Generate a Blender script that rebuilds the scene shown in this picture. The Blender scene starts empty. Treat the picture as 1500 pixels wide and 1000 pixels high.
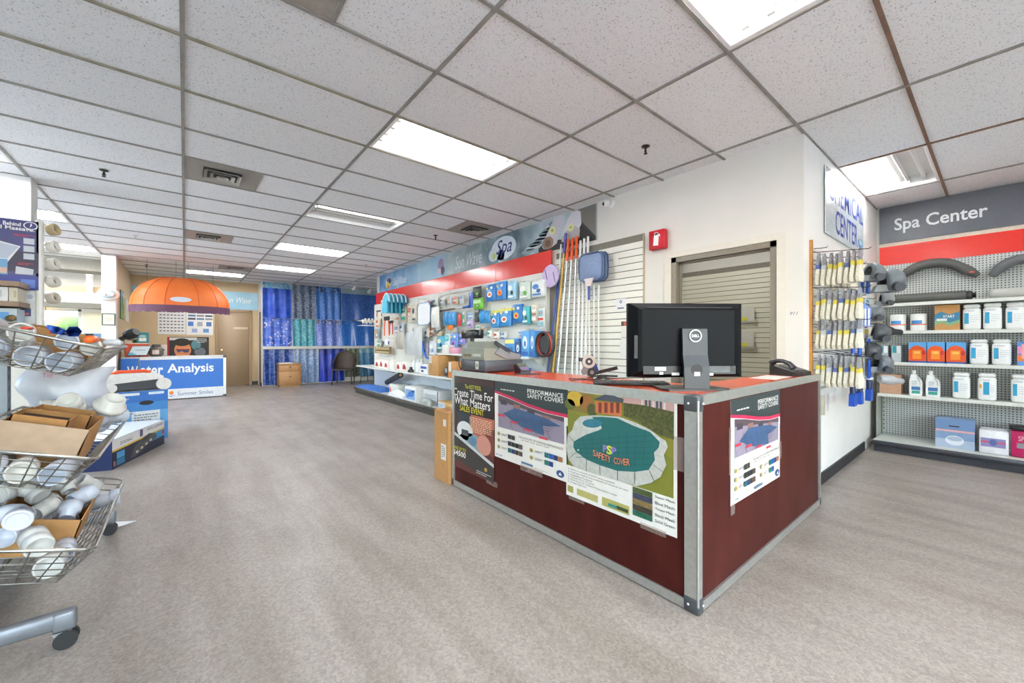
import bpy, bmesh, math, random
from mathutils import Vector, Matrix
random.seed(7)
rnd = random.uniform
SC = bpy.context.scene
COL = SC.collection

# ------------------------------------------------------------------ camera
F, YAW, Y0, CH = 586.0, math.radians(39.3), 500.5, 1.25      # focal length in px of a 1500x1000 frame, yaw, horizon row, lens height
CC, SS = math.cos(YAW), math.sin(YAW)
cd = bpy.data.cameras.new('camera'); cam = bpy.data.objects.new('camera', cd); COL.objects.link(cam)
cd.sensor_width = 36; cd.lens = 36 * F / 1500; cd.clip_start = .05; cd.clip_end = 200
cam.location = (0, 0, CH); cam.rotation_euler = (math.pi / 2, 0, -YAW)
SC.camera = cam

# ------------------------------------------------------------------ sky, exposure
wd = bpy.data.worlds.new('sky'); SC.world = wd; wd.use_nodes = True
nt = wd.node_tree; bg = nt.nodes['Background']
sky = nt.nodes.new('ShaderNodeTexSky'); sky.sky_type = 'NISHITA'; sky.sun_disc = False
sky.sun_elevation = math.radians(50); sky.sun_rotation = math.radians(200); sky.air_density = 1; sky.dust_density = 2
nt.links.new(sky.outputs[0], bg.inputs[0]); bg.inputs[1].default_value = 1.95
vs = SC.view_settings; vs.view_transform = 'Standard'; vs.look = 'None'; vs.gamma = 1; vs.use_curve_mapping = False
vs.exposure = 0.46
SC.cycles.use_denoising = True
SC.cycles.max_bounces = 8; SC.cycles.diffuse_bounces = 5; SC.cycles.glossy_bounces = 3; SC.cycles.transmission_bounces = 6; SC.cycles.transparent_max_bounces = 8
SC.cycles.caustics_reflective = False; SC.cycles.caustics_refractive = False
SC.cycles.sample_clamp_indirect = 6
TUBE_POWER = 38.0

# ------------------------------------------------------------------ pixel helpers: a pixel is only a direction, the plane gives the distance
def ray(x, y):
    r = (x - 750) / F
    return Vector((r * CC + SS, -r * SS + CC, (Y0 - y) / F))
def atz(x, y, z): d = ray(x, y); return d * ((z - CH) / d.z) + Vector((0, 0, CH))
def atX(x, y, X): d = ray(x, y); return d * (X / d.x) + Vector((0, 0, CH))
def atY(x, y, Y): d = ray(x, y); return d * (Y / d.y) + Vector((0, 0, CH))

# ------------------------------------------------------------------ materials
def lin(h):
    h = h.lstrip('#'); c = [int(h[i:i + 2], 16) / 255 for i in (0, 2, 4)]
    return [x / 12.92 if x <= .04045 else ((x + .055) / 1.055) ** 2.4 for x in c]
_M = {}
def M(hexc, rough=.5, metal=0., var=.06, scale=24., bump=0., coat=0., trans=0., alpha=1., emit=0.):
    key = (hexc, rough, metal, var, scale, bump, coat, trans, alpha, emit)
    if key in _M: return _M[key]
    m = bpy.data.materials.new('surface_' + hexc.lstrip('#')); m.use_nodes = True
    n = m.node_tree.nodes; l = m.node_tree.links; b = n['Principled BSDF']
    c = lin(hexc)
    tc = n.new('ShaderNodeTexCoord'); no = n.new('ShaderNodeTexNoise'); no.inputs['Scale'].default_value = scale; no.inputs['Detail'].default_value = 3
    l.new(tc.outputs['Object'], no.inputs['Vector'])
    cr = n.new('ShaderNodeValToRGB')
    cr.color_ramp.elements[0].position = .3; cr.color_ramp.elements[1].position = .7
    cr.color_ramp.elements[0].color = [x * (1 - var) for x in c] + [1]
    cr.color_ramp.elements[1].color = [min(1, x * (1 + var)) for x in c] + [1]
    l.new(no.outputs['Fac'], cr.inputs[0]); l.new(cr.outputs[0], b.inputs['Base Color'])
    b.inputs['Roughness'].default_value = rough; b.inputs['Metallic'].default_value = metal
    if coat: b.inputs['Coat Weight'].default_value = coat; b.inputs['Coat Roughness'].default_value = .15
    if trans: b.inputs['Transmission Weight'].default_value = trans; b.inputs['IOR'].default_value = 1.2
    if alpha < 1: b.inputs['Alpha'].default_value = alpha
    if emit: l.new(cr.outputs[0], b.inputs['Emission Color']); b.inputs['Emission Strength'].default_value = emit
    if bump:
        bp = n.new('ShaderNodeBump'); bp.inputs['Strength'].default_value = bump; bp.inputs['Distance'].default_value = .004
        l.new(no.outputs['Fac'], bp.inputs['Height']); l.new(bp.outputs[0], b.inputs['Normal'])
    _M[key] = m
    return m

def nodes_mat(name):
    m = bpy.data.materials.new(name); m.use_nodes = True
    return m, m.node_tree.nodes, m.node_tree.links, m.node_tree.nodes['Principled BSDF']

# ------------------------------------------------------------------ mesh builder
V = Vector
class Fr:
    """a flat frame in space: origin, unit u, unit v, normal n = u x v"""
    def __init__(s, o, u, v):
        s.o = V(o); s.u = V(u).normalized(); s.v = V(v).normalized(); s.n = s.u.cross(s.v)
    def p(s, a, b, d=0.): return s.o + s.u * a + s.v * b + s.n * d
def basis(d):
    d = V(d).normalized(); a = V((0, 0, 1)) if abs(d.z) < .9 else V((1, 0, 0))
    u = d.cross(a).normalized(); return u, d.cross(u).normalized(), d
class MB:
    def __init__(s): s.v = []; s.f = []; s.mi = []; s.sm = []; s.mats = []
    def mid(s, m):
        if m not in s.mats: s.mats.append(m)
        return s.mats.index(m)
    def add(s, vs_, fs, m, smooth=False):
        k = len(s.v); i = s.mid(m)
        s.v += [tuple(x) for x in vs_]
        for f in fs: s.f.append([k + q for q in f]); s.mi.append(i); s.sm.append(smooth)
        return s
    def box(s, a, b, m):
        x0, x1 = sorted((a[0], b[0])); y0, y1 = sorted((a[1], b[1])); z0, z1 = sorted((a[2], b[2]))
        return s.add([(x0, y0, z0), (x1, y0, z0), (x1, y1, z0), (x0, y1, z0), (x0, y0, z1), (x1, y0, z1), (x1, y1, z1), (x0, y1, z1)],
                     [(0, 3, 2, 1), (4, 5, 6, 7), (0, 1, 5, 4), (1, 2, 6, 5), (2, 3, 7, 6), (3, 0, 4, 7)], m)
    def rbox(s, a, b, m, r=.01, seg=2):
        bm = bmesh.new(); bmesh.ops.create_cube(bm, size=1)
        c = [(a[i] + b[i]) / 2 for i in range(3)]; d = [abs(a[i] - b[i]) for i in range(3)]
        for v in bm.verts: v.co = V([c[i] + v.co[i] * d[i] for i in range(3)])
        r = min(r, min(d) * .49)
        bmesh.ops.bevel(bm, geom=bm.edges[:], offset=r, segments=seg, affect='EDGES', profile=.5)
        bm.verts.index_update()
        s.add([v.co[:] for v in bm.verts], [[v.index for v in f.verts] for f in bm.faces], m, True); bm.free(); return s
    def obox(s, fr, a0, a1, b0, b1, d0, d1, m):
        q = [fr.p(a, b, d) for d in (d0, d1) for (a, b) in ((a0, b0), (a1, b0), (a1, b1), (a0, b1))]
        return s.add(q, [(0, 3, 2, 1), (4, 5, 6, 7), (0, 1, 5, 4), (1, 2, 6, 5), (2, 3, 7, 6), (3, 0, 4, 7)], m)
    def prism(s, fr, poly, d0, d1, m, smooth=False):
        n = len(poly)
        q = [fr.p(a, b, d0) for a, b in poly] + [fr.p(a, b, d1) for a, b in poly]
        s.add(q, [list(range(n))[::-1], list(range(n, 2 * n))], m)
        return s.add(q, [(i, (i + 1) % n, n + (i + 1) % n, n + i) for i in range(n)], m, smooth)
    def cyl(s, p0, p1, r0, m, r1=None, n=12, caps=True):
        r1 = r0 if r1 is None else r1
        u, w, d = basis(V(p1) - V(p0)); q = []
        for p, r in ((V(p0), r0), (V(p1), r1)):
            q += [p + (u * math.cos(t) + w * math.sin(t)) * r for t in [2 * math.pi * i / n for i in range(n)]]
        s.add(q, [(i, (i + 1) % n, n + (i + 1) % n, n + i) for i in range(n)], m, True)
        if caps: s.add(q, [list(range(n))[::-1], list(range(n, 2 * n))], m)
        return s
    def tube(s, pts, r, m, n=6, closed=False, rs=None):
        pts = [V(p) for p in pts]; k = len(pts); q = []
        up = None
        for i, p in enumerate(pts):
            a = pts[(i - 1) % k] if (closed or i > 0) else p; b = pts[(i + 1) % k] if (closed or i < k - 1) else p
            d = (b - a).normalized()
            if up is None: u, w, _ = basis(d)
            else:
                u = (up - d * up.dot(d)); u = u.normalized() if u.length > 1e-6 else basis(d)[0]; w = d.cross(u)
            up = u; rr = rs[i] if rs else r
            q += [p + (u * math.cos(t) + w * math.sin(t)) * rr for t in [2 * math.pi * j / n for j in range(n)]]
        fs = []
        for i in range(k if closed else k - 1):
            a = i * n; b = ((i + 1) % k) * n
            fs += [(a + j, a + (j + 1) % n, b + (j + 1) % n, b + j) for j in range(n)]
        s.add(q, fs, m, True)
        if not closed: s.add(q, [list(range(n))[::-1], list(range((k - 1) * n, k * n))], m)
        return s
    def lathe(s, prof, m, o=(0, 0, 0), axis=(0, 0, 1), n=16, sx=1., sy=1., cap=True):
        u, w, d = basis(axis)
        if abs(V(axis).normalized().z) > .999: u, w, d = V((1, 0, 0)), V((0, 1, 0)), V((0, 0, 1))
        o = V(o); q = []
        for r, z in prof: q += [o + d * z + (u * math.cos(t) * sx + w * math.sin(t) * sy) * r for t in [2 * math.pi * i / n for i in range(n)]]
        fs = []
        for k in range(len(prof) - 1):
            a = k * n; b = a + n
            fs += [(a + j, a + (j + 1) % n, b + (j + 1) % n, b + j) for j in range(n)]
        s.add(q, fs, m, True)
        if cap: s.add(q, [list(range(n))[::-1], list(range(len(q) - n, len(q)))], m)
        return s
    def quad(s, a, b, c, d, m): return s.add([a, b, c, d], [(0, 1, 2, 3)], m)
    def grid(s, fn, nu, nv, m, smooth=True):
        q = [fn(i / nu, j / nv) for j in range(nv + 1) for i in range(nu + 1)]
        return s.add(q, [(j * (nu + 1) + i, j * (nu + 1) + i + 1, (j + 1) * (nu + 1) + i + 1, (j + 1) * (nu + 1) + i) for j in range(nv) for i in range(nu)], m, smooth)
    def mesh(s, name):
        me = bpy.data.meshes.new(name); me.from_pydata(s.v, [], s.f)
        for m in s.mats: me.materials.append(m)
        me.polygons.foreach_set('material_index', s.mi); me.polygons.foreach_set('use_smooth', s.sm); me.update()
        return me
    def build(s, name, parent=None, world=True, label=None):
        """world=True: vertices were given in world coordinates and are moved into the parent's space"""
        me = s.mesh(name); o = bpy.data.objects.new(name, me); COL.objects.link(o)
        if parent is not None:
            o.parent = parent
            if world: me.transform(wmat(parent).inverted())
        if label: o['label'] = label
        return o
def wmat(o):
    m = Matrix.Translation(o.location) @ o.rotation_euler.to_matrix().to_4x4()
    return wmat(o.parent) @ m if o.parent else m
def tag(o, label, cat, group=None):
    o['label'] = label; o['category'] = cat
    if group: o['group'] = group
    return o
def thing(name, label, cat, loc=(0, 0, 0), rz=0., group=None):
    o = bpy.data.objects.new(name, None); COL.objects.link(o); o.empty_display_size = .05
    o.location = loc; o.rotation_euler = (0, 0, rz)
    return tag(o, label, cat, group)
def one(mb, name, label, cat, group=None, at=None):
    """a thing that is one mesh, its origin moved to 'at'"""
    o = mb.build(name)
    if at is not None: o.data.transform(Matrix.Translation(-V(at))); o.location = at
    return tag(o, label, cat, group)
def struct(o):
    o['kind'] = 'structure'; return o
def copy_tree(o, parent=None):
    c = o.copy(); COL.objects.link(c); c.parent = parent
    for ch in list(o.children): copy_tree(ch, c)
    return c

# ------------------------------------------------------------------ lettering and flat print
_T = {}
def glyphs(txt, bold=0., shear=0.):
    k = (txt, bold, shear)
    if k not in _T:
        cu = bpy.data.curves.new('t', 'FONT'); cu.body = txt; cu.offset = bold; cu.shear = shear; cu.resolution_u = 3
        ob = bpy.data.objects.new('t', cu)
        me = bpy.data.meshes.new_from_object(ob)
        vs_ = [v.co.copy() for v in me.vertices]; fs = [list(p.vertices) for p in me.polygons]
        bpy.data.objects.remove(ob); bpy.data.curves.remove(cu); bpy.data.meshes.remove(me)
        x0 = min(v.x for v in vs_); x1 = max(v.x for v in vs_); y0 = min(v.y for v in vs_); y1 = max(v.y for v in vs_)
        _T[k] = ([((v.x - x0) / (x1 - x0), (v.y - y0) / (y1 - y0)) for v in vs_], fs, (x1 - x0) / (y1 - y0))
    return _T[k]
class Print:
    """ink on a flat frame of size w x h; coordinates 0..1, origin bottom left"""
    def __init__(s, fr, w, h, base=.0008, step=.0006): s.fr, s.w, s.h, s.b, s.st = fr, w, h, base, step; s.mb = MB(); s.n = 0
    def P(s, x, y, L): return s.fr.p(x * s.w, y * s.h, s.b + s.st * L)
    def poly(s, pts, c, L=0, rough=.45):
        s.mb.add([s.P(x, y, L) for x, y in pts], [list(range(len(pts)))], c if not isinstance(c, str) else M(c, rough, var=.03)); return s
    def rect(s, x0, y0, x1, y1, c, L=0): return s.poly([(x0, y0), (x1, y0), (x1, y1), (x0, y1)], c, L)
    def ell(s, cx, cy, rx, ry, c, L=0, n=20): return s.poly([(cx + rx * math.cos(2 * math.pi * i / n), cy + ry * math.sin(2 * math.pi * i / n)) for i in range(n)], c, L)
    def text(s, txt, x0, y0, x1, y1, c, L=1, bold=0., shear=0., fit=True):
        g, fs, asp = glyphs(txt, bold, shear)
        if not fit: x1 = x0 + (y1 - y0) * s.h * asp / s.w
        s.mb.add([s.P(x0 + a * (x1 - x0), y0 + b * (y1 - y0), L) for a, b in g], fs, M(c, .45, var=.03)); return s
    def lines(s, x0, y0, x1, y1, k, c, L=1, fill=.45):
        """rows of small print too fine to read"""
        d = (y1 - y0) / k
        for i in range(k):
            x = x0
            while x < x1:
                w = rnd(.06, .16) * (x1 - x0); e = min(x1, x + w)
                if i == 0 and x > x0 + .6 * (x1 - x0): break
                s.rect(x, y0 + i * d + d * (1 - fill) / 2, e, y0 + i * d + d * (1 + fill) / 2, c, L); x = e + .03 * (x1 - x0)
        return s
    def done(s, parent, name='print'): return s.mb.build(name, parent)

# ================================================================== SETTING
H = 2.922
XW, YC, XS = 3.85, 1.0, 6.80                 # wall with the doorway, wall under the chemical sign, wall behind the spa shelves
XL, YF, XR2, YE = -4.0, -3.6, 5.6, 10.2      # far left wall, shop front behind the camera, alcove behind the long shelf run
YLIN, YD, YLB = 13.0, 13.75, 12.25           # liner partition, back wall with door, wall with the window

paint = M('#DEDBD3', .7, var=.02, scale=3, bump=.05)
paint_w = M('#E9E8E4', .65, var=.02, scale=3, bump=.05)
paint_t = M('#CDB896', .7, var=.03, scale=3, bump=.05)
rubber = M('#23262A', .5, var=.1)

def floor_mat():
    m, n, l, b = nodes_mat('vinyl_floor')
    tc = n.new('ShaderNodeTexCoord')
    def noise(sc, det=2, vec=None):
        x = n.new('ShaderNodeTexNoise'); x.inputs['Scale'].default_value = sc; x.inputs['Detail'].default_value = det
        l.new(vec or tc.outputs['Object'], x.inputs['Vector']); return x
    def ramp(src, p0, c0, p1, c1):
        r = n.new('ShaderNodeValToRGB'); r.color_ramp.elements[0].position = p0; r.color_ramp.elements[1].position = p1
        r.color_ramp.elements[0].color = c0 + [1]; r.color_ramp.elements[1].color = c1 + [1]; l.new(src, r.inputs[0]); return r
    def mix(mode, fac, a, bb):
        x = n.new('ShaderNodeMix'); x.data_type = 'RGBA'; x.blend_type = mode
        if isinstance(fac, float): x.inputs[0].default_value = fac
        else: l.new(fac, x.inputs[0])
        l.new(a, x.inputs[6]); l.new(bb, x.inputs[7]); return x.outputs[2]
    big = ramp(noise(.7, 4).outputs[0], .3, lin('#9A918A'), .75, lin('#B4ABA3'))
    sp = n.new('ShaderNodeTexVoronoi'); sp.inputs['Scale'].default_value = 95; l.new(tc.outputs['Object'], sp.inputs['Vector'])
    chip = ramp(sp.outputs['Color'], .15, lin('#857D76'), .85, lin('#C8C1B9'))
    c = mix('MIX', .38, big.outputs[0], chip.outputs[0])
    fine = ramp(noise(260, 2).outputs[0], .35, lin('#A8A29C'), .65, lin('#F4F2EE'))
    c = mix('MULTIPLY', .5, c, fine.outputs[0])
    # drag marks running down the aisle
    mp = n.new('ShaderNodeMapping'); mp.inputs['Scale'].default_value = (2.4, .35, 1); mp.inputs['Rotation'].default_value = (0, 0, .12); l.new(tc.outputs['Object'], mp.inputs[0])
    st = ramp(noise(2.2, 6, mp.outputs[0]).outputs[0], .36, lin('#CDC8C2'), .6, lin('#FFFFFF'))
    c = mix('MULTIPLY', .55, c, st.outputs[0])
    mp2 = n.new('ShaderNodeMapping'); mp2.inputs['Scale'].default_value = (26, 2.6, 1); mp2.inputs['Rotation'].default_value = (0, 0, -.25); l.new(tc.outputs['Object'], mp2.inputs[0])
    sc = ramp(noise(1.5, 2, mp2.outputs[0]).outputs[0], .19, lin('#7A726A'), .23, lin('#FFFFFF')); c = mix('MULTIPLY', .45, c, sc.outputs[0])
    l.new(c, b.inputs['Base Color'])
    rr = ramp(noise(3, 4).outputs[0], .3, [.36] * 3, .7, [.5] * 3); l.new(rr.outputs[0], b.inputs['Roughness'])
    bp = n.new('ShaderNodeBump'); bp.inputs['Strength'].default_value = .08; bp.inputs['Distance'].default_value = .003
    l.new(noise(1.3, 3).outputs[0], bp.inputs['Height']); l.new(bp.outputs[0], b.inputs['Normal'])
    return m
def tile_mat():
    m, n, l, b = nodes_mat('fissured_tile')
    tc = n.new('ShaderNodeTexCoord'); oi = n.new('ShaderNodeObjectInfo')
    no = n.new('ShaderNodeTexNoise'); no.inputs['Scale'].default_value = 105; no.inputs['Detail'].default_value = 4; no.inputs['Roughness'].default_value = .7
    ad = n.new('ShaderNodeVectorMath'); ad.operation = 'ADD'
    cm = n.new('ShaderNodeVectorMath'); cm.operation = 'SCALE'; cm.inputs['Scale'].default_value = 9
    cx = n.new('ShaderNodeCombineXYZ'); l.new(oi.outputs['Random'], cx.inputs[0]); l.new(oi.outputs['Random'], cx.inputs[1]); l.new(cx.outputs[0], cm.inputs[0])
    l.new(tc.outputs['Object'], ad.inputs[0]); l.new(cm.outputs[0], ad.inputs[1]); l.new(ad.outputs[0], no.inputs['Vector'])
    r = n.new('ShaderNodeValToRGB'); r.color_ramp.elements[0].position = .33; r.color_ramp.elements[1].position = .42
    r.color_ramp.elements[0].color = lin('#84868A') + [1]; r.color_ramp.elements[1].color = lin('#F6F7F8') + [1]
    l.new(no.outputs[0], r.inputs[0])
    hs = n.new('ShaderNodeHueSaturation'); mr = n.new('ShaderNodeMapRange'); mr.inputs['To Min'].default_value = .88; mr.inputs['To Max'].default_value = 1.03
    l.new(oi.outputs['Random'], mr.inputs[0]); l.new(mr.outputs[0], hs.inputs['Value']); l.new(r.outputs[0], hs.inputs['Color'])
    l.new(hs.outputs[0], b.inputs['Base Color']); b.inputs['Roughness'].default_value = .9
    bp = n.new('ShaderNodeBump'); bp.inputs['Strength'].default_value = .5; bp.inputs['Distance'].default_value = .003; l.new(r.outputs[0], bp.inputs['Height']); l.new(bp.outputs[0], b.inputs['Normal'])
    return m

struct(MB().box((XL - .1, YF - .1, -.1), (XS + .12, YD + .12, 0), floor_mat()).build('floor'))
# ---- ceiling: deck above, bars, tiles
ceil = struct(MB().box((XL - .1, YF - .1, H + .20), (XS + .12, YD + .12, H + .26), M('#6A6864', .9)).build('ceiling'))
GX = lambda i: -.01 + 1.2215 * i
GY = lambda j: .388 + .6115 * j
def xmax(y):
    return XS if y < YC else (XR2 if y > YE else XW)
LIGHTS = {(1, 0): 1, (1, 4): 1, (1, 8): .35, (1, 12): 1, (1, 16): 1, (0, 19): 1, (-2, 8): 1, (-2, 12): 1, (-2, 16): 1, (4, 0): .7, (1, -4): 1, (4, 3): 1, (4, -4): 1}  # lights behind the camera and in the store room are added for brightness
PANELS = {(0, 7): 0, (0, 12): 0, (2, 7): 1, (0, 2): 2, (0, 17): 3}           # half-width metal panels: 0 left half with grille, 1 right half with grille, 2 left half blank, 3 right half, grille
tmat = tile_mat(); TT = .006
def tile_mesh(w, d):
    return MB().box((0, 0, TT), (w, d, TT + .016), tmat).mesh('ceiling_tile')
full = {}
for i in range(-4, 6):
    for j in range(-7, 23):
        x0, x1, y0, y1 = GX(i), GX(i + 1), GY(j), GY(j + 1)
        yc = (y0 + y1) / 2
        x0c, x1c, y0c, y1c = max(x0, XL), min(x1, xmax(yc)), max(y0, YF), min(y1, YD)
        if x1c - x0c < .03 or y1c - y0c < .03 or (i >= 4 and YC < yc < YE): continue
        if (i, j) in LIGHTS: continue
        if (i, j) in PANELS:
            xm = (x0c + x1c) / 2
            x0c, x1c = (x0c, xm) if PANELS[(i, j)] in (1, 3) else (xm, x1c)
        k = (round(x1c - x0c, 3), round(y1c - y0c, 3))
        if k not in full: full[k] = tile_mesh(*k)
        o = bpy.data.objects.new('ceiling_tile', full[k]); COL.objects.link(o); o.location = (x0c, y0c, H); o.parent = ceil
def bar_m(c): return M(c, .55, var=.18, scale=9)
grey_bar, rust_bar, tan_bar = bar_m('#8F8C85'), bar_m('#7A5F4C'), bar_m('#8F8A77')
hw = .0105
for i in range(-3, 6):
    x = GX(i); y1 = YD if x < XW else YC
    if abs(x - XW) < .001: continue
    MB().box((x - hw, YF, H - .004), (x + hw, y1, H + .02), grey_bar if i != 4 else rust_bar).build('grid_bar', ceil)
    if x > XW and x < XR2: MB().box((x - hw, YE, H - .004), (x + hw, YD, H + .02), grey_bar).build('grid_bar', ceil)
for j in range(-6, 22):
    y = GY(j)
    MB().box((XL, y - hw, H - .003), (xmax(y - .02 if j == 1 else y), y + hw, H + .02), rust_bar if j == 0 else (tan_bar if j in (4, 5) else grey_bar)).build('grid_bar', ceil)
for i, j in PANELS:
    x = (GX(i) + GX(i + 1)) / 2
    MB().box((x - hw, GY(j), H - .004), (x + hw, GY(j + 1), H + .02), grey_bar).build('grid_bar', ceil)

# ---- fluorescent troffers
def tube_mat(p):
    m, n, l, b = nodes_mat('lamp_glow'); b.inputs['Base Color'].default_value = (.9, .9, .9, 1)
    b.inputs['Emission Color'].default_value = (1., .995, .985, 1); b.inputs['Emission Strength'].default_value = p; return m
TM = {}
refl = M('#F4F3F0', .35, var=.01)
wt_ = .12
def troffer(i, j, lvl):
    x0, x1, y0, y1 = GX(i) + hw, GX(i + 1) - hw, GY(j) + hw, GY(j + 1) - hw
    t = thing('ceiling_light', '', 'ceiling light', ((x0 + x1) / 2, (y0 + y1) / 2, H))
    a = MB(); zt = H + .10
    # pan with sloping sides and a flange
    o = [(x0, y0), (x1, y0), (x1, y1), (x0, y1)]; n_ = [(x0 + .03, y0 + .02), (x1 - .03, y0 + .02), (x1 - .03, y1 - .02), (x0 + .03, y1 - .02)]; q = [(x0 + .05, y0 + .05), (x1 - .05, y0 + .05), (x1 - .05, y1 - .05), (x0 + .05, y1 - .05)]
    a.add([(*p, H + .001) for p in o] + [(*p, H + .002) for p in n_] + [(*p, zt) for p in q], [(k, (k + 1) % 4, 4 + (k + 1) % 4, 4 + k) for k in range(4)] + [(4 + k, 4 + (k + 1) % 4, 8 + (k + 1) % 4, 8 + k) for k in range(4)] + [(8, 9, 10, 11)], refl)
    a.build('reflector', t)
    ny = 4 if (i, j) != (4, 3) else 3
    for k in range(ny):
        y = y0 + .11 + (y1 - y0 - .22) * k / (ny - 1)
        lit = lvl >= 1 or (lvl == .35 and k == 0) or (lvl == .7 and k >= 2)
        pm = TUBE_POWER if lit else 0
        if pm not in TM: TM[pm] = tube_mat(pm) if pm else M('#E4E2DC', .4, var=.02)
        tb = MB().cyl((x0 + .09, y, H + .055), (x1 - .09, y, H + .055), .016, TM[pm], n=8).build('lamp_tube', t)
        for s_ in (x0 + .065, x1 - .065): MB().box((s_ - .012, y - .018, H + .03), (s_ + .012, y + .018, H + .09), M('#D8D8D4', .4)).build('lamp_holder', tb)
    MB().rbox((x0 + .06, (y0 + y1) / 2 - .04, H + .06), (x1 - .06, (y0 + y1) / 2 + .04, H + .098), refl, .01, 1).build('ballast_cover', t)
    return t
struct(MB().box((XW + wt_, YC + wt_, H + .13), (XS, 4.4, H + .15), M('#DAD9D5', .8)).build('ceiling_store_room'))
LL = {(4, 3): 'fluorescent ceiling light added to brighten the room behind the doorway', (1, 0): 'fluorescent ceiling light with bare tubes beside the chemical sign corner', (1, 4): 'bright four-tube fluorescent ceiling light above the computer counter', (1, 8): 'half-dark fluorescent ceiling light with only one lit tube',
      (1, 12): 'bright fluorescent ceiling light before the long red shelf header', (1, 16): 'bright fluorescent ceiling light near the pool liner display', (0, 19): 'fluorescent ceiling light over the orange awning',
      (4, 0): 'partly lit fluorescent ceiling light in front of the spa shelves', (-2, 8): 'fluorescent ceiling light beside the square white column', (-2, 12): 'fluorescent ceiling light between the two white columns', (-2, 16): 'fluorescent ceiling light by the window wall next to the slim white pillar'}
for (i, j), lv in LIGHTS.items():
    t = troffer(i, j, lv); t['label'] = LL.get((i, j), 'unseen fluorescent ceiling light added for even light towards the shop front'); t['group'] = 'fluorescent ceiling lights'
# ---- air grilles in half panels
GL = {(0, 7): 'ceiling air grille in grey panel beside dusty tiles', (0, 12): 'ceiling air grille in pinkish beige panel', (2, 7): 'ceiling air grille in grey panel close to the spa banner', (0, 2): 'blank grey metal panel in the ceiling grid', (0, 17): 'small ceiling air grille near the orange awning'}
for (i, j), k in PANELS.items():
    xm = (GX(i) + GX(i + 1)) / 2; x0, x1 = (xm, GX(i + 1)) if k in (1, 3) else (GX(i), xm)
    y0, y1 = GY(j), GY(j + 1)
    t = thing('air_grille' if k != 2 else 'ceiling_panel', GL[(i, j)], 'air grille' if k != 2 else 'panel', ((x0 + x1) / 2, (y0 + y1) / 2, H), group='metal panels in the ceiling grid')
    pm = M('#9A958C', .5, var=.08) if (i, j) != (0, 12) else M('#A3958A', .5, var=.08)
    MB().box((x0 + hw, y0 + hw, H + .001), (x1 - hw, y1 - hw, H + .012), pm).build('panel', t)
    if k == 2: continue
    cx, cy = (x0 + x1) / 2, (y0 + y1) / 2
    MB().box((cx - .155, cy - .155, H - .003), (cx + .155, cy + .155, H), M('#2B2B2A', .8)).build('throat', t)
    for q, rr in enumerate((.15, .10, .05)):                      # nested square louvres
        b = MB(); z0, z1 = H - .006 - q * .004, H - .030 - q * .002
        o = rr; n_ = rr - .028
        for s0, s1, e0, e1 in (((-o, -o), (o, -o), (n_, -n_), (-n_, -n_)), ((o, -o), (o, o), (n_, n_), (n_, -n_)), ((o, o), (-o, o), (-n_, n_), (n_, n_)), ((-o, o), (-o, -o), (-n_, -n_), (-n_, n_))):
            b.add([(cx + s0[0], cy + s0[1], z1), (cx + s1[0], cy + s1[1], z1), (cx + e0[0], cy + e0[1], z0), (cx + e1[0], cy + e1[1], z0)], [(0, 1, 2, 3)], M('#B8B4AA', .45))
        b.build('louvre', t)
# ---- sprinklers
for (x, y, lab) in ((-.61, 5.55, 'dark pendant sprinkler head beside the first air grille'), (3.06, 1.93, 'dark pendant sprinkler head above the doorway counter'), (-.6, 8.64, 'small pale sprinkler head past the first air grille'),
                    (3.06, 5.64, 'dark sprinkler head beside the grille near the spa banner'), (3.06, 8.75, 'pale sprinkler head near the far end of the banner'), (-.64, 11.78, 'dark sprinkler head over the awning corner'), (2.73, 11.16, 'pale sprinkler head before the track lights')):
    pale = 'pale' in lab; mm = M('#C9C7C0', .4) if pale else M('#3A3632', .4, .6)
    t = thing('sprinkler', lab, 'sprinkler', (x, y, H), group='ceiling sprinklers')
    MB().lathe([(.035, 0), (.033, -.006), (.012, -.012)], mm, (x, y, H), n=14).build('escutcheon', t)
    MB().cyl((x, y, H - .01), (x, y, H - .05), .008, mm, n=8).tube([(x - .008, y, H - .03), (x - .014, y, H - .045), (x, y, H - .06)], .003, mm, 5).tube([(x + .008, y, H - .03), (x + .014, y, H - .045), (x, y, H - .06)], .003, mm, 5).build('body', t)
    MB().cyl((x, y, H - .06), (x, y, H - .064), .016, mm, n=12).build('deflector', t)

# ---- walls
wt = .12
OY0, OY1, OZ = 1.19, 2.13, 2.10                      # doorway
wr = MB()
wr.box((XW - .002, YC + .001, 0), (XW + wt, OY0, H + .2), paint).box((XW - .002, OY1, 0), (XW + wt, YE, H + .2), paint).box((XW - .002, OY0, OZ), (XW + wt, OY1, H + .2), paint)
wall_right = struct(wr.build('wall_right'))
struct(MB().box((XW, YC, 0), (XS, YC + wt, H + .2), paint_w).build('wall_chemical'))
struct(MB().box((XS, YF, 0), (XS + wt, 4.6, H + .2), paint).build('wall_spa'))
struct(MB().box((XW + wt, 4.4, 0), (XS, 4.5, H + .2), paint).build('wall_store_room'))
struct(MB().box((XW + .001, YE - .1, 0), (XR2, YE, H + .2), paint).build('wall_alcove_front'))
struct(MB().box((XR2, YE - .1, 0), (XR2 + wt, YD, H + .2), paint).build('wall_alcove'))
struct(MB().box((1.66, YLIN, 0), (XR2, YLIN + .1, H + .2), paint_w).build('wall_liner'))
XN0, XN1 = 13.20, 13.66
struct(MB().box((1.66, YLIN + .101, 0), (1.74, XN0, H + .2), paint_w).box((1.66, XN0, 2.1), (1.74, XN1, H + .2), paint_w).box((1.66, XN1, 0), (1.74, YD, H + .2), paint_w).build('wall_partition'))
struct(MB().box((1.68, XN0, 0), (1.72, XN1, 2.1), M('#6E5A42', .55)).build('door_2'))
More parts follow.
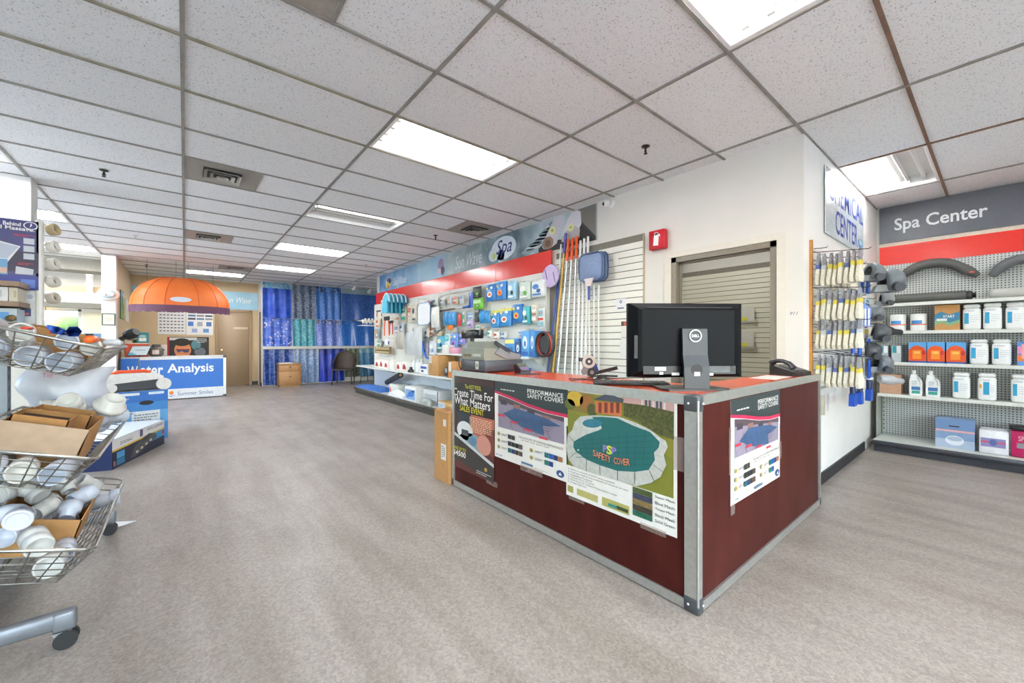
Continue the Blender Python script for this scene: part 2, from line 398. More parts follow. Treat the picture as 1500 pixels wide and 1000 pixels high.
struct(MB().box((-1.15, YD, 0), (XR2, YD + wt, H + .2), paint_t).build('wall_back'))
struct(MB().box((-1.15, 11.12, 0), (-1.03, YD, H + .2), paint_t).build('wall_office'))
# shop front behind the camera: piers, sill and head around three big windows
wf = MB().box((XL, YF - wt, 0), (XS, YF, .45), paint_w).box((XL, YF - wt, 2.6), (XS, YF, H + .2), paint_w)
px_ = [XL, XL + .2, -.6, -.4, 2.6, XS]
for k in (0, 2, 4): wf.box((px_[k], YF - wt, .45), (px_[k + 1], YF, 2.6), paint_w)
struct(wf.build('wall_front'))
wl = MB().box((XL - wt, YF - wt, 0), (XL, YLB + .1, .45), paint_w).box((XL - wt, YF - wt, 2.6), (XL, YLB + .1, H + .2), paint_w)
py_ = [YF - wt, 4.6, 7.2, 8.8, 11.0, YLB + .1]
for k in (0, 2, 4): wl.box((XL - wt, py_[k], .45), (XL, py_[k + 1], 2.6), paint_w)
struct(wl.build('wall_left'))
glass_m = M('#FFFFFF', .02, trans=1., var=0.)
def glass(a, b, name, bars=()):
    w = struct(MB().box(a, b, glass_m).build(name)); return w
def clear_mat():
    m, n, l, b = nodes_mat('window_glass'); n.remove(b)
    out = [x for x in n if x.type == 'OUTPUT_MATERIAL'][0]
    tr = n.new('ShaderNodeBsdfTransparent'); tr.inputs[0].default_value = (.94, .97, .96, 1); gl = n.new('ShaderNodeBsdfGlossy'); gl.inputs['Roughness'].default_value = .02
    mx = n.new('ShaderNodeMixShader'); mx.inputs[0].default_value = .06; l.new(tr.outputs[0], mx.inputs[1]); l.new(gl.outputs[0], mx.inputs[2]); l.new(mx.outputs[0], out.inputs[0]); return m
glass_m = clear_mat()
for k, (x0, x1) in enumerate(((px_[1], px_[2]), (px_[3], px_[4]))):
    g = glass((x0, YF - .07, .45), (x1, YF - .06, 2.6), 'window_%d' % (k + 1))
    fr_ = M('#A9ABAC', .35, .8)
    MB().box((x0, YF - .09, .45), (x0 + .05, YF - .04, 2.6), fr_).box((x1 - .05, YF - .09, .45), (x1, YF - .04, 2.6), fr_).box((x0, YF - .09, .45), (x1, YF - .04, .5), fr_).box((x0, YF - .09, 2.55), (x1, YF - .04, 2.6), fr_).box(((x0 + x1) / 2 - .025, YF - .09, .5), ((x0 + x1) / 2 + .025, YF - .04, 2.55), fr_).build('window_frame', g)
for k, (y0, y1) in enumerate(((py_[1], py_[2]), (py_[3], py_[4]))):  # unseen left wall windows, added and sized to bring daylight to the far end
    g = glass((XL - .07, y0, .45), (XL - .06, y1, 2.6), 'window_%d' % (k + 5))
    MB().box((XL - .09, y0, .45), (XL - .04, y0 + .05, 2.6), fr_).box((XL - .09, y1 - .05, .45), (XL - .04, y1, 2.6), fr_).box((XL - .09, y0, .45), (XL - .04, y1, .5), fr_).box((XL - .09, y0, 2.55), (XL - .04, y1, 2.6), fr_).box((XL - .09, (y0 + y1) / 2 - .025, .5), (XL - .04, (y0 + y1) / 2 + .025, 2.55), fr_).build('window_frame', g)
# columns
def column(nm, x0, x1, y0, y1): struct(MB().box((x0, y0, 0), (x1, y1, H - .005), paint_w).build(nm))
column('column_near', -1.45, -1.21, 6.25, 6.49)
column('column_far', -1.23, -1.03, 10.88, 11.12)
# wall with window, far left
WX0, WX1, WZ0, WZ1 = -3.5, -1.68, .75, 1.93
wl = MB().box((XL, YLB, 0), (WX0, YLB + .1, H + .2), paint_w).box((WX1, YLB, 0), (-1.15, YLB + .1, H + .2), paint_w).box((WX0, YLB, 0), (WX1, YLB + .1, WZ0), paint_w).box((WX0, YLB, WZ1), (WX1, YLB + .1, H + .2), paint_w)
struct(wl.build('wall_window'))
g = glass((WX0, YLB + .05, WZ0), (WX1, YLB + .055, WZ1), 'window_4')
fm = M('#C9CBC9', .4)
MB().box((WX0, YLB + .02, WZ0), (WX0 + .05, YLB + .09, WZ1), fm).box((WX1 - .05, YLB + .02, WZ0), (WX1, YLB + .09, WZ1), fm).box((WX0, YLB + .02, WZ0), (WX1, YLB + .09, WZ0 + .05), fm).box((WX0, YLB + .02, WZ1 - .05), (WX1, YLB + .09, WZ1), fm).build('window_frame', g)
struct(MB().box((XL, 10.93, 1.98), (-1.232, 11.05, 2.17), paint_w).build('trim_1'))
struct(MB().box((XL, 11.06, 2.17), (-1.232, 11.10, 2.30), M('#B49B7C', .6)).build('trim_2'))
struct(MB().box((XL, 12.0, 1.94), (-1.16, YLB, 2.06), M('#8A8880', .6)).build('trim_3'))
struct(MB().box((XL, 11.7, H - .24), (-1.16, YLB, H), M('#A7A49C', .7)).build('trim_4'))
# baseboards
struct(MB().box((XW, YC - .012, 0), (6.05, YC, .10), rubber).build('baseboard_chemical'))
struct(MB().box((XW - .008, 2.2, 0), (XW, 3.75, .1), rubber).box((XW - .008, YC, 0), (XW, 1.13, .1), rubber).build('baseboard_right'))
struct(MB().box((1.33, YD - .01, 0), (1.66, YD, .1), rubber).box((-1.03, YD - .01, 0), (.3, YD, .1), rubber).build('baseboard_back'))
struct(MB().box((1.65, YLIN - .01, 0), (1.66, XN0, .1), rubber).build('baseboard_partition'))
# doorway casing: steel frame and wide plaster trim
fs_ = M('#827A6C', .45, var=.05)
df = MB()
for y in (OY0, OY1): s_ = 1 if y == OY0 else -1; df.box((XW - .005, y, 0), (XW + wt + .005, y + s_ * .05, OZ), fs_).box((XW + .05, y + s_ * .05, 0), (XW + .09, y + s_ * .065, OZ - .05), fs_)
df.box((XW - .005, OY0, OZ - .05), (XW + wt + .005, OY1, OZ), fs_).box((XW + .05, OY0 + .05, OZ - .065), (XW + .09, OY1 - .05, OZ - .05), fs_)
struct(df.build('door_3'))
tp = M('#DDD7CA', .6, var=.02)
struct(MB().box((XW - .014, OY0 - .07, 0), (XW, OY0 - .001, OZ + .06), tp).box((XW - .014, OY1 + .001, 0), (XW, OY1 + .075, OZ + .06), tp).box((XW - .014, OY0 - .001, OZ + .001), (XW, OY1 + .001, OZ + .06), tp).build('trim_5'))
# back wall door
d0, d1 = atY(316, 500, YD).x, atY(368, 500, YD).x
dm = M('#A18C72', .45, var=.03); dfm = M('#9B8468', .45)
dr = struct(MB().rbox((d0 + .05, YD - .02, .01), (d1 - .05, YD - .002, 2.08), dm, .004, 1).build('door_1'))
MB().box((d0 - .01, YD - .05, 0), (d0 + .05, YD - .001, 2.14), dfm).box((d1 - .05, YD - .05, 0), (d1 + .01, YD - .001, 2.14), dfm).box((d0 - .01, YD - .05, 2.08), (d1 + .01, YD - .001, 2.14), dfm).build('door_frame', dr)
MB().lathe([(.028, 0), (.028, .012), (.012, .02), (.012, .04), (.028, .05), (.03, .065), (.02, .08)], M('#C9B98A', .25, .9), (d0 + .13, YD - .02, 1.02), (0, -1, 0)).build('door_knob', dr)
pr = MB().box((d0 + .40, YD - .024, 1.60), (d0 + .74, YD - .021, 1.66), M('#CFC4AE', .4)); pr.build('name_plate', dr)
# outdoors
struct(MB().box((-40, -40, -.15), (40, 45, -.1), M('#DEDCD6', .9, var=.06, scale=2)).build('ground'))  # pale tone stands in for sunlit ground, bouncing daylight in through the windows

# ================================================================== COUNTER
CX, CY, CZ = 1.81, .875, 1.0
CYE, CXE = 3.03, 3.76
CD1, CD2 = 2.29, 1.13            # back edges of the two arms
alu = M('#BDBEB8', .35, .75, var=.08, scale=40)
capm = M('#55595B', .5, .5, var=.12)
def maroon():
    m, n, l, b = nodes_mat('maroon_board')
    tc = n.new('ShaderNodeTexCoord'); mp = n.new('ShaderNodeMapping'); mp.inputs['Scale'].default_value = (3, 3, 1.2); l.new(tc.outputs['Object'], mp.inputs[0])
    no = n.new('ShaderNodeTexNoise'); no.inputs['Scale'].default_value = 2.5; no.inputs['Detail'].default_value = 6; l.new(mp.outputs[0], no.inputs['Vector'])
    r = n.new('ShaderNodeValToRGB'); r.color_ramp.elements[0].color = lin('#3C1512') + [1]; r.color_ramp.elements[1].color = lin('#4E211C') + [1]
    r.color_ramp.elements[0].position = .3; r.color_ramp.elements[1].position = .75
    l.new(no.outputs[0], r.inputs[0]); l.new(r.outputs[0], b.inputs['Base Color']); b.inputs['Roughness'].default_value = .42; b.inputs['Specular IOR Level'].default_value = .1
    return m
mar = maroon()
def orange_top():
    m, n, l, b = nodes_mat('orange_laminate')
    tc = n.new('ShaderNodeTexCoord'); no = n.new('ShaderNodeTexNoise'); no.inputs['Scale'].default_value = 5; l.new(tc.outputs['Object'], no.inputs['Vector'])
    r = n.new('ShaderNodeValToRGB'); r.color_ramp.elements[0].color = lin('#C93A14') + [1]; r.color_ramp.elements[1].color = lin('#DE4E1C') + [1]
    l.new(no.outputs[0], r.inputs[0]); l.new(r.outputs[0], b.inputs['Base Color']); b.inputs['Roughness'].default_value = .22; return m
cnt = thing('sales_counter', 'L-shaped maroon sales counter with aluminium edging and glossy orange top', 'counter', (CX, CY, 0))
e = .045
MB().box((CX + .006, CY + .02, .05), (CX + .03, CYE - .02, CZ - e), mar).build('front_panel', cnt)
MB().box((CX + .02, CY + .006, .05), (CXE - .02, CY + .03, CZ - e), mar).build('side_panel', cnt)
MB().box((CX + .03, CYE - .03, .05), (CD1, CYE - .01, CZ - e), mar).box((CXE - .03, CY + .03, .05), (CXE - .01, CD2 - .02, CZ - e), mar).build('end_panel', cnt)
MB().box((CX + .03, 1.6, .4), (CD1 - .05, CYE - .03, .42), mar).build('shelf', cnt)
top = MB().prism(Fr((0, 0, 0), (1, 0, 0), (0, 1, 0)), [(CX + .008, CY + .008), (CXE - .008, CY + .008), (CXE - .008, CD2), (CD1, CD2), (CD1, CYE - .008), (CX + .008, CYE - .008)], CZ - .03, CZ, orange_top()).build('counter_top', cnt)
def trim_bar(a, b, nm='edge_trim', ribs=True):
    t = MB().box(a, b, alu); o = t.build(nm, cnt); return o
trim_bar((CX - .004, CY + .03, CZ - e), (CX + .012, CYE, CZ + .003)); trim_bar((CX + .03, CY - .004, CZ - e), (CXE, CY + .012, CZ + .003))
trim_bar((CX - .004, CY + .03, .005), (CX + .014, CYE, .05)); trim_bar((CX + .03, CY - .004, .005), (CXE, CY + .014, .05))
trim_bar((CX - .004, CYE - .012, CZ - e), (CD1, CYE, CZ + .003)); trim_bar((CXE - .012, CY + .01, CZ - e), (CXE, CD2, CZ + .003))
# corner post: flat aluminium L with a rounded bead, posts at the two ends
MB().box((CX - .006, CY - .006, .04), (CX + .034, CY + .008, CZ - .02), alu).box((CX - .006, CY + .008, .04), (CX + .008, CY + .06, CZ - .02), alu).cyl((CX - .004, CY - .004, .04), (CX - .004, CY - .004, CZ - .02), .006, alu, n=10).build('corner_post', cnt)
MB().box((CX - .005, CYE - .03, .04), (CX + .014, CYE + .002, CZ - .02), alu).build('corner_post', cnt)
MB().box((CXE - .03, CY - .005, .04), (CXE + .002, CY + .014, CZ - .02), alu).build('corner_post', cnt)
for x, y, z0, z1 in ((CX, CY, CZ - .075, CZ + .004), (CX, CY, 0, .075)):
    c_ = MB().rbox((x - .010, y - .010, z0), (x + .045, y + .066, z1), capm, .012, 2).build('corner_cap', cnt)
    for p, d in (((x - .010, y + .04, (z0 + z1) / 2), (-1, 0, 0)), ((x + .032, y - .010, (z0 + z1) / 2), (0, -1, 0))): MB().lathe([(.006, 0), (.005, .003), (.001, .004)], M('#E8E8E4', .3, .5), p, d, n=8).build('rivet', c_)
for x, y in ((CX - .007, CYE - .03), (CXE - .03, CY - .007)):
    MB().rbox((x, y, 0), (x + .04, y + .04, .07), capm, .01, 1).build('corner_cap', cnt)

# ------------------------------------------------------------------ posters on the counter
def poster(name, label, fr, w, h, paper='#E9E7E1', bend=.0):
    t = thing(name, label, 'poster', fr.o, group='posters taped to the counter')
    MB().obox(fr, 0, w, 0, h, 0, .0008, M(paper, .4, var=.02)).build('sheet', t)
    return t, Print(fr, w, h, .001)
def front_fr(x0, x1, yt, yb):
    """poster on the front panel: pixel columns of its left and right edge, rows of top and bottom at the left edge"""
    A = atX(x0, yb, CX + .004); B = atX(x1, yb, CX + .004); T = atX(x0, yt, CX + .004)
    return Fr((CX + .004, A.y, A.z), (0, -1, 0), (0, 0, 1)), A.y - B.y, T.z - A.z
def tape(t, fr, *qs):
    for (a0, b0, a1, b1) in qs: MB().obox(fr, a0, a1, b0, b1, .0012, .0016, M('#B9A59C', .2, alpha=.22)).build('tape', t)
# poster 1: spa sale
fr, w, h = front_fr(663, 724, 551, 681)
t, p = poster('poster', 'black spa sale poster reading Create Time For What Matters', fr, w, h, '#1A1417')
p.rect(0, .62, 1, 1, '#1B1518').rect(0, .94, 1, 1, '#3A1A1C', 1)
p.text('The HOT POOL', .33, .885, .72, .93, '#D9CF2A', 2, .01).text('Create Time For', .04, .79, .98, .875, '#F4F2EE', 2, .005).text('What Matters', .06, .70, .92, .79, '#F4F2EE', 2, .005).text('SALES EVENT', .2, .635, .78, .695, '#D9CF2A', 2, .01)
p.rect(0, .0, 1, .62, '#5A2622', 0).rect(0, .30, .42, .62, '#3C1718', 1).rect(.42, .30, 1, .62, '#B5654A', 1).rect(.82, .26, 1, .52, '#7A3A26', 2)
p.rect(.14, .47, .48, .62, '#2C3640', 2).ell(.33, .43, .2, .1, '#DDE1E2', 3).rect(.25, .38, .42, .44, '#3B3F45', 4).ell(.5, .335, .32, .085, '#7F9DAA', 3).ell(.78, .34, .16, .1, '#C98C7C', 4).ell(.52, .345, .1, .05, '#5F86A0', 5)
p.poly([(0, .36), (1, .16), (1, 0), (0, .10)], '#33302F', 5).poly([(0, .40), (1, .19), (1, .155), (0, .365)], '#C9CCCB', 6)
p.lines(.45, .44, .95, .6, 9, '#E9C7AE', 4)
p.text('SAVE UP TO', .03, .195, .36, .235, '#D9CF2A', 7, .01).text('$4500', .03, .125, .36, .19, '#F4F2EE', 7, .02).lines(.62, .03, .95, .07, 2, '#CFCFCF', 7).ell(.83, .105, .03, .02, '#C99A3A', 7)
p.done(t)
tape(t, fr, (-.015, .28, .03, .33), (w - .1, -.02, w + .04, .02))

def cover_poster(fr, w, h, label, small, sat=1):
    t, p = poster('poster', label, fr, w, h)
    p.rect(0, .70, 1, 1, '#2E3A3B')
    p.poly([(0, .865), (.0, .835), (.25, .79), (.5, .735), (.75, .70), (1, .695), (1, .73), (.75, .735), (.5, .77), (.25, .825)], '#C2204E', 2)
    p.poly([(0, .835), (.25, .79), (.5, .735), (.75, .70), (1, .695), (1, .60), (0, .60)], '#E9E7E1', 1)
    p.text('PERFORMANCE', .5, .895, .95, .945, '#EDEDEA', 3, .006).text('SAFETY COVERS', .5, .84, .95, .888, '#EDEDEA', 3, .006).lines(.1, .885, .47, .9, 1, '#D5D8D6', 3, .9)
    # photo of a covered pool on a paved deck
    p.poly([(.06, .815), (.25, .785), (.5, .73), (.75, .695), (.96, .69), (.96, .40), (.06, .40)], '#8F8598', 3)
    p.poly([(.06, .815), (.25, .785), (.5, .73), (.75, .695), (.96, .69), (.96, .64), (.06, .74)], '#54484E', 4)
    for k in range(4): p.rect(.1 + .2 * k, .70 - .03 * k, .2 + .2 * k, .76 - .03 * k, '#8C6A62' if k % 2 else '#3F3A44', 5)
    cover = [(.14, .585), (.32, .685), (.55, .665), (.75, .64), (.93, .585), (.7, .545), (.72, .44), (.42, .475)]
    p.poly(cover, '#3B587E', 6)
    for a in range(5): p.poly([(.2 + .12 * a, .66 - .01 * a), (.205 + .12 * a, .66 - .01 * a), (.285 + .11 * a, .52 - .015 * a), (.28 + .11 * a, .52 - .015 * a)], '#27405F', 7)
    for a in range(4): p.poly([(.17 + .03 * a, .60 - .03 * a), (.86 - .02 * a, .58 - .025 * a), (.86 - .02 * a, .576 - .025 * a), (.17 + .03 * a, .596 - .03 * a)], '#27405F', 7)
    for a in range(5): p.poly([(.08 + .17 * a, .5), (.085 + .17 * a, .5), (.12 + .17 * a, .42), (.115 + .17 * a, .42)], '#4B4455', 5)
    for a in range(4): p.rect(.06 + .2 * a, .545 - .05 * a, .17 + .2 * a, .57 - .05 * a, '#C5384E', 8)
    p.poly([(.06, .44), (.96, .44), (.96, .33), (.06, .33)], '#E9E7E1', 5) if small else None
    p.text('THE ANATOMY OF SUPERIOR PERFORMANCE', .38, .335, .95, .36, '#4A4642', 9).lines(.42, .31, .95, .325, 1, '#8A857D', 9)
    for k, y in enumerate((.30, .215, .13)):
        p.ell(.075, y + .015, .022, .024, '#A39254', 9); p.lines(.12, y, .21, y + .03, 3, '#55504A', 9)
        for q in range((2, 4, 4)[k]): p.rect(.22 + .055 * q, y - .015, .272 + .055 * q, y + .04, (('#2F3133', '#3A3533'), ('#1F2628', '#22292A', '#27292A', '#55483E'), ('#1F5B66', '#263C66', '#43332B', '#5A4A3E'))[k][q], 9)
    for k, y in enumerate((.215, .13)):
        p.ell(.56, y + .015, .022, .024, '#A39254', 9); p.lines(.61, y, .7, y + .03, 3, '#55504A', 9)
        for q in range((4, 2)[k]): p.rect(.73 + .055 * q, y - .015, .782 + .055 * q, y + .04, (('#1F6A66', '#1F57A8', '#2A3A66', '#9A6B4A'), ('#1F7A66', '#1F3F8A'))[k][q], 9)
    p.rect(.42, .035, .58, .06, '#5A708E', 9).ell(.92, .07, .045, .038, '#2F4E86', 9).poly([(.9, .055), (.94, .055), (.92, .09)], '#E9E7E1', 10).text('STAR', .03, .03, .14, .05, '#2F4E86', 9).lines(.6, .03, .85, .04, 1, '#9A968E', 9)
    p.done(t); return t
# poster 2: safety cover sheet on the front
fr, w, h = front_fr(725, 832, 557, 668)
fr2 = front_fr(725, 832, 557, 668)
t = cover_poster(fr, w, h, 'white poster reading Performance Safety Covers on the counter front panel', False); tape(t, fr, (w * .4, -.03, w * .7, .01))
# poster 3: green pool cover
fr, w, h = front_fr(830, 992, 570, 724)
t, p = poster('poster', 'poster of a kidney-shaped green covered pool reading Safety Cover', fr, w, h)
def pf(pts):
    """outline read off the slanted poster in the photo -> fractions of the flat sheet"""
    out = []
    for x, y in pts:
        f = (x - 127) / 670; tp_, bt = 35 + 85 * f, 690 + 260 * f
        out.append((1.267 * f / (1 + .267 * f), 1 - (y - tp_) / (bt - tp_)))
    return out
PB = .285
p.rect(.015, PB, .975, .985, '#86842E').poly([(.015, PB), (.975, PB), (.975, .58), (.5, .72), (.015, .8)], '#7A7E2C', 1)
p.rect(.02, .80, .30, .985, '#7E7034', 2).ell(.1, .92, .09, .07, '#C9A73A', 3).ell(.22, .9, .07, .07, '#96622E', 3).ell(.04, .86, .06, .05, '#5A6428', 3).ell(.28, .84, .05, .06, '#4A5226', 4)
p.poly(pf([(305, 110), (465, 125), (465, 205), (305, 180)]), '#C46E42', 5).poly(pf([(295, 100), (380, 60), (480, 100), (470, 120)]), '#454B58', 6)
for k in range(4): p.poly(pf([(325 + 36 * k, 118), (345 + 36 * k, 120), (345 + 36 * k, 185), (325 + 36 * k, 182)]), '#7A3326', 6)
p.poly(pf([(470, 85), (780, 125), (780, 180), (600, 150), (480, 130)]), '#C39C96', 4)
for k in range(7): p.poly(pf([(585 + 22 * k, 100 + 2 * k), (598 + 22 * k, 102 + 2 * k), (598 + 22 * k, 145 + 4 * k), (585 + 22 * k, 142 + 4 * k)]), '#46525E' if k % 3 else '#D9C9C4', 5)
p.poly(pf([(478, 120), (600, 135), (780, 175), (780, 345), (700, 320), (560, 235), (478, 200)]), M('#4E5228', .6, var=.5, scale=70), 6)
water = pf([(345, 268), (330, 290), (250, 318), (200, 345), (175, 362), (172, 395), (185, 420), (250, 470), (330, 505), (440, 540), (545, 545), (630, 532), (668, 470), (662, 425), (690, 395), (697, 360), (640, 300), (540, 262), (440, 215), (350, 207), (285, 208)])
deck = pf([(350, 200), (290, 198), (215, 205), (180, 240), (165, 290), (135, 320), (130, 400), (140, 470), (180, 520), (250, 545), (400, 590), (560, 632), (640, 612), (700, 575), (735, 500), (720, 440), (745, 390), (730, 350), (700, 335), (640, 285), (545, 240), (450, 205)])
p.poly(deck, M('#BFC1BA', .5, var=.12, scale=40), 7).poly(water, '#1E6664', 8)
for a, b_ in (((135, 320), (176, 362)), ((130, 400), (172, 395)), ((140, 470), (190, 425)), ((250, 545), (252, 472)), ((335, 565), (332, 508)), ((440, 600), (440, 540)), ((545, 620), (545, 546)), ((660, 600), (632, 533)), ((715, 545), (655, 500)), ((722, 450), (664, 440)), ((738, 400), (690, 398)), ((715, 345), (692, 350))):
    p.poly(pf([a, (a[0] + 4, a[1]), (b_[0] + 4, b_[1]), b_]), '#4E524E', 9)
for k in range(8): p.poly(pf([(225 + 55 * k, 330 - 8 * k + (k > 4) * 10), (228 + 55 * k, 330 - 8 * k + (k > 4) * 10), (260 + 48 * k, 455 + 10 * k), (257 + 48 * k, 455 + 10 * k)]), '#185453', 9)
for k in range(6): p.poly(pf([(190, 352 + 26 * k), (650, 318 + 36 * k), (650, 321 + 36 * k), (190, 355 + 26 * k)]) if k < 5 else pf([(330, 490), (640, 500), (640, 503), (330, 493)]), '#185453', 9)
p.poly(pf([(290 + 60 * math.cos(a), 247 + 27 * math.sin(a)) for a in [6.283 * i / 20 for i in range(20)]]), '#2F7488', 10)
p.poly(pf([(345, 262), (346, 282), (300, 292), (250, 285), (230, 262), (260, 274), (310, 276)]), '#C9CBC4', 11)
a_, b_ = pf([(355, 455), (450, 385)]); p.text('P', a_[0], .50, a_[0] + .04, .56, '#8B7BC9', 11, .04).text('S', a_[0] + .035, .49, a_[0] + .085, .565, '#C9D53A', 12, .04).text('P', a_[0] + .08, .50, a_[0] + .125, .56, '#8B7BC9', 11, .04)
x0_ = pf([(295, 430)])[0][0]; x1_ = pf([(520, 480)])[0][0]
for k, ch in enumerate('SAFETY COVER'):
    if ch == ' ': continue
    xa = x0_ + (x1_ - x0_) * k / 12; yb_ = .44 - .018 * math.sin(math.pi * k / 11)
    p.text(ch, xa + .002, yb_ - .004, xa + (x1_ - x0_) / 13, yb_ + .05, '#2C1D18', 11, .05).text(ch, xa, yb_, xa + (x1_ - x0_) / 13, yb_ + .054, '#DF8A6A', 12, .01)
p.ell(.14, .455, .009, .006, '#E8ECE8', 11)
p.rect(.0, .0, .62, PB - .0, '#E9E7E1', 2)
for k, s_ in enumerate(('Meets or exceeds all ASTM safety standards', 'Keeps your family & pets protected from accidental intrusion', 'Available in 4 colours', 'Custom fit to any pool', 'Made from UV resistant Polypropylene mesh', '15 year warranty')): p.text(s_, .05, .245 - .024 * k, (.5, .62, .28, .30, .52, .22)[k], .262 - .024 * k, '#33312E', 4).ell(.028, .253 - .024 * k, .005, .004, '#33312E', 4)
p.rect(.015, .035, .08, .095, '#A5A05A', 3).rect(.12, .035, .34, .095, '#B5AE6A', 3).rect(.38, .03, .63, .105, '#A9A75E', 3).rect(.44, .045, .52, .07, '#2C8A86', 4).rect(.52, .045, .62, .075, '#3A4424', 4)
for k, c_ in enumerate(('#47562A', '#3D4256', '#7E6A40', '#3B3328', '#1E5E48')): p.rect(.66, .235 - .046 * k, .82, .28 - .046 * k, M(c_, .5, var=.3, scale=90), 4)
for k, s_ in enumerate(('Super Mesh', 'Blue Mesh', 'Taupe Mesh', 'Black Mesh', 'Solid Green')): p.text(s_, .84, .245 - .046 * k, .985, .268 - .046 * k, '#33312E', 4)
p.done(t); tape(t, fr, (.02, -.02, .14, .01), (w * .72, -.02, w * .92, .01), (w - .02, h * .5, w + .04, h * .75))
# poster 4: safety cover sheet on the side
A = atY(1070, 742, CY + .004); B = atY(1142, 700, CY + .004); T = atY(1070, 587, CY + .004)
fr = Fr((A.x, CY + .004, A.z), (1, 0, 0), (0, 0, 1)); w, h = B.x - A.x, T.z - A.z
t = cover_poster(fr, w, h, 'torn curling poster reading Performance Safety Covers on the counter side panel', True)
tape(t, fr, (-.02, h * .3, .01, h * .75), (w - .02, h * .2, w + .03, h * .4), (0, -.05, .05, .01))

# ------------------------------------------------------------------ things on the counter
blk = M('#1B1D20', .35, var=.08); dgrey = M('#3A3F47', .45, var=.05); lgrey = M('#8E9186', .5, var=.04); green_grey = M('#83887A', .5, var=.04)
# all-in-one computer, its back to the camera
ctr = V((2.065, 1.075, CZ)); a_ = -YAW + math.radians(2)
mon = thing('computer_monitor', 'black all-in-one computer with its back turned, on a wide stand', 'monitor', ctr, a_)
sm = M('#14171B', .5, var=.05); sm2 = M('#090B0F', .5, var=.05)
for m_ in (sm, sm2): m_.node_tree.nodes['Principled BSDF'].inputs['Specular IOR Level'].default_value = .12
W2, MZ0, MZ1 = .305, .062, .452
# back shell: thin rim bulging to a deeper middle (local: x right, -y towards the camera)
def shell(u, v):
    x = (u - .5) * 2; y = (v - .5) * 2
    k = max(abs(x), abs(y)); d = -.012 if k > .97 else (-.03 if k > .86 else -.055)
    sx = {True: 1.0}.get(k > .97, 1.0)
    return (x * W2, d, MZ0 + (v * (MZ1 - MZ0)))
b = MB()
lv = [(1.0, .0), (1.0, -.018), (.97, -.03), (.86, -.05), (.8, -.056)]
ring = []
for s_, d in lv:
    zc = (MZ0 + MZ1) / 2; hz = (MZ1 - MZ0) / 2
    ring.append([(-W2 * s_, d, zc - hz * s_), (W2 * s_, d, zc - hz * s_), (W2 * s_, d, zc + hz * s_), (-W2 * s_, d, zc + hz * s_)])
vs_ = [q for r_ in ring for q in r_]
b.add(vs_, [(4 * i + k, 4 * i + (k + 1) % 4, 4 * i + 4 + (k + 1) % 4, 4 * i + 4 + k) for i in range(4) for k in range(4)] + [(16, 17, 18, 19)], sm2)
b.build('back_shell', mon, world=False)
MB().box((-W2, 0, MZ0), (W2, .012, MZ1), sm).build('bezel', mon, world=False)
MB().box((-W2 + .01, .012, MZ0 + .02), (W2 - .01, .0125, MZ1 - .01), M('#0A0B0D', .1)).build('screen', mon, world=False)
MB().box((-W2 * .74, -.0535, MZ1 - .028), (W2 * .76, -.034, MZ1 - .022), M('#050506', .6)).build('vent_slot', mon, world=False)
MB().box((-W2 * .93, -.0505, MZ0 + .10), (-W2 * .87, -.0495, MZ0 + .22), M('#101216', .5)).build('port_cover', mon, world=False)
MB().box((-W2 * .78, -.0575, MZ0 + .018), (W2 * .82, -.0555, MZ0 + .06), M('#121417', .4)).build('port_bay', mon, world=False)
MB().box((.06, -.0590, MZ0 + .026), (.22, -.0575, MZ0 + .06), M('#55585A', .5, var=.2)).build('port_panel', mon, world=False)
for x0, x1, z in ((-.18, -.12, .036), (-.155, -.135, .016), (-.09, -.05, .012), (.07, .13, .010)): MB().box((x0, -.0605, MZ0 + z), (x1, -.0590, MZ0 + z + .02 * (1 if z > .03 else .7)), M('#C9CBCB', .5)).build('sticker', mon, world=False)
st = MB().prism(Fr((0, 0, 0), (0, 1, 0), (0, 0, 1)), [(-.062, .32), (-.085, .315), (-.09, .18), (-.105, .12), (-.11, .008), (-.10, .008), (-.092, .12), (-.062, .16)], -.065 + .02, .065 + .02, M('#1B2027', .42, var=.04)).build('stand_neck', mon, world=False)
MB().lathe([(.030, 0), (.030, .002)], M('#07080A', .5), (.02, -.1045, .105), (0, -1, 0), n=20).build('cable_hole', st, world=False)
MB().box((.005, -.1085, .075), (.035, -.1070, .095), M('#D9DADB', .4)).build('cable_tag', st, world=False)
MB().prism(Fr((0, 0, 0), (1, 0, 0), (0, 1, 0)), [(-.16, -.10), (-.13, -.125), (.17, -.125), (.19, -.105), (.16, .08), (-.14, .08)], 0, .010, M('#15181C', .35)).build('stand_base', mon, world=False)
lf = Fr((.0, 0, 0), (1, 0, 0), (0, 0, 1)); p = Print(Fr((.02 - .034, -.0905, .245), (1, 0, 0), (0, 0, 1)), .068, .068, .0012, .0004)
n_ = 28; ro, ri = .48, .40
for i in range(n_):
    t0, t1 = 2 * math.pi * i / n_, 2 * math.pi * (i + 1) / n_
    p.poly([(.5 + ro * math.cos(t0), .5 + ro * math.sin(t0)), (.5 + ro * math.cos(t1), .5 + ro * math.sin(t1)), (.5 + ri * math.cos(t1), .5 + ri * math.sin(t1)), (.5 + ri * math.cos(t0), .5 + ri * math.sin(t0))], '#E4E6E8', 1)
p.text('DELL', .2, .4, .8, .6, '#E4E6E8', 1, .02)
lo = p.mb.build('lettering', st, world=False)
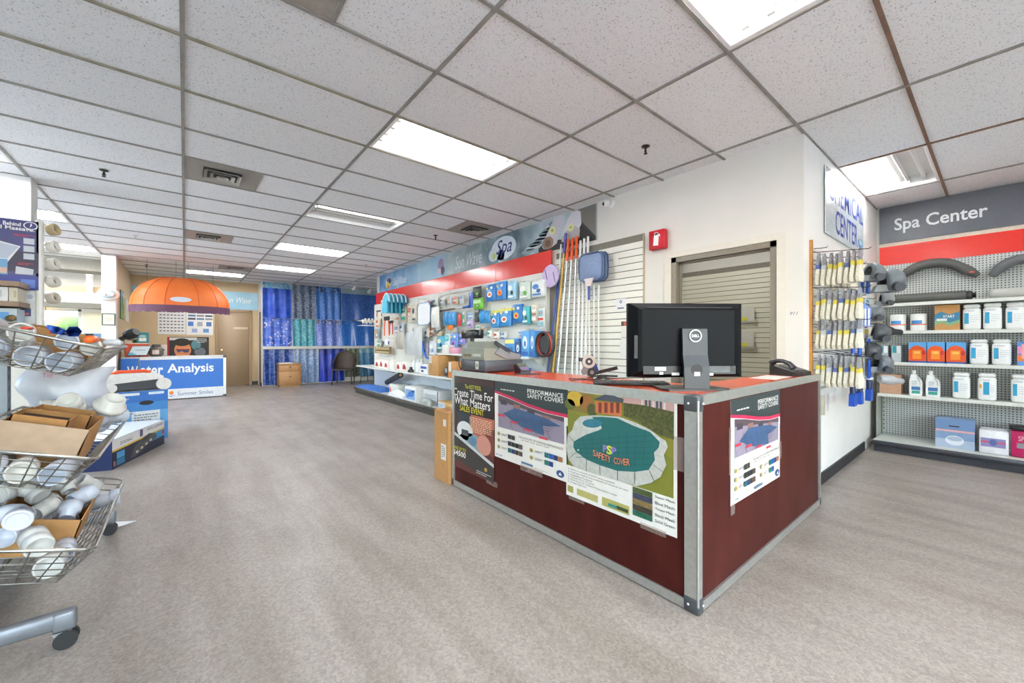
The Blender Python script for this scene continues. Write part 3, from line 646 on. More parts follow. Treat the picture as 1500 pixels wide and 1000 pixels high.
# keyboard, mouse, cables on the counter beside it
kb = thing('keyboard', 'slim black computer keyboard lying behind the monitor stand', 'keyboard', (2.0, 1.36, CZ), -.85)
MB().rbox((-.21, -.065, 0), (.21, .065, .016), blk, .006, 1).build('case', kb, world=False)
for r_ in range(4):
    kk = MB()
    for c_ in range(14): kk.box((-.2 + .0286 * c_, -.056 + .029 * r_, .016), (-.176 + .0286 * c_, -.034 + .029 * r_, .021), M('#2A2C30', .4))
    kk.build('key_row', kb, world=False)
ms = thing('computer_mouse', 'black computer mouse by the left edge of the monitor', 'mouse', (2.03, 1.60, CZ), .6)
MB().grid(lambda u, v: ((u - .5) * .066 * math.sin(math.pi * min(max(v, .08), .95)) ** .35, (v - .5) * .115, .036 * math.sin(math.pi * (u * .9 + .05)) ** .5 * math.sin(math.pi * (.12 + v * .8)) ** .7), 10, 12, M('#17191B', .25)).build('shell', ms, world=False)
MB().cyl((-.004, .03, .031), (.004, .03, .031), .008, M('#55595C', .5), n=10).build('wheel', ms, world=False)
one(MB().tube([(2.02, 1.66, CZ + .004), (2.05, 1.75, CZ + .004), (1.98, 1.82, CZ + .004), (1.9, 1.72, CZ + .004), (1.9, 1.5, CZ + .03), (2.0, 1.35, CZ + .04), (2.03, 1.12, CZ + .06), (2.05, 1.02, CZ + .105)], .003, blk, 6), 'computer_cable', 'thin black cable running into the round hole of the monitor stand', 'cable')
# stapler
q = atz(889, 552, CZ); stp = thing('stapler', 'dark stapler lying open beside the computer mouse', 'stapler', (q.x, q.y, CZ), -1.1)
MB().rbox((-.075, -.018, 0), (.075, .018, .012), M('#2A2624', .4), .005, 1).build('base', stp, world=False)
MB().obox(Fr((-.07, 0, .014), (.966, 0, .26), (0, 1, 0)), 0, .15, -.016, .016, 0, .024, M('#3A3330', .35)).build('arm', stp, world=False)
# tape dispenser (blue parcel tape gun) hanging on slatwall / standing on the counter
q = V((2.22, 1.83, CZ)); tg = thing('tape_gun', 'blue and grey parcel tape gun standing on the counter', 'tape gun', q, -.7)
fr = Fr((0, 0, 0), (1, 0, 0), (0, 0, 1))
MB().obox(Fr((.035, 0, .03), (-.35, 0, .93), (0, 1, 0)), 0, .13, -.014, .014, -.02, .02, M('#22357A', .4)).build('handle', tg, world=False)
MB().cyl((-.02, -.028, .11), (-.02, .028, .11), .046, M('#C9C7BE', .35), n=24).cyl((-.02, -.030, .11), (-.02, .030, .11), .026, M('#3A3A3A', .5), n=20).cyl((-.02, -.031, .11), (-.02, .031, .11), .010, M('#D5D3CC', .4), n=12).build('tape_roll', tg, world=False)
MB().cyl((.0, -.03, .034), (.0, .03, .034), .033, M('#2A2B2C', .5), n=20).cyl((.0, -.0305, .034), (.0, .0305, .034), .014, M('#8A8C8C', .4), n=12).build('roller', tg, world=False)
MB().prism(fr, [(-.06, .015), (-.03, .02), (-.02, .07), (-.05, .07), (-.07, .04)], -.026, .026, M('#7C7F80', .4)).build('blade_guard', tg, world=False)
MB().box((-.085, -.026, .11), (-.06, .026, .135), blk).build('brush', tg, world=False)
# telephone and paper on the right arm
ph = thing('telephone', 'black desk telephone with corded handset at the counter end', 'telephone', (3.5, 1.0, CZ), -.35)
MB().prism(Fr((0, 0, 0), (0, 1, 0), (0, 0, 1)), [(-.09, 0), (.09, 0), (.09, .075), (-.09, .03)], -.09, .1, M('#1E1D1F', .35)).build('base', ph, world=False)
MB().obox(Fr((.0, -.085, .031), (1, 0, 0), (0, .97, .24)), -.03, .09, .02, .15, .0, .004, M('#3A3A3C', .4)).build('keypad', ph, world=False)
MB().tube([(-.07, -.08, .055), (-.07, -.05, .09), (-.07, 0, .105), (-.07, .05, .105), (-.07, .09, .085)], .018, M('#2B2A2C', .3), 8, rs=[.024, .017, .015, .017, .024]).build('handset', ph, world=False)
MB().tube([(-.07 + .008 * math.sin(i * 1.6), -.09 - .004 * i, .03 + .008 * math.cos(i * 1.6)) for i in range(16)], .003, blk, 5).build('cord', ph, world=False)
one(MB().obox(Fr((2.98, .93, CZ + .0005), (1, .02, 0), (-.02, 1, 0)), 0, .36, 0, .16, 0, .001, M('#E6E3DA', .5)), 'paper_sheet', 'white sheet of paper under the desk telephone', 'paper')
# cash register
rg = thing('cash_register', 'grey cash register with raised customer display on the counter', 'cash register', (1.84, 2.57, CZ))
x0, x1, y0, y1 = 1.835, 2.235, 2.58, 2.94
MB().rbox((x0, y0, CZ + .008), (x1, y1, CZ + .098), M('#4A5058', .45, var=.05), .008, 1).build('cash_drawer', rg)
for x in (x0 + .03, x1 - .03):
    for y in (y0 + .03, y1 - .03): MB().cyl((x, y, CZ), (x, y, CZ + .009), .012, blk, n=8).build('foot', rg)
F_ = Fr((0, 0, 0), (1, 0, 0), (0, 0, 1))                      # side profile in X, Z; body runs along Y
MB().prism(F_, [(x0 + .005, CZ + .098), (x1 - .02, CZ + .098), (x1 - .015, CZ + .12), (x0 + .13, CZ + .195), (x0 + .0, CZ + .195), (x0 - .0, CZ + .12)], -y1 + .02, -y0 - .012, lgrey).build('body', rg)
MB().prism(F_, [(x0 + .02, CZ + .195), (x0 + .19, CZ + .165), (x0 + .22, CZ + .18), (x0 + .12, CZ + .25), (x0 + .03, CZ + .25)], -y1 + .07, -y0 - .03, M('#7A7F75', .5)).build('printer_hood', rg)
MB().prism(F_, [(x0 + .12, CZ + .255), (x0 + .30, CZ + .165), (x1 - .06, CZ + .15), (x0 + .20, CZ + .175), (x0 + .11, CZ + .235)], -y0 - .03, -y0 - .010, dgrey).build('side_cheek', rg)
MB().prism(F_, [(x0 + .10, CZ + .155), (x0 + .15, CZ + .20), (x0 + .25, CZ + .145), (x0 + .255, CZ + .165), (x1 - .03, CZ + .14), (x1 - .045, CZ + .108), (x0 + .21, CZ + .108)], -y0 - .012, -y0 + .004, M('#8B9095', .4)).build('key_deck_side', rg)
for r_ in range(3): MB().obox(Fr((x0 + .2 + .06 * r_, y0 + .05, CZ + .168 - .018 * r_), (.95, 0, -.3), (0, 1, 0)), 0, .045, 0, .24, 0, .008, M('#C9C6B8' if r_ else '#5A6068', .5)).build('key_row', rg)
for z0, z1, nm in ((.128, .15, 'label_plate'),): MB().box((x0 - .003, y0 + .06, CZ + z0), (x0 + .002, y0 + .17, CZ + z1), M('#C2C4BC', .4)).build(nm, rg)
MB().box((x0 - .003, y0 + .2, CZ + .125), (x0 + .001, y0 + .31, CZ + .145), M('#6B5B40', .5)).build('paper_slot', rg)
pr = Print(Fr((x0 - .0005, y0 + .13, CZ + .025), (0, -1, 0), (0, 0, 1)), .045, .065, .001); pr.rect(0, 0, 1, 1, '#DAD9D0').poly([(.2, .35), (.8, .35), (.5, .85)], '#3E4A1E', 1).poly([(.4, .4), (.6, .4), (.5, .7)], '#B5A83A', 2).lines(.2, .1, .8, .25, 2, '#8A8A84', 1).done(rg, 'warning_sticker')
MB().cyl((x0 + .06, y1 - .09, CZ + .19), (x0 + .06, y1 - .09, CZ + .285), .018, blk, n=10).build('display_pole', rg)
MB().rbox((x0 + .03, y1 - .23, CZ + .275), (x0 + .085, y1 + .04, CZ + .35), M('#15181E', .25), .008, 1).build('customer_display', rg)
one(MB().tube([(x0 + .02, y1 + .008, CZ + .12), (x0, y1 + .02, CZ + .11), (x0 - .004, y1 + .02, CZ + .05), (x0 + .01, y1 + .012, CZ + .012), (x0 + .05, y1 + .01, CZ + .008), (x0 + .2, y1 + .015, CZ + .008)], .005, blk, 6), 'register_cable', 'thick black cable curling down behind the cash register', 'cable')
# card terminal beside it
q = atz(765, 547, CZ); ct = thing('card_terminal', 'dark card payment terminal tilted beside the cash register', 'card terminal', (q.x, q.y, CZ), -.4)
MB().prism(Fr((0, 0, 0), (0, 1, 0), (0, 0, 1)), [(-.09, 0), (.08, 0), (.09, .05), (.06, .075), (-.085, .022)], -.04, .04, M('#231C24', .35)).build('body', ct, world=False)
MB().obox(Fr((0, -.08, .026), (1, 0, 0), (0, .94, .34)), -.032, .032, .0, .07, 0, .004, M('#7A6A86', .35)).build('keypad', ct, world=False)
MB().obox(Fr((0, -.08, .026), (1, 0, 0), (0, .94, .34)), -.032, .032, .08, .14, 0, .003, M('#5F6A5C', .2)).build('screen', ct, world=False)
one(MB().obox(Fr((1.90, 2.28, CZ + .0006), (.9, -.43, 0), (.43, .9, 0)), 0, .2, 0, .07, 0, .006, M('#2A2A2B', .4)), 'notepad', 'flat black notepad lying in front of the cash register', 'notepad')
# tall carton against the counter's far end
cb = M('#B98A54', .75, var=.06, scale=30); cb2 = M('#A97B47', .75, var=.06, scale=30)
bx = thing('cardboard_box', 'tall narrow cardboard box leaning against the counter end', 'box', (1.80, 3.05, 0))
MB().box((1.78, 3.05, 0), (2.06, 3.30, .62), cb).build('carton', bx)
MB().obox(Fr((1.78, 3.05, .62), (1, 0, 0), (0, 1, .02)), -.01, .14, 0, .25, 0, .004, cb2).obox(Fr((1.92, 3.05, .62), (1, 0, 0), (0, 1, -.02)), .002, .15, 0, .25, .004, .008, cb).build('flap', bx)
p = Print(Fr((1.78, 3.18, .20), (0, -1, 0), (0, 0, 1)), .09, .14, .001); p.rect(0, 0, 1, 1, '#E6E6E2').lines(.1, .1, .5, .9, 6, '#55585C', 1).rect(.6, .2, .7, .8, '#33363A', 1).done(bx, 'shipping_label')
p = Print(Fr((1.78, 3.14, .50), (0, -1, 0), (0, 0, 1)), .05, .06, .001); p.rect(0, 0, 1, 1, '#E6E6E2').done(bx, 'sticker')

# ================================================================== LONG SHELF RUN ON THE RIGHT WALL
def peg_mat(name, base, hole, pitch=.0254, r=.16, axis='X'):
    m, n, l, b = nodes_mat(name)
    tc = n.new('ShaderNodeTexCoord'); sx = n.new('ShaderNodeSeparateXYZ'); l.new(tc.outputs['Object'], sx.inputs[0])
    def fr_(o):
        a = n.new('ShaderNodeMath'); a.operation = 'MULTIPLY'; a.inputs[1].default_value = 1 / pitch; l.new(o, a.inputs[0])
        f = n.new('ShaderNodeMath'); f.operation = 'FRACT'; l.new(a.outputs[0], f.inputs[0])
        s = n.new('ShaderNodeMath'); s.operation = 'SUBTRACT'; s.inputs[1].default_value = .5; l.new(f.outputs[0], s.inputs[0])
        p = n.new('ShaderNodeMath'); p.operation = 'POWER'; p.inputs[1].default_value = 2; l.new(s.outputs[0], p.inputs[0]); return p.outputs[0]
    ad = n.new('ShaderNodeMath'); ad.operation = 'ADD'; l.new(fr_(sx.outputs[1]), ad.inputs[0]); l.new(fr_(sx.outputs[2]), ad.inputs[1])
    c = n.new('ShaderNodeMath'); c.operation = 'LESS_THAN'; c.inputs[1].default_value = r * r; l.new(ad.outputs[0], c.inputs[0])
    mx = n.new('ShaderNodeMix'); mx.data_type = 'RGBA'; l.new(c.outputs[0], mx.inputs[0]); mx.inputs[6].default_value = lin(base) + [1]; mx.inputs[7].default_value = lin(hole) + [1]
    l.new(mx.outputs[2], b.inputs['Base Color']); b.inputs['Roughness'].default_value = .5; return m
XP, GY0, GY1 = 3.70, 3.80, 10.0
shelf_w = M('#E4E6E4', .45, var=.03); kick = M('#45423C', .5, var=.08)
pegw = peg_mat('white_pegboard', '#E3E4DE', '#8E908C')
gd = thing('shelving_unit', 'long white shelving unit with pegboard back along the right wall', 'shelving', (XP, (GY0 + GY1) / 2, 0))
secs = [GY0 + (GY1 - GY0) * k / 5 for k in range(6)]
for k in range(5):
    a, b_ = secs[k] + .004, secs[k + 1] - .004
    MB().box((XP, a, .72), (XP + .012, b_, 2.17), pegw).build('pegboard', gd)
    MB().box((XP, a, .14), (XP + .012, b_, .715), M('#D2DAE4', .45, var=.02)).build('back_panel', gd)
    MB().box((3.2, a, .115), (XP, b_, .145), shelf_w).build('base_deck', gd)
    MB().box((3.235, a, 0), (3.25, b_, .115), kick).build('kick_plate', gd)
    MB().rbox((3.192, a, .085), (3.225, b_, .148), kick if True else shelf_w, .008, 1).build('bumper', gd)
for y in secs:
    yy = min(max(y, GY0 + .014), GY1 - .014)
    MB().box((XP + .013, yy - .014, 0), (XP + .06, yy + .014, 2.17), M('#CFD2CE', .45)).build('upright', gd)
def shelf(parent, y0, y1, z, xf, xb=XP, br=True):
    s_ = MB().box((xf, y0, z - .028), (xb, y1, z), shelf_w).build('shelf', parent)
    if br:
        for y in (y0 + .01, y1 - .014): MB().prism(Fr((0, y, 0), (1, 0, 0), (0, 0, 1)), [(xb, z - .03), (xf + .1, z - .03), (xb, z - .14)], 0, -.004, shelf_w).build('bracket', s_)
    return s_
for k in range(5): shelf(gd, secs[k] + .003, secs[k + 1] - .003, .67, 3.25)
shelf(gd, GY0 + .05, secs[1] - .003, 1.05, 3.42); shelf(gd, secs[1] + .003, secs[2] - .003, 1.05, 3.42)
# red header panels
seams = [GY1 + .12] + [atX(x, 420, 3.79).y for x in (618, 666, 726)] + [3.80]
redm = M('#D8281E', .25, var=.04, coat=.5); 
for k in range(4): MB().box((3.79, seams[k + 1] + .004, 2.17), (3.81, seams[k] - .004, 2.475), redm).build('header_panel', gd)

# ------------------------------------------------------------------ long picture banner above
BY0, BY1, BZ0, BZ1 = 3.08, 10.0, 2.475, 2.915
def banner_mat():
    m, n, l, b = nodes_mat('banner_print')
    tc = n.new('ShaderNodeTexCoord'); sx = n.new('ShaderNodeSeparateXYZ'); l.new(tc.outputs['Object'], sx.inputs[0])
    mr = n.new('ShaderNodeMapRange'); mr.inputs['From Min'].default_value = 0; mr.inputs['From Max'].default_value = -(BY1 - BY0); l.new(sx.outputs[1], mr.inputs[0])
    r = n.new('ShaderNodeValToRGB'); l.new(mr.outputs[0], r.inputs[0])
    stops = [(0, '#4E86BE'), (.18, '#6FA3CB'), (.36, '#A3C4D6'), (.475, '#8FBCD8'), (.48, '#9DB3B6'), (.58, '#93A3A6'), (.7, '#5F7782'), (.8, '#5A727C'), (.86, '#A9BCC2'), (1, '#A9B4B8')]
    while len(r.color_ramp.elements) < len(stops): r.color_ramp.elements.new(.5)
    for e_, (p_, c_) in zip(r.color_ramp.elements, stops): e_.position = p_; e_.color = lin(c_) + [1]
    no = n.new('ShaderNodeTexNoise'); no.inputs['Scale'].default_value = 3; no.inputs['Detail'].default_value = 4; l.new(tc.outputs['Object'], no.inputs['Vector'])
    r2 = n.new('ShaderNodeValToRGB'); r2.color_ramp.elements[0].position = .45; r2.color_ramp.elements[1].position = .75; l.new(no.outputs[0], r2.inputs[0])
    r2.color_ramp.elements[0].color = (0, 0, 0, 1); r2.color_ramp.elements[1].color = (.55, .55, .55, 1)
    mx = n.new('ShaderNodeMix'); mx.data_type = 'RGBA'; l.new(r2.outputs[0], mx.inputs[0]); l.new(r.outputs[0], mx.inputs[6]); mx.inputs[7].default_value = lin('#D5E2E8') + [1]
    l.new(mx.outputs[2], b.inputs['Base Color']); b.inputs['Roughness'].default_value = .4; return m
bn = thing('picture_banner', 'long sky-blue to grey picture banner with Spa logo and rolled towels', 'banner', (3.835, BY1, BZ0))
MB().box((3.835, BY0, BZ0), (3.848, BY1, BZ1), banner_mat()).build('board', bn)
bw, bh = BY1 - BY0, BZ1 - BZ0
p = Print(Fr((3.835, BY1, BZ0), (0, -1, 0), (0, 0, 1)), bw, bh, .001)
def bx_(x): return (BY1 - atX(x, 400, 3.835).y) / bw                    # banner fraction from a pixel column
def bell(x0, x1, y0, y1, c, L, n=20): p.ell((bx_(x0) + bx_(x1)) / 2, (y0 + y1) / 2, (bx_(x1) - bx_(x0)) / 2, (y1 - y0) / 2, c, L, n)
bell(565, 573, .12, .80, '#DDE6E4', 1); bell(566, 572, .15, .5, '#E3C93A', 2); bell(567, 571, .12, .32, '#D9732A', 3); bell(566.5, 572, .5, .75, '#7A6FB0', 2); bell(569.5, 573, .4, .66, '#3A5A4A', 3)
p.done(bn, 'emblem'); p = Print(p.fr, bw, bh, .001)
p.text('Sun Wave', bx_(576), .22, bx_(595), .62, '#E9F0F2', 1, .0, .3)
p.done(bn, 'lettering'); p = Print(p.fr, bw, bh, .001)
bell(640, 651.5, .2, .9, '#B9AEC6', 1); bell(642, 650, .3, .85, '#8E86A8', 2); bell(646, 651, .12, .5, '#4A4A60', 3); bell(641, 646, .2, .45, '#D9C4CE', 3)
p.done(bn, 'flower_print'); p = Print(p.fr, bw, bh, .001)
p.text('Sun Wave', bx_(667), .2, bx_(706), .72, '#DCE6E6', 1, .0, .3)
p.done(bn, 'lettering'); p = Print(p.fr, bw, bh, .001)
bell(720, 756, .1, .93, '#DDE7F2', 1, 28); bell(716, 730, .12, .6, '#CFE0E6', 2); bell(728, 739, .02, .5, '#D5E2EE', 1); bell(721, 727, .2, .42, '#C9D48A', 3)
p.text('Spa', bx_(727), .18, bx_(750), .82, '#2A3C78', 4, .005, .35)
p.done(bn, 'spa_logo'); p = Print(p.fr, bw, bh, .001)
for k in range(9): bell(764 + 5 * k, 784 + 5.2 * k, .10 + .08 * k, .24 + .085 * k, ('#8FA6AE', '#C3D2D6', '#71868F')[k % 3], 1, 12)
p.done(bn, 'ripple_print'); p = Print(p.fr, bw, bh, .001)
# towels on dark slate
p.poly([(bx_(789), .0), (bx_(789), .16), (bx_(800), .36), (bx_(832), .22), (bx_(846), .95), (bx_(873), .99), (bx_(873), 0)], '#2C2B2A', 2)
p.poly([(bx_(842), .99), (bx_(873), .99), (bx_(873), .1), (bx_(852), .62)], '#77736C', 3)
def towel(pts, c, L): p.poly([(bx_(x), y) for x, y in pts], c, L)
towel([(794, .2), (803, .62), (812, .98), (826, .98), (827, .8), (819, .42), (816, .18), (806, .08), (797, .1)], '#C9C6CC', 4)
bell(795, 811, .06, .46, '#8C7364', 5); bell(799, 807, .14, .36, '#6E574A', 6)
towel([(824, .4), (832, .8), (838, .97), (846, .98), (851, .9), (852, .55), (846, .35), (838, .22), (828, .26)], '#D5D3D8', 5)
towel([(822, .2), (828, .45), (842, .55), (850, .42), (849, .18), (838, .05)], '#B9B0AE', 6)
bell(805, 814, .48, .74, '#DDE0B0', 7); bell(832, 841, .42, .64, '#DDE0B0', 7); bell(807.5, 811.5, .56, .66, '#B5B84A', 8); bell(834.5, 838.5, .5, .58, '#B5B84A', 8)
p.done(bn, 'towel_picture')

# ------------------------------------------------------------------ packs hanging on hooks
chrome = M('#B9BBBD', .25, .9)
def fr_at(x0, x1, y0, y1, X):
    """frame facing the aisle on the plane X = const; pixel box -> frame at its bottom left, width, height"""
    xm = (x0 + x1) / 2
    A = atX(x0, 500, X).y; B = atX(x1, 500, X).y; zt = atX(xm, y0, X).z; zb = atX(xm, y1, X).z
    return Fr((X, A, zb), (0, -1, 0), (0, 0, 1)), A - B, zt - zb
def pouch(mb, fr, w, h, d, m, n=6):
    """pillow-shaped pack with flat crimped ends"""
    def f(u, v):
        b = max(0, math.sin(math.pi * min(max((v - .06) / .86, 0), 1))) ** .5 * max(0, math.sin(math.pi * u)) ** .4
        return fr.p(u * w, v * h, d * b + .001)
    mb.grid(f, n, n, m); mb.grid(lambda u, v: fr.p((1 - u) * w, v * h, 0), 1, 1, m, False)
PK = []
def hang(box, label, base, art='text', acc=('#FFFFFF', '#E8732C'), X=3.62, d=.03, n=1, name='hanging_pack', cat='package', group='packs hanging on the long pegboard', head=None, dx=.03, dy=.0):
    for k in range(n):
        xx = X + k * dx
        fr, w, h = fr_at(*box, X); w *= .95; PK.append((fr.o.y - w - .03, fr.o.y + .03, fr.o.z - .03, fr.o.z + h + .03))
        fr = Fr((xx, fr.o.y + k * dy, fr.o.z), (0, -1, 0), (0, 0, 1))
        t = thing(name, label, cat, fr.o, group=group)
        mb = MB(); pouch(mb, fr, w, h * .86 if head else h, d * .8, M(base, .3, var=.12, scale=40)); mb.build('pouch', t)
        if head: MB().obox(fr, 0, w, h * .84, h, 0, .002, M(head, .4)).build('header_card', t)
        if xx < XP - .02: MB().tube([(XP, fr.p(w / 2, 0).y, fr.o.z + h * .97), (xx - .02, fr.p(w / 2, 0).y, fr.o.z + h * .97), (xx - .03, fr.p(w / 2, 0).y, fr.o.z + h * .97 + .012)], .0025, chrome, 5).build('hook', t)
        if k == 0:
            p = Print(fr, w, h, d * .8 + .002, .0005)
            if art == 'text': p.rect(.15, .55, .85, .8, acc[0], 0).text('POOL', .22, .6, .78, .75, base, 1, .02).ell(.5, .3, .2, .14, acc[1], 0, 12).ell(.5, .3, .1, .07, acc[0], 1, 10)
            elif art == 'pic': p.ell(.4, .62, .25, .16, acc[0], 0, 14).ell(.62, .36, .16, .12, acc[1], 1, 12).rect(.15, .1, .8, .2, acc[0], 0)
            elif art == 'fish': p.ell(.5, .38, .24, .17, acc[0], 0, 14).ell(.5, .38, .15, .1, acc[1], 1, 12).ell(.26, .75, .1, .07, '#F2E24A', 0, 8).ell(.7, .78, .14, .08, '#FFFFFF', 0, 10).ell(.25, .2, .08, .05, '#2A4FA8', 0, 8)
            elif art == 'stripe': p.rect(.1, .1, .9, .3, acc[0], 0).rect(.1, .38, .9, .5, acc[1], 0).rect(.1, .58, .9, .9, acc[0], 0).text('spa', .2, .64, .8, .84, acc[1], 1)
            p.done(t)
B1, B2 = '#2F7CC4', '#3C93D2'
hang((712, 727, 417, 441), 'blue inflatable toy pack with cartoon print, first on the top hooks', B1, 'fish', ('#FFFFFF', '#E8732C'), n=2)
hang((727, 742, 413, 439), 'blue inflatable toy pack with white blossom print on the top hooks', '#3A86CE', 'fish', ('#F2A83A', '#D9482E'), n=2)
hang((744, 757, 412, 439), 'pale blue pack with dark figure print on the top hooks', '#9CCBE4', 'pic', ('#E9F2F4', '#2A2A33'), n=2)
hang((761, 778, 413, 439), 'white and lime green pack on the top hooks', '#C9D8CE', 'pic', ('#F4F4F0', '#58A83A'), n=2)
hang((779, 799, 411, 435), 'white pack with round blue picture on the top hooks', '#E6EBEC', 'pic', ('#3F7FC0', '#2C5A9A'), n=2)
hang((719, 732, 455, 480), 'blue goggles pack with yellow header strip on the middle hooks', B2, 'fish', ('#FFFFFF', '#C9452A'), n=2, head='#E3DE6A')
hang((732, 750, 452, 478), 'wide blue inflatable pack with yellow header strip on the middle hooks', '#3E8FD0', 'fish', ('#FFFFFF', '#D9642A'), n=2, head='#E3DE6A')
hang((751, 766, 446, 473), 'blue ring toy pack with orange picture on the middle hooks', '#2E78C0', 'fish', ('#F4C93A', '#D9482E'), n=2)
hang((766, 777, 449, 475), 'teal slim pack with dark picture on the middle hooks', '#49B3B8', 'pic', ('#E4F2F0', '#2C3C50'), n=2)
hang((780, 788, 445, 473), 'beige and white tube pack on the middle hooks', '#D5CDBE', 'stripe', ('#F0EEE8', '#8A6A50'))
hang((789, 799, 452, 480), 'white snorkel pack with teal base on the middle hooks', '#E9ECE8', 'stripe', ('#8FC6D0', '#C9322A'))
hang((693, 706, 420, 437), 'black and green grip pack hung above the lime card', '#22282A', 'pic', ('#3A4A3A', '#6CC03A'))
hang((694, 709, 437, 453), 'lime green carded pack below the black grip pack', '#6FC83A', 'text', ('#EAF6DA', '#2E5A1E'))
hang((696, 704, 453, 472), 'narrow black pack under the lime green card', '#262A2C', 'pic', ('#3A4046', '#55606A'))
for k in range(3): hang((650 + 6 * k, 656.5 + 6 * k, 457, 476), 'plain blue tube pack hung in a row of three above the orange tag', '#3C93D0', 'none', X=3.6, d=.05)
for k in range(2): hang((703 + 8 * k, 710.5 + 8 * k, 455, 474), 'plain blue tube pack hung beside the lime green card', '#3C93D0', 'none', X=3.6, d=.06)
hang((656, 664, 476, 483), 'small orange tag pack under the blue tubes', '#E8822A', 'none', d=.01)
hang((671, 676.5, 460, 478), 'slim red pack beside the blue tubes', '#B5343A', 'none'); hang((677, 684, 456, 479), 'grey pack with green top beside the slim red pack', '#9AA6A4', 'pic', ('#3FA86A', '#E4E8E8'))
hang((685, 694, 458, 468), 'small white and blue card above the lilac pack', '#E9EEF2', 'stripe', ('#4A8FCC', '#E9EEF2'), d=.01); hang((684, 694, 469, 481), 'small lilac pack with white print', '#B4A4CE', 'pic', ('#E9E4F2', '#7A5AA0'))
hang((687, 693, 428, 451), 'royal blue brush handle pack beside the grip pack', '#2A56B8', 'none', d=.02)
hang((641, 652, 492, 513), 'aqua test kit box hung over the small shelf', '#4FA8CC', 'pic', ('#D9E8C9', '#2A5A80'))
hang((652, 660, 489, 515), 'tall white pack with teal stripe over the small shelf', '#E4EEF0', 'stripe', ('#3FB0B8', '#E4EEF0')); hang((660, 672, 488, 513), 'blue and violet toy pack over the small shelf', '#5A8FD6', 'fish', ('#C48FD0', '#6A3A90')); hang((672, 682, 490, 505), 'violet and blue carded toy over the small shelf', '#8A86C8', 'pic', ('#4A6FC0', '#C9C2EA'))
hang((617, 628, 502, 521), 'pale lilac coiled hose bag on the lower hooks', '#C4C0DC', 'pic', ('#E6E2F0', '#4A6FB8')); hang((629, 640, 500, 521), 'clear bag with white fittings on the lower hooks', '#D0D8E0', 'pic', ('#F2F4F4', '#8FA8CC'))
# many small white, grey and clear packs between the larger goods
RP = random.Random(21); pal = [('#E6E8E4', 'white'), ('#C9CFD0', 'pale grey'), ('#B4C4D4', 'pale blue'), ('#D9D2C0', 'cream'), ('#8FA0AE', 'steel grey')]
acs = [('#3A78C0', 'blue'), ('#C9452E', 'red'), ('#3FA088', 'green'), ('#E0A83A', 'yellow'), ('#5A5E66', 'dark')]
for k, (x, y, w_, h_) in enumerate(((580, 450, 7, 20), (588, 449, 8, 22), (597, 447, 7, 24), (604, 446, 7, 26), (634, 436, 8, 14), (626, 440, 6, 20), (578, 476, 7, 16), (586, 474, 6, 14), (622, 482, 7, 15), (630, 478, 6, 14), (638, 466, 8, 18), (640, 484, 7, 10), (664, 480, 6, 9), (697, 476, 7, 12), (705, 478, 8, 14), (714, 484, 8, 12), (724, 486, 8, 12), (734, 486, 7, 12), (690, 484, 6, 12), (645, 437, 6, 10), (655, 436, 7, 10), (664, 434, 7, 12), (673, 432, 7, 13), (551, 466, 6, 14), (558, 440, 6, 12), (605, 480, 7, 12), (760, 484, 9, 10), (772, 482, 9, 10), (549, 482, 7, 14), (553, 498, 5, 10))):
    bc, bn_ = pal[RP.randrange(5)]; ac_, an_ = acs[RP.randrange(5)]
    hang((x, x + w_, y, y + h_), 'small %s pack with %s mark among the crowded pegs' % (bn_, an_), bc, ('pic', 'stripe', 'text', 'pic')[k % 4], (ac_, '#F2F2EE'), n=1 + k % 2, X=3.63, d=.025)
for k in range(46):                                              # bare hooks
    y_ = RP.uniform(4.0, 9.8); z_ = RP.choice((1.25, 1.45, 1.62, 1.8, 1.95, 2.08))
    if any(a < y_ < b_ and c < z_ < d_ for a, b_, c, d_ in PK) or y_ > 8.2: continue
    one(MB().tube([(XP, y_, z_), (XP - .14, y_, z_ - .004), (XP - .155, y_, z_ + .012)], .0028, chrome, 5), 'peg_hook', 'empty chrome hook on the long pegboard', 'hook', 'empty hooks on the long pegboard')
# blue curled hose in front
one(MB().tube([atX(619, 500, 3.55), atX(620, 515, 3.52), atX(624, 524, 3.5), atX(631, 526, 3.5), atX(638, 522, 3.5), atX(640, 519, 3.52)], .018, M('#1F66C8', .35), 8), 'blue_hose', 'short bright blue hose looped on the lower hooks', 'hose')
# vacuum heads, a stack of cyan curved plates
for k in range(5):
    X = 3.30 + .09 * k; base = atX(577, 457, 3.42)
    t = thing('vacuum_head', 'curved cyan pool vacuum plate in a row hung under the red header', 'pool vacuum', (X, base.y, base.z), group='cyan vacuum plates')
    c = M(('#4FB8D8', '#5FC3DE', '#3FA8D0', '#49B2D6', '#2F8FC4')[k], .35)
    fr = Fr((X, base.y + .3, base.z - .02), (0, -1, 0), (0, 0, 1))
    arch = [(.02, 0), (.06, .2), (.14, .33), (.26, .40), (.38, .38), (.44, .30), (.45, .22), (.40, .2), (.34, .26), (.30, .22), (.32, 0)]
    MB().prism(fr, arch, 0, .035, c).build('plate', t)
    MB().tube([fr.p(*q, .04) for q in arch[:7]], .014, M('#CFEAF0', .4), 6).build('rim', t)
    if k == 0: MB().tube([(X, base.y, base.z + .33), (XP, base.y, base.z + .33)], .004, chrome, 5).build('hook', t)
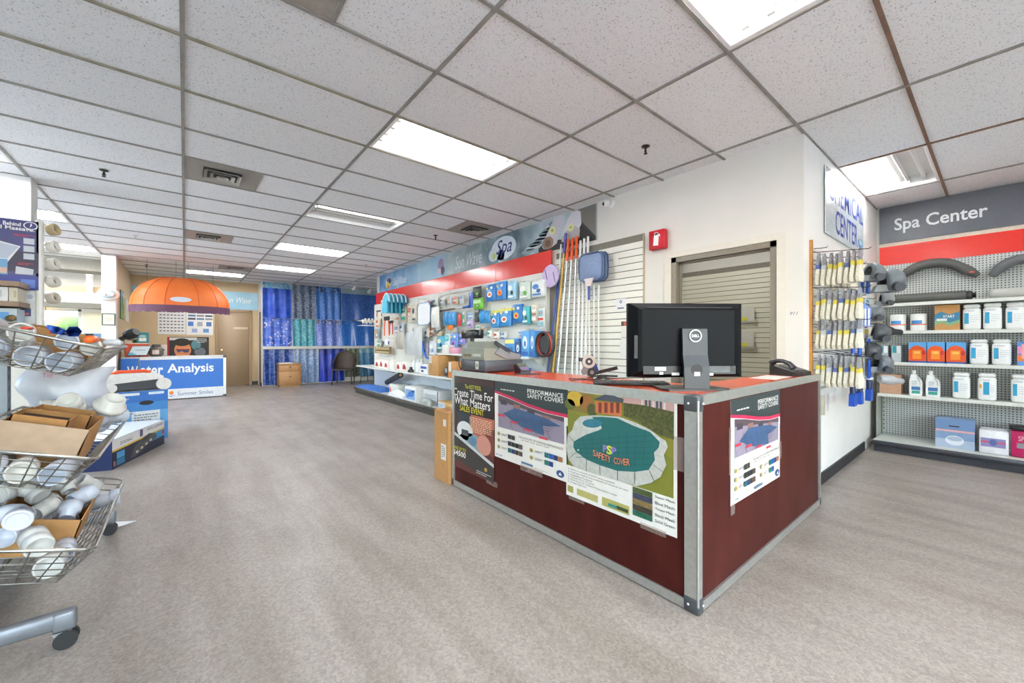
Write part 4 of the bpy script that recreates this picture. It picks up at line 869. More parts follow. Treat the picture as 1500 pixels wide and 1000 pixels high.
# white net frames
for k in range(3):
    fr, w, h = fr_at(612, 630, 444, 476, 3.5 + .04 * k); t = thing('leaf_net', 'white flat leaf skimmer net with blue outline on the pegboard', 'skimmer net', fr.o, group='flat skimmer nets')
    rr = [(.15, 0), (.85, 0), (1, .12), (1, .85), (.85, 1), (.15, 1), (0, .85), (0, .12)]
    MB().tube([fr.p(a * w, b * h) for a, b in rr], .010, M('#B9C9E4' if k else '#8FA8D0', .4), 6, True).build('frame', t)
    MB().prism(fr, [(a * w, b * h) for a, b in rr], -.002, .002, M('#E2E8EC', .6)).build('mesh', t)
    if k == 0: MB().tube([fr.p(w / 2, h), fr.p(w / 2, h + .04, -.05), fr.p(w / 2, h + .05, -(XP - 3.5))], .004, chrome, 5).build('hook', t)
# long leaf rake and rods across the upper pegs
one(MB().tube([atX(645, 456, 3.6), atX(668, 452, 3.6)], .016, M('#55524C', .5), 8).tube([atX(668, 452, 3.6), atX(679, 450.5, 3.6)], .022, M('#C9CCCC', .3), 8).tube([atX(679, 450.5, 3.6), atX(686, 449.5, 3.6)], .022, M('#2A5FA8', .4), 8), 'telescopic_wand', 'grey telescopic wand with blue end lying across the hooks', 'pool wand')
one(MB().tube([atX(643, 434, 3.68), atX(694, 424, 3.68)], .009, M('#C9CCC8', .4, .4), 8), 'hang_rail', 'long pale rail fixed under the red header', 'rail')
one(MB().tube([atX(628, 496, 3.55), atX(651, 480, 3.55)], .012, M('#6E6652', .5), 6).tube([atX(631, 460, 3.62), atX(630, 492, 3.58)], .008, M('#8A8474', .5), 6), 'shepherd_hook', 'thin brown angled pole hook on the pegboard', 'pole hook')
# clear bags with grey parts
for (b_, lab, c1, c2) in (((581, 592, 486, 512), 'grey thermometer pack on the lower left hooks', '#A9A79E', '#55534E'), ((595, 608, 486, 520), 'clear bag with chrome ladder parts on the lower hooks', '#B9C0C6', '#2E3238'), ((606, 619, 480, 521), 'tall clear bag with silver tubes on the lower hooks', '#C4CACE', '#3A3E44'), ((632, 644, 450, 480), 'clear bag of white tubing beside the net frames', '#DCDFDC', '#A9AFB4')):
    hang(b_, lab, c1, 'none', X=3.52, d=.06, name='clear_bag', cat='bag')
    fr, w, h = fr_at(*b_, 3.51)
# left cluster: orange and red floats, blue-eyed float, white basket
for k, (b_, lab, c) in enumerate((((562, 571, 464, 492), 'orange clamp tool hung beside the vacuum plates', '#E2552A'), ((570, 576, 470, 490), 'red clamp tool hung near the orange clamp', '#C9332A'), ((551, 560, 455, 464), 'small orange carded hook pack at the shelf end', '#D96A3A'))):
    fr, w, h = fr_at(*b_, 3.5); t = thing('clamp_tool', lab, 'tool', fr.o, group='clamps at the far shelf end')
    for a in (.12, .88): MB().tube([fr.p(a * w, 0), fr.p((.5 + (a - .5) * .9) * w, h * .6), fr.p(.5 * w + (a - .5) * .5 * w, h)], .012, M(c, .4), 6).build('jaw', t)
    MB().obox(fr, .1 * w, .9 * w, h * .8, h, -.012, .012, M('#2A2422', .4)).build('handle', t)
    MB().tube([fr.p(.5 * w, h * .9), (XP, fr.p(.5 * w, 0).y, fr.o.z + h * .9)], .003, chrome, 5).build('hook', t)
fr, w, h = fr_at(558, 577, 496, 508, 3.5); t = thing('pool_float', 'white oval float toy with two blue spots', 'float', fr.o)
MB().lathe([(.02, -.02), (.12, -.015), (.15, 0), (.12, .015), (.02, .02)], M('#EDEFF0', .35), fr.p(w / 2, h / 2), (-1, 0, 0), 18, 1, .55).build('body', t)
for a in (.3, .68): MB().lathe([(.035, 0), (.03, .004)], M('#2A4AB8', .3), fr.p(w * a, h / 2, .022), (-1, 0, 0), 12).build('spot', t)
MB().tube([fr.p(w / 2, h), (XP, fr.p(w / 2, 0).y, fr.o.z + h)], .003, chrome, 5).build('hook', t)
hang((549, 575, 508, 518), 'brown carded pack strip under the oval float', '#8A7452', 'stripe', ('#C9B98E', '#5A4A30'), d=.02, X=3.6)
# wire basket of small parts on the end frame
q = atY(543, 470, 10.02); t = thing('wire_basket', 'white basket of small fittings on the shelf end', 'basket', (q.x, q.y, q.z))
bz = q.z
for z in (bz - .12, bz): MB().tube([(q.x - .22, 10.02, z), (q.x + .2, 10.02, z), (q.x + .2, 10.32, z), (q.x - .22, 10.32, z)], .008, shelf_w, 5, True).build('rim', t)
for k in range(8): MB().cyl((q.x - .2 + .055 * k, 10.02, bz - .12), (q.x - .2 + .055 * k, 10.02, bz), .004, shelf_w, n=5).build('wire', t)
MB().box((q.x - .22, 10.02, bz - .125), (q.x + .2, 10.32, bz - .118), shelf_w).build('bottom', t)
for k in range(7): one(MB().lathe([(.03, 0), (.034, .03), (.026, .05), (.026, .09), (.018, .09), (.018, .01)], M('#E6E6E2', .4), (q.x - .15 + .05 * k, 10.1 + .03 * (k % 3), bz - .06 + .03 * (k % 2)), (rnd(-.4, .4), rnd(-.4, .4), 1), 10), 'pvc_fitting', 'small white fitting in the basket at the shelf end', 'fitting', 'fittings in the shelf-end basket')

# ------------------------------------------------------------------ goods on the shelves
def carton(name, label, loc, size, c, rz=0., group=None, art=None, cat='box', top=None):
    """box standing at loc (min corner), art drawn on the aisle side"""
    t = thing(name, label, cat, loc, rz, group)
    MB().rbox((0, 0, 0), size, M(c, .5, var=.05), .004, 1).build('carton', t, world=False)
    MB().box((.006, size[1] / 2 - .004, size[2]), (size[0] - .006, size[1] / 2 + .004, size[2] + .0008), M(top or c, .4, var=.15)).build('seam_tape', t, world=False)
    if art: p = Print(Fr((0, size[1], 0), (0, -1, 0), (0, 0, 1)), size[1], size[2], .001); art(p); p.mb.build('print', t, world=False)
    return t
def on_shelf(x0, x1, z, X): A = atX(x0, 520, X).y; B = atX(x1, 520, X).y; return min(A, B), max(A, B)
def art_red(p): p.rect(.1, .15, .9, .85, '#F2F0EC', 0).poly([(.2, .2), (.8, .2), (.75, .5), (.5, .8), (.25, .6)], '#B8352C', 1).ell(.55, .45, .15, .12, '#7A2A26', 2, 8)
for k, (a, b_) in enumerate(((549, 555), (555.5, 561), (562, 568.5), (569.5, 576), (580, 586.5), (588, 596.5))):
    y0, y1 = on_shelf(a, b_, .67, 3.3)
    carton('small_box', 'small white box with red picture in a row on the middle shelf' if k != 3 else 'plain small white box among the red-picture boxes', (3.3, y0, .67), (.16, y1 - y0, .17 + .02 * (k % 2)), '#EDEBE6', group='small boxes on the middle shelf', art=art_red if k != 3 else None)
def bottle(label, x, y, z, r, h, c, cap, group=None, name='bottle'):
    t = thing(name, label, 'bottle', (x, y, z), group=group)
    MB().lathe([(r * .9, 0), (r, .01), (r, h * .62), (r * .8, h * .74), (r * .36, h * .82), (r * .36, h * .86)], M(c, .35), n=14).build('body', t, world=False)
    MB().lathe([(r * .42, h * .86), (r * .42, h), (r * .3, h)], M(cap, .4), n=12).build('cap', t, world=False); return t
for k, x in enumerate((603, 608, 613)):
    y0, y1 = on_shelf(x - 2.6, x + 2.6, .67, 3.35); bottle('white bottle without label in a cluster on the middle shelf', 3.35 + .06, (y0 + y1) / 2, .67, min(.05, (y1 - y0) / 2), .24, '#E9ECEE', '#DDE2E6', 'white bottles on the middle shelf')
y0, y1 = on_shelf(598, 603, .67, 3.28); q = (3.3, (y0 + y1) / 2, .67)
one(MB().lathe([(.05, 0), (.06, .02), (.05, .05), (.03, .06), (.03, .1), (.02, .1)], M('#2A2C30', .4), q, n=12), 'valve_knob', 'small black star-shaped valve knob on the middle shelf', 'valve', at=q)
y0, y1 = on_shelf(615, 626, .67, 3.3); carton('small_box', 'white box with blue lettering on the middle shelf', (3.3, y0, .67), (.2, y1 - y0, .17), '#E6E9EE', art=lambda p: p.rect(.1, .55, .9, .8, '#3A4FA0', 0).rect(.2, .2, .5, .4, '#2A2C33', 0))
y0, y1 = on_shelf(628, 641, .67, 3.28); carton('cardboard_box', 'large brown carton with white label on the middle shelf', (3.28, y0 - .02, .67), (.34, y1 - y0 + .02, .34), '#BC8F58', art=lambda p: p.rect(.05, .62, .32, .97, '#E4E2DC', 0).lines(.08, .66, .3, .92, 4, '#55585C', 1))
y0, y1 = on_shelf(657, 664, .67, 3.28); carton('cardboard_box', 'small brown carton with white label beside the pump motor', (3.27, y0 - .1, .67), (.3, y1 - y0 + .1, .26), '#BF8A4E', art=lambda p: p.rect(.1, .4, .4, .95, '#E4E2DC', 0).rect(.1, .05, .45, .3, '#D9782E', 0).rect(.5, .05, .7, .3, '#4A6A8A', 0))
y0, y1 = on_shelf(646, 653, .67, 3.22); yc = (y0 + y1) / 2; t = thing('pump_motor', 'black pump motor with chrome front cap on the middle shelf', 'pump', (3.33, yc, .67))
MB().cyl((3.28, yc, .76), (3.5, yc, .76), .075, M('#22262C', .35), n=18).build('housing', t); MB().cyl((3.268, yc, .78), (3.28, yc, .78), .04, M('#C9CDD0', .25, .8), n=16).build('end_cap', t); MB().box((3.31, yc - .05, .67), (3.45, yc + .05, .70), M('#2A3E5A', .4)).build('foot', t)
# base deck goods
DZ = .148
def heap(name, label, x0, x1, X0, X1, h, c, cat, seed, var=.25, rough=.4):
    r_ = random.Random(seed); y0, y1 = on_shelf(x0, x1, DZ, X0)
    ph = [(r_.uniform(4, 9), r_.uniform(4, 9), r_.uniform(0, 6)) for _ in range(3)]
    def f(u, v):
        e_ = (math.sin(math.pi * u) * math.sin(math.pi * v)) ** .35 if 0 < u < 1 and 0 < v < 1 else 0
        z = e_ * h * (.8 + .2 * sum(math.sin(a * u + b_ * v + c_) for a, b_, c_ in ph) / 3 * 2)
        return (X0 + (X1 - X0) * u, y0 + (y1 - y0) * v, DZ + max(0, z))
    return one(MB().grid(f, 14, 14, M(c, rough, var=var, scale=14)), name, label, cat, at=(X0, y0, DZ))
heap('blue_bag', 'flat blue plastic bags of goods at the end of the base shelf', 519, 556, 3.24, 3.62, .10, '#3A6CB8', 'bag', 1, .5)
y0, y1 = on_shelf(555, 566, DZ, 3.26); carton('long_box', 'long pale box with red picture on its end, on the base shelf', (3.37, y0 - .32, DZ), (.22, .42, .21), '#DCDFD8', art=lambda p: p.rect(.0, 0, .28, 1, '#EDE8E2', 0).poly([(.05, .2), (.22, .2), (.2, .5), (.1, .75), (.05, .5)], '#C23A2E', 1))
qa, qb = atX(566, 562, 3.42), atX(588, 551, 3.42); t = thing('liner_roll', 'black roll of sheeting lying across the boxes', 'roll', qa)
MB().cyl(qa + V((.12, .25, 0)), qb + V((-.02, 0, .02)), .06, M('#2A2C2E', .45), n=16).build('sheeting', t)
d_ = ((qb + V((-.02, 0, .02))) - (qa + V((.12, .25, 0)))).normalized(); MB().cyl(qb + V((-.02, 0, .02)), qb + V((-.02, 0, .02)) + d_ * .004, .03, M('#B99A6A', .6), n=14).build('core', t)
heap('white_bag', 'crumpled translucent white bag on the base shelf', 567, 590, 3.22, 3.35, .13, '#E2E8EA', 'bag', 3, .08, .3)
y0, y1 = on_shelf(593, 609, DZ, 3.25); carton('product_box', 'white box with blue pool picture on the base shelf', (3.25, y0, DZ), (.38, y1 - y0, .26), '#E4E4E2', art=lambda p: p.rect(.08, .1, .92, .8, '#8FB0DC', 0).poly([(.15, .2), (.8, .35), (.85, .7), (.4, .65)], '#3F78C4', 1).poly([(.5, .72), (.9, .78), (.85, .62)], '#2C3A5A', 2))
y0, y1 = on_shelf(609, 640, DZ, 3.3); carton('product_box', 'long grey printed box with dark handle edge on the base shelf', (3.37, y0 + .06, DZ), (.28, y1 - y0 - .22, .24), '#CFD3D6', art=lambda p: p.lines(.1, .3, .85, .7, 4, '#7A8490', 0).rect(.9, 0, .96, 1, '#4A3A4A', 0))
heap('folded_tarp', 'grey folded mesh tarp on the base shelf', 613, 630, 3.21, 3.35, .12, '#9EA39E', 'tarp', 5, .25)
y0, y1 = on_shelf(634, 655, DZ, 3.2); carton('cardboard_box', 'low brown carton with white side label on the base shelf near the counter', (3.24, y0 - .3, DZ), (.36, y1 - y0 + .2, .12), '#C29A5E', art=lambda p: p.rect(.02, .1, .35, .9, '#D5DEE6', 0).lines(.05, .2, .3, .8, 3, '#6A8AB0', 1))
# upper small shelf: blue boxes and a hose reel
for k, (a, b_, zt, lab, c) in enumerate(((738, 753, .24, 'blue toy box with yellow top card on the upper shelf', '#4E92D0'), (754, 761, .20, 'dark blue small box on the upper shelf', '#274A80'), (762, 774, .34, 'light blue float box with white picture on the upper shelf', '#5FA4DC'), (775, 782, .34, 'blue narrow float box beside the hose reel', '#4A8FD2'))):
    y0, y1 = on_shelf(a, b_, 1.05, 3.44)
    carton('toy_box', lab, (3.45, y0, 1.05), (.2, y1 - y0 - .004, zt), c, art=(lambda p: p.ell(.5, .55, .3, .25, '#DCEBF6', 0).ell(.5, .5, .12, .12, '#3A6FC0', 1).rect(.1, .05, .9, .2, '#2A5CB0', 0)) if k else (lambda p: p.rect(.05, .72, .95, .95, '#F0E68A', 0).rect(.1, .1, .8, .5, '#2F6FB8', 0)))
q = atX(799, 505, 3.52); t = thing('hose_reel', 'coiled black and red hose standing on the upper shelf', 'hose', (q.x, q.y, 1.05))
for k, (c, x) in enumerate((('#26282A', 0), ('#C8412A', .03), ('#33566A', .06), ('#26282A', .09))): MB().tube([(3.47 + x, q.y + .15 * math.cos(a) * .8, 1.215 + .15 * math.sin(a)) for a in [2 * math.pi * i / 24 for i in range(24)]], .014, M(c, .4), 6, True).build('coil', t)
MB().cyl((3.5, q.y, 1.215), (3.54, q.y, 1.215), .11, M('#2E3236', .5), n=20).build('hub', t)
for k, y in enumerate((4.05, 4.4, 4.75)): carton('toy_box', 'low blue box on the shelf behind the counter', (3.4, y, .67), (.25, .3, .22), '#3F8AD6', group='low blue boxes behind the counter', art=lambda p: p.rect(.1, .2, .9, .7, '#8FC0EA', 0))
for k, (a, b_, h_, c) in enumerate(((646, 655, .14, '#E4E4E0'), (657, 668, .10, '#D9A0B8'), (676, 684, .11, '#8A86B0'))):
    y0, y1 = on_shelf(a, b_, 1.05, 3.44); carton('small_box', ('small white box on the upper shelf end', 'small pink box on the upper shelf beside the white one', 'small violet box on the upper shelf behind the cash register')[k], (3.46, max(y0, 3.87), 1.05), (.14, y1 - y0, h_), c)

# ================================================================== SLATWALL WITH POLES
slw = M('#E9E8DE', .45, var=.02)
def slatwall(name, label, X, y0, y1, z0, z1, m=slw, edge=None):
    t = thing(name, label, 'slatwall', (X, y0, z0)); pt = .0762; n = int((z1 - z0) / pt)
    MB().box((X - .004, y0, z0), (X, y1, z1), M('#7A766A', .7)).build('backing', t)
    me = MB().box((-.016, 0, .0045), (-.004, y1 - y0, pt - .0045), m).mesh('slat')
    for k in range(n):
        o = bpy.data.objects.new('slat', me); COL.objects.link(o); o.parent = t; o.location = (0, 0, k * pt)
    if edge: MB().box((X - .017, y0 - .012, z0), (X, y0 - .001, z1), edge).build('edge_strip', t)
    return t
slatwall('slatwall_panel', 'white slatwall panel beside the doorway behind the skimmer poles', XW - .002, 2.45, 3.76, .1342, 2.42, edge=M('#B9A98C', .5))
slatwall('slatwall_panel', 'cream slatwall panel seen through the doorway', XS - .001, .0 + 1.2, 4.3, .1642, 2.45, M('#E3E1CE', .45, var=.02))
def pole(name, label, top, low, segs, r=.014, Xt=3.79, Xl=3.62, grp='telescopic poles leaning on the slatwall'):
    """top, low: pixels; segs: list of (from, to, colour, radius factor) along the pole, 0 = top"""
    A = atX(*top, Xt); B = atX(*low, Xl); d = (B - A); f = (A.z - .0) / (A.z - B.z); C_ = A + d * f; C_.z = 0.002
    t = thing(name, label, 'pool pole', C_, group=grp)
    for a, b_, c, k in segs: MB().cyl(A.lerp(C_, a), A.lerp(C_, b_), r * k, c, n=10).build(('grip' if k > 1.2 else 'tube') if a < b_ else 'tube', t)
    MB().lathe([(r * 1.15, 0), (r * 1.15, .03)], M('#3A3C3E', .5), C_, n=8).build('end_cap', t)
al = M('#D6DADA', .3, .6, var=.04); wh = M('#EBEDEC', .4)
orr = M('#E85A22', .35); gold = M('#C9A44E', .35, .3); blue = M('#2C4E96', .4); purp = M('#4A4A8E', .4)
pole('telescopic_pole', 'blue pole at the left of the leaning pole row', (820, 388), (804, 530), [(0, 1, blue, 1)], .011)
pole('telescopic_pole', 'gold telescopic pole with purple tip', (829, 342), (810, 545), [(0, .1, purp, 1.3), (.1, 1, gold, 1)], .015)
for k, (a, b_) in enumerate(((833, 817), (839, 827), (845, 838))): pole('telescopic_pole', 'silver telescopic pole with bright orange grip', (a, 351 - 2 * k), (b_, 545), [(0, .06, orr, 1.35), (.063, .11, orr, 1.35), (.11, 1, al, 1)], .014)
for k, (a, b_) in enumerate(((850.5, 845), (856, 851), (861.5, 857))): pole('telescopic_pole', 'plain white telescopic pole without a grip', (a, 353 - 3 * k), (b_, 546), [(0, 1, wh, 1)], .015)
pole('telescopic_pole', 'short white pole with blue lower tube beside the lilac disc', (822, 358), (813, 500), [(0, .16, wh, 1), (.16, 1, blue, .9)], .012, Xl=3.69)
# deep skimmer nets
netm = M('#7E93B8', .5, var=.15, scale=60, alpha=.9)
for k in range(3):
    X = 3.66 + .05 * k; fr, w, h = fr_at(848 + 9 * k if k else 848, 883 + 4 * k, 371, 412, X)
    t = thing('skimmer_net', 'blue deep-bag skimmer net hanging with white handle on the slatwall', 'skimmer net', fr.o, group='blue skimmer nets')
    rr = [(.2, 0), (.8, 0), (.96, .12), (1, .5), (.97, .88), (.82, 1), (.18, 1), (.03, .88), (0, .5), (.04, .12)]
    MB().tube([fr.p(a * w, b * h) for a, b in rr], .010, M('#4A5E86', .4), 7, True).build('frame', t)
    MB().grid(lambda u, v: fr.p(w * (.04 + .92 * u), h * (.04 + .92 * v), .05 * math.sin(math.pi * u) ** .5 * math.sin(math.pi * v) ** .5), 10, 10, netm).build('mesh_bag', t)
    if k == 0:
        MB().prism(fr, [(w * .30, .03), (w * .66, .03), (w * .56, -.06), (w * .40, -.06)], .012, .03, M('#D9CCCC', .4)).build('collar', t)
    MB().cyl(fr.p(w * .46, -.05, .01), fr.p(w * .46, -.22, .01), .015, M('#3E4C9A', .4) if k == 0 else M('#D0D6D8', .35), n=8).build('socket', t)
    MB().cyl(fr.p(w * .46, -.22, .01), V((fr.p(w * .46, 0).x, fr.p(w * .46, 0).y, .55)), .009, M('#E6E8E4', .4), n=8).build('handle', t)
fr, w, h = fr_at(795, 819, 392, 417, 3.66); t = thing('round_float', 'lilac round disc with dark hand slots at the shelf end', 'disc', fr.o)
MB().lathe([(w / 2 * .96, -.012), (w / 2, 0), (w / 2 * .96, .012)], M('#C6B4DC', .4), fr.p(w / 2, h / 2), (-1, 0, 0), 28).build('disc', t)
for a in (.25, .75): MB().obox(Fr(fr.p(w * a, h * (.5 + (.5 - a) * .5), .0125), (0, -1, .3), (0, .3, 1)), -.004, .004, -.07, .07, 0, .002, M('#1F1D24', .5)).build('slot', t)
MB().cyl(fr.p(w / 2, h / 2, -.012), (XP, fr.p(w / 2, 0).y, fr.o.z + h / 2), .006, chrome, n=6).build('hook', t)
# papers on the slatwall
def note(name, label, box, X, c, art=None, cat='note'):
    fr, w, h = fr_at(*box, X); t = thing(name, label, cat, fr.o); MB().obox(fr, 0, w, 0, h, 0, .0012, M(c, .5, var=.02)).build('sheet', t)
    if art: p = Print(fr, w, h, .0018); art(p); p.done(t)
XSL = XW - .0195
note('paper_notice', 'small white notice with blue diamond mark on the slatwall', (902, 917, 438, 454), XSL, '#E6E6E8', lambda p: p.poly([(.5, .9), (.65, .72), (.5, .55), (.35, .72)], '#3A4A7A', 0).poly([(.5, .8), (.57, .72), (.5, .64), (.43, .72)], '#E6E6E8', 1).rect(.2, .1, .8, .2, '#3A4A7A', 0))
note('paper_notice', 'narrow paper notice with red top picture beside the monitor', (910, 918, 471, 498), XSL, '#E0DDD2', lambda p: p.rect(0, .75, .5, 1, '#5A4030', 0).rect(.5, .75, 1, 1, '#B85A4A', 0).rect(.1, .1, .9, .14, '#B0A898', 0))
note('paper_notice', 'blank white notice sheet low beside the monitor', (908, 918, 499, 525), XSL, '#E3E2DC')
note('price_tag', 'small blank white tag hanging high on the slatwall', (898, 906, 374, 386), XSL - .01, '#ECEAE2', cat='tag')
# through the doorway: two clip racks with papers
for k, (b_, lab) in enumerate((((1085, 1105, 449, 470), 'clear paper holder with yellow note on the back room slatwall'), ((1085, 1105, 486, 508), 'lower clear paper holder with yellow note on the back room slatwall'))):
    fr, w, h = fr_at(*b_, 6.72); t = thing('paper_holder', lab, 'paper holder', fr.o)
    MB().obox(fr, 0, w, 0, h, 0, .004, M('#D9D8CE', .4)).build('sheet', t); MB().obox(fr, w * .1, w * .5, 0, h * .25, .004, .006, M('#D9D24A', .5)).build('yellow_note', t); MB().box((6.725, fr.p(w, 0).y - .03, fr.o.z - .03), (6.78, fr.o.y, fr.o.z - .005), M('#C9C8BE', .3)).build('ledge', t)
# red alarm box and camera on the wall
fr, w, h = fr_at(950, 973, 337, 365, XW - .08); t = thing('alarm_box', 'red fire alarm box with white bell symbol on the wall', 'alarm', fr.o)
MB().rbox((XW - .08, fr.p(w, 0).y, fr.o.z), (XW - .004, fr.o.y, fr.o.z + h), M('#C21E2E', .35), .008, 1).build('housing', t)
p = Print(fr, w, h, .001); p.poly([(.3, .2), (.62, .16), (.66, .72), (.56, .84), (.42, .84), (.36, .7)], '#EFEDEA', 0).ell(.49, .8, .12, .08, '#EFEDEA', 0, 12).ell(.45, .72, .03, .04, '#4A4A50', 1, 8).poly([(.62, .7), (.75, .62), (.7, .78)], '#EFEDEA', 0).done(t)
q = atX(897, 299, XW); t = thing('security_camera', 'white turret security camera under the ceiling beside the banner', 'camera', q)
MB().lathe([(.05, 0), (.05, .03), (.035, .05)], M('#E9E8E4', .35), q + V((-.002, 0, 0)), (-1, 0, 0)).build('mount', t)
MB().lathe([(.001, -.045), (.03, -.035), (.045, 0), (.03, .035), (.001, .045)], M('#E9E8E4', .3), q + V((-.08, .02, -.005)), (-.6, .5, -.3)).build('ball', t)
c0 = q + V((-.08, .02, -.005)); dd = V((-.75, .45, -.2)).normalized(); MB().lathe([(.022, .036), (.02, .044)], M('#1A1A1C', .2), c0, dd, 14).build('lens', t)
q = atX(1157, 462, XW - .002); p = Print(Fr(q, (0, -1, 0), (0, 0, 1)), .07, .03, .0); p.text('911', 0, 0, .8, .9, '#55565A', 1, 0, .3); nt_ = p.mb.build('wall_note'); tag(nt_, 'small handwritten numbers on the wall beside the doorway', 'writing')

# ================================================================== WALL UNDER THE CHEMICAL SIGN
X0s, X1s = atY(1187, 400, YC).x, 6.0
zt_, zb_ = atY(1187, 353, YC).z, .86
t = thing('slatwall_panel', 'white slatwall panel with wooden edge under the chemical sign', 'slatwall', (X0s, YC, zb_))
MB().box((X0s, YC - .004, zb_), (X1s, YC - .001, zt_), M('#7E8078', .7)).build('backing', t)
me = MB().box((0, -.016, .0045), (X1s - X0s, -.004, .0762 - .0045), M('#EDEEEC', .4, var=.02)).mesh('slat')
for k in range(int((zt_ - zb_) / .0762)):
    o = bpy.data.objects.new('slat', me); COL.objects.link(o); o.parent = t; o.location = (0, 0, k * .0762)
MB().box((X0s - .035, YC - .02, zb_), (X0s - .001, YC - .001, zt_), M('#B8813F', .45, var=.15)).build('edge_strip', t)
one(MB().box((X0s - .02, YC - .06, zb_ - .06), (X0s + .55, YC - .002, zb_ - .004), M('#D5D6D2', .4)).box((X0s + .28, YC - .03, zb_ - .25), (X0s + .31, YC - .002, zb_ - .06), M('#B9B2A0', .4)), 'wall_bracket', 'white metal wall rail with short post under the brush display', 'bracket')
# acrylic sign
sx0, sx1, sz0, sz1 = 4.40, 5.94, 2.22, 2.82
t = thing('wall_sign', 'white acrylic sign reading Chemical Center in blue letters', 'sign', (sx0, YC, sz0))
fr = Fr((sx0, YC - .010, sz0), (1, 0, 0), (0, 0, 1)); w, h = sx1 - sx0, sz1 - sz0
MB().obox(fr, 0, w, 0, h, 0, .006, M('#E3ECF0', .08, coat=.6)).build('panel', t)
p = Print(fr, w, h, .0066); p.text('CHEMICAL', .06, .54, .985, .92, '#2A3F8E', 0, .012).text('CENTER', .22, .08, .81, .46, '#2A3F8E', 0, .012).ell(.90, .18, .07, .09, '#3A8CC4', 0).ell(.90, .2, .05, .05, '#A9D4EA', 1).done(t, 'lettering')
for a, b_ in ((.02, .04), (.98, .04), (.02, .96), (.98, .96)): MB().lathe([(.008, 0), (.006, .004)], chrome, fr.p(a * w, b_ * h, .006), (0, -1, 0), 8).build('screw', t)
# brush packs on hooks
cream = M('#D9D5C4', .6, var=.2, scale=120); gcard = M('#8E9196', .35, var=.4, scale=50); ylab = M('#CFC04A', .4, var=.2); clear = M('#C9D0D4', .15, var=.05); bcard = M('#E3E8EE', .4, var=.08)
def brush_pack(X, Y, z, w, h, style, label, grp):
    g_ = {4.0: -.18, 4.33: -.3, 4.72: .1, 5.15: -.1}[hx] + rnd(-.05, .05); fr = Fr((X, Y, z), (math.cos(g_), math.sin(g_), rnd(-.08, .08)), (0, 0, 1)); fr.v = (fr.v - fr.u * fr.v.dot(fr.u)).normalized(); fr.n = fr.u.cross(fr.v); t = thing('brush_pack', label, 'brush', fr.o, group=grp)
    if style == 0:
        k_ = random.random(); lb = ylab if k_ < .62 else (M('#B9BEC4', .4) if k_ < .82 else M('#4A5F9A', .4))
        t['label'] = t['label'].replace('yellow band', 'yellow band' if k_ < .62 else ('grey band' if k_ < .82 else 'blue band'))
        MB().prism(fr, [(w * .12, 0), (w * .88, 0), (w, h * .14), (w * .74, h * .52), (w * .26, h * .52), (0, h * .14)], -.011, .010, cream).build('bristles', t)
        MB().prism(fr, [(w * .2, h * .5), (w * .8, h * .5), (w * .74, h * .64), (w * .26, h * .64)], -.012, .012, lb).build('label_band', t)
        MB().prism(fr, [(w * .24, h * .63), (w * .76, h * .63), (w * .66, h * .9), (w * .56, h), (w * .44, h), (w * .34, h * .9)], -.008, .008, gcard).build('header_card', t)
    else:
        MB().obox(fr, 0, w, 0, h, -.003, .003, bcard).build('card', t)
        MB().prism(fr, [(w * .15, h * .08), (w * .85, h * .08), (w * .7, h * .6), (w * .3, h * .6)], .003, .022, cream if style == 1 else M('#2A5FC0', .35)).build('brush_head', t)
        MB().obox(fr, w * .05, w * .95, h * .62, h * .8, .003, .005, ylab if style == 1 else M('#3A78C8', .4)).build('label_band', t)
        MB().obox(fr, w * .2, w * .8, h * .84, h * .94, .003, .005, M('#B84A6A' if style == 1 else '#4FB0C8', .4)).build('logo_patch', t)
rows = [(1.70, .26), (1.42, .25), (1.195, .23), (.90, .24)]
rn = ('top', 'second', 'third', 'bottom')
for r_, (z, h) in enumerate(rows):
    for hx, n, st, w in ((4.0, 8, 0, .095), (4.33, 5 if r_ != 1 else 4, 0, .10), (4.72, 4, 1, .10), (5.15, 4, 2 if r_ < 2 else 1, .11)):
        ln = .04 + n * .036
        lab = {0: 'cream-bristled brush pack with yellow band on the %s row, front hooks' if hx == 4.0 else 'cream-bristled brush pack with yellow band on the %s row, second hooks', 1: 'carded cream brush with yellow label on the %s row', 2: 'carded blue brush on white card on the %s row'}[st] % rn[r_]
        if st == 1 and hx == 5.15: lab = 'carded cream brush with yellow label at the far end of the %s row' % rn[r_]
        for k in range(n): brush_pack(hx - w / 2 + rnd(-.006, .006), YC - .055 - .036 * k, z + rnd(-.012, .012), w, h, st, lab, 'brush packs on the %s row' % rn[r_])
        zz = z + h - .012
        one(MB().tube([(hx, YC - .018, zz + .035), (hx, YC - .06, zz + .03), (hx, YC - .04 - ln, zz + .004), (hx, YC - .055 - ln, zz + .014)], .003, M('#2A2B2D', .4, .5), 5), 'peg_hook', 'black peg hook of the %s row holding brush packs' % rn[r_], 'hook', 'hooks of the brush display')
for r_ in range(9):                                        # bare hooks near the wooden edge
    z = zb_ + .12 + .13 * r_
    one(MB().tube([(X0s + .03, YC - .016, z), (X0s + .03, YC - .10, z - .006), (X0s + .03, YC - .11, z + .006)], .003, M('#2A2B2D', .4, .5), 5), 'peg_hook', 'bare black peg hook beside the wooden slatwall edge', 'hook', 'bare hooks by the wooden edge')
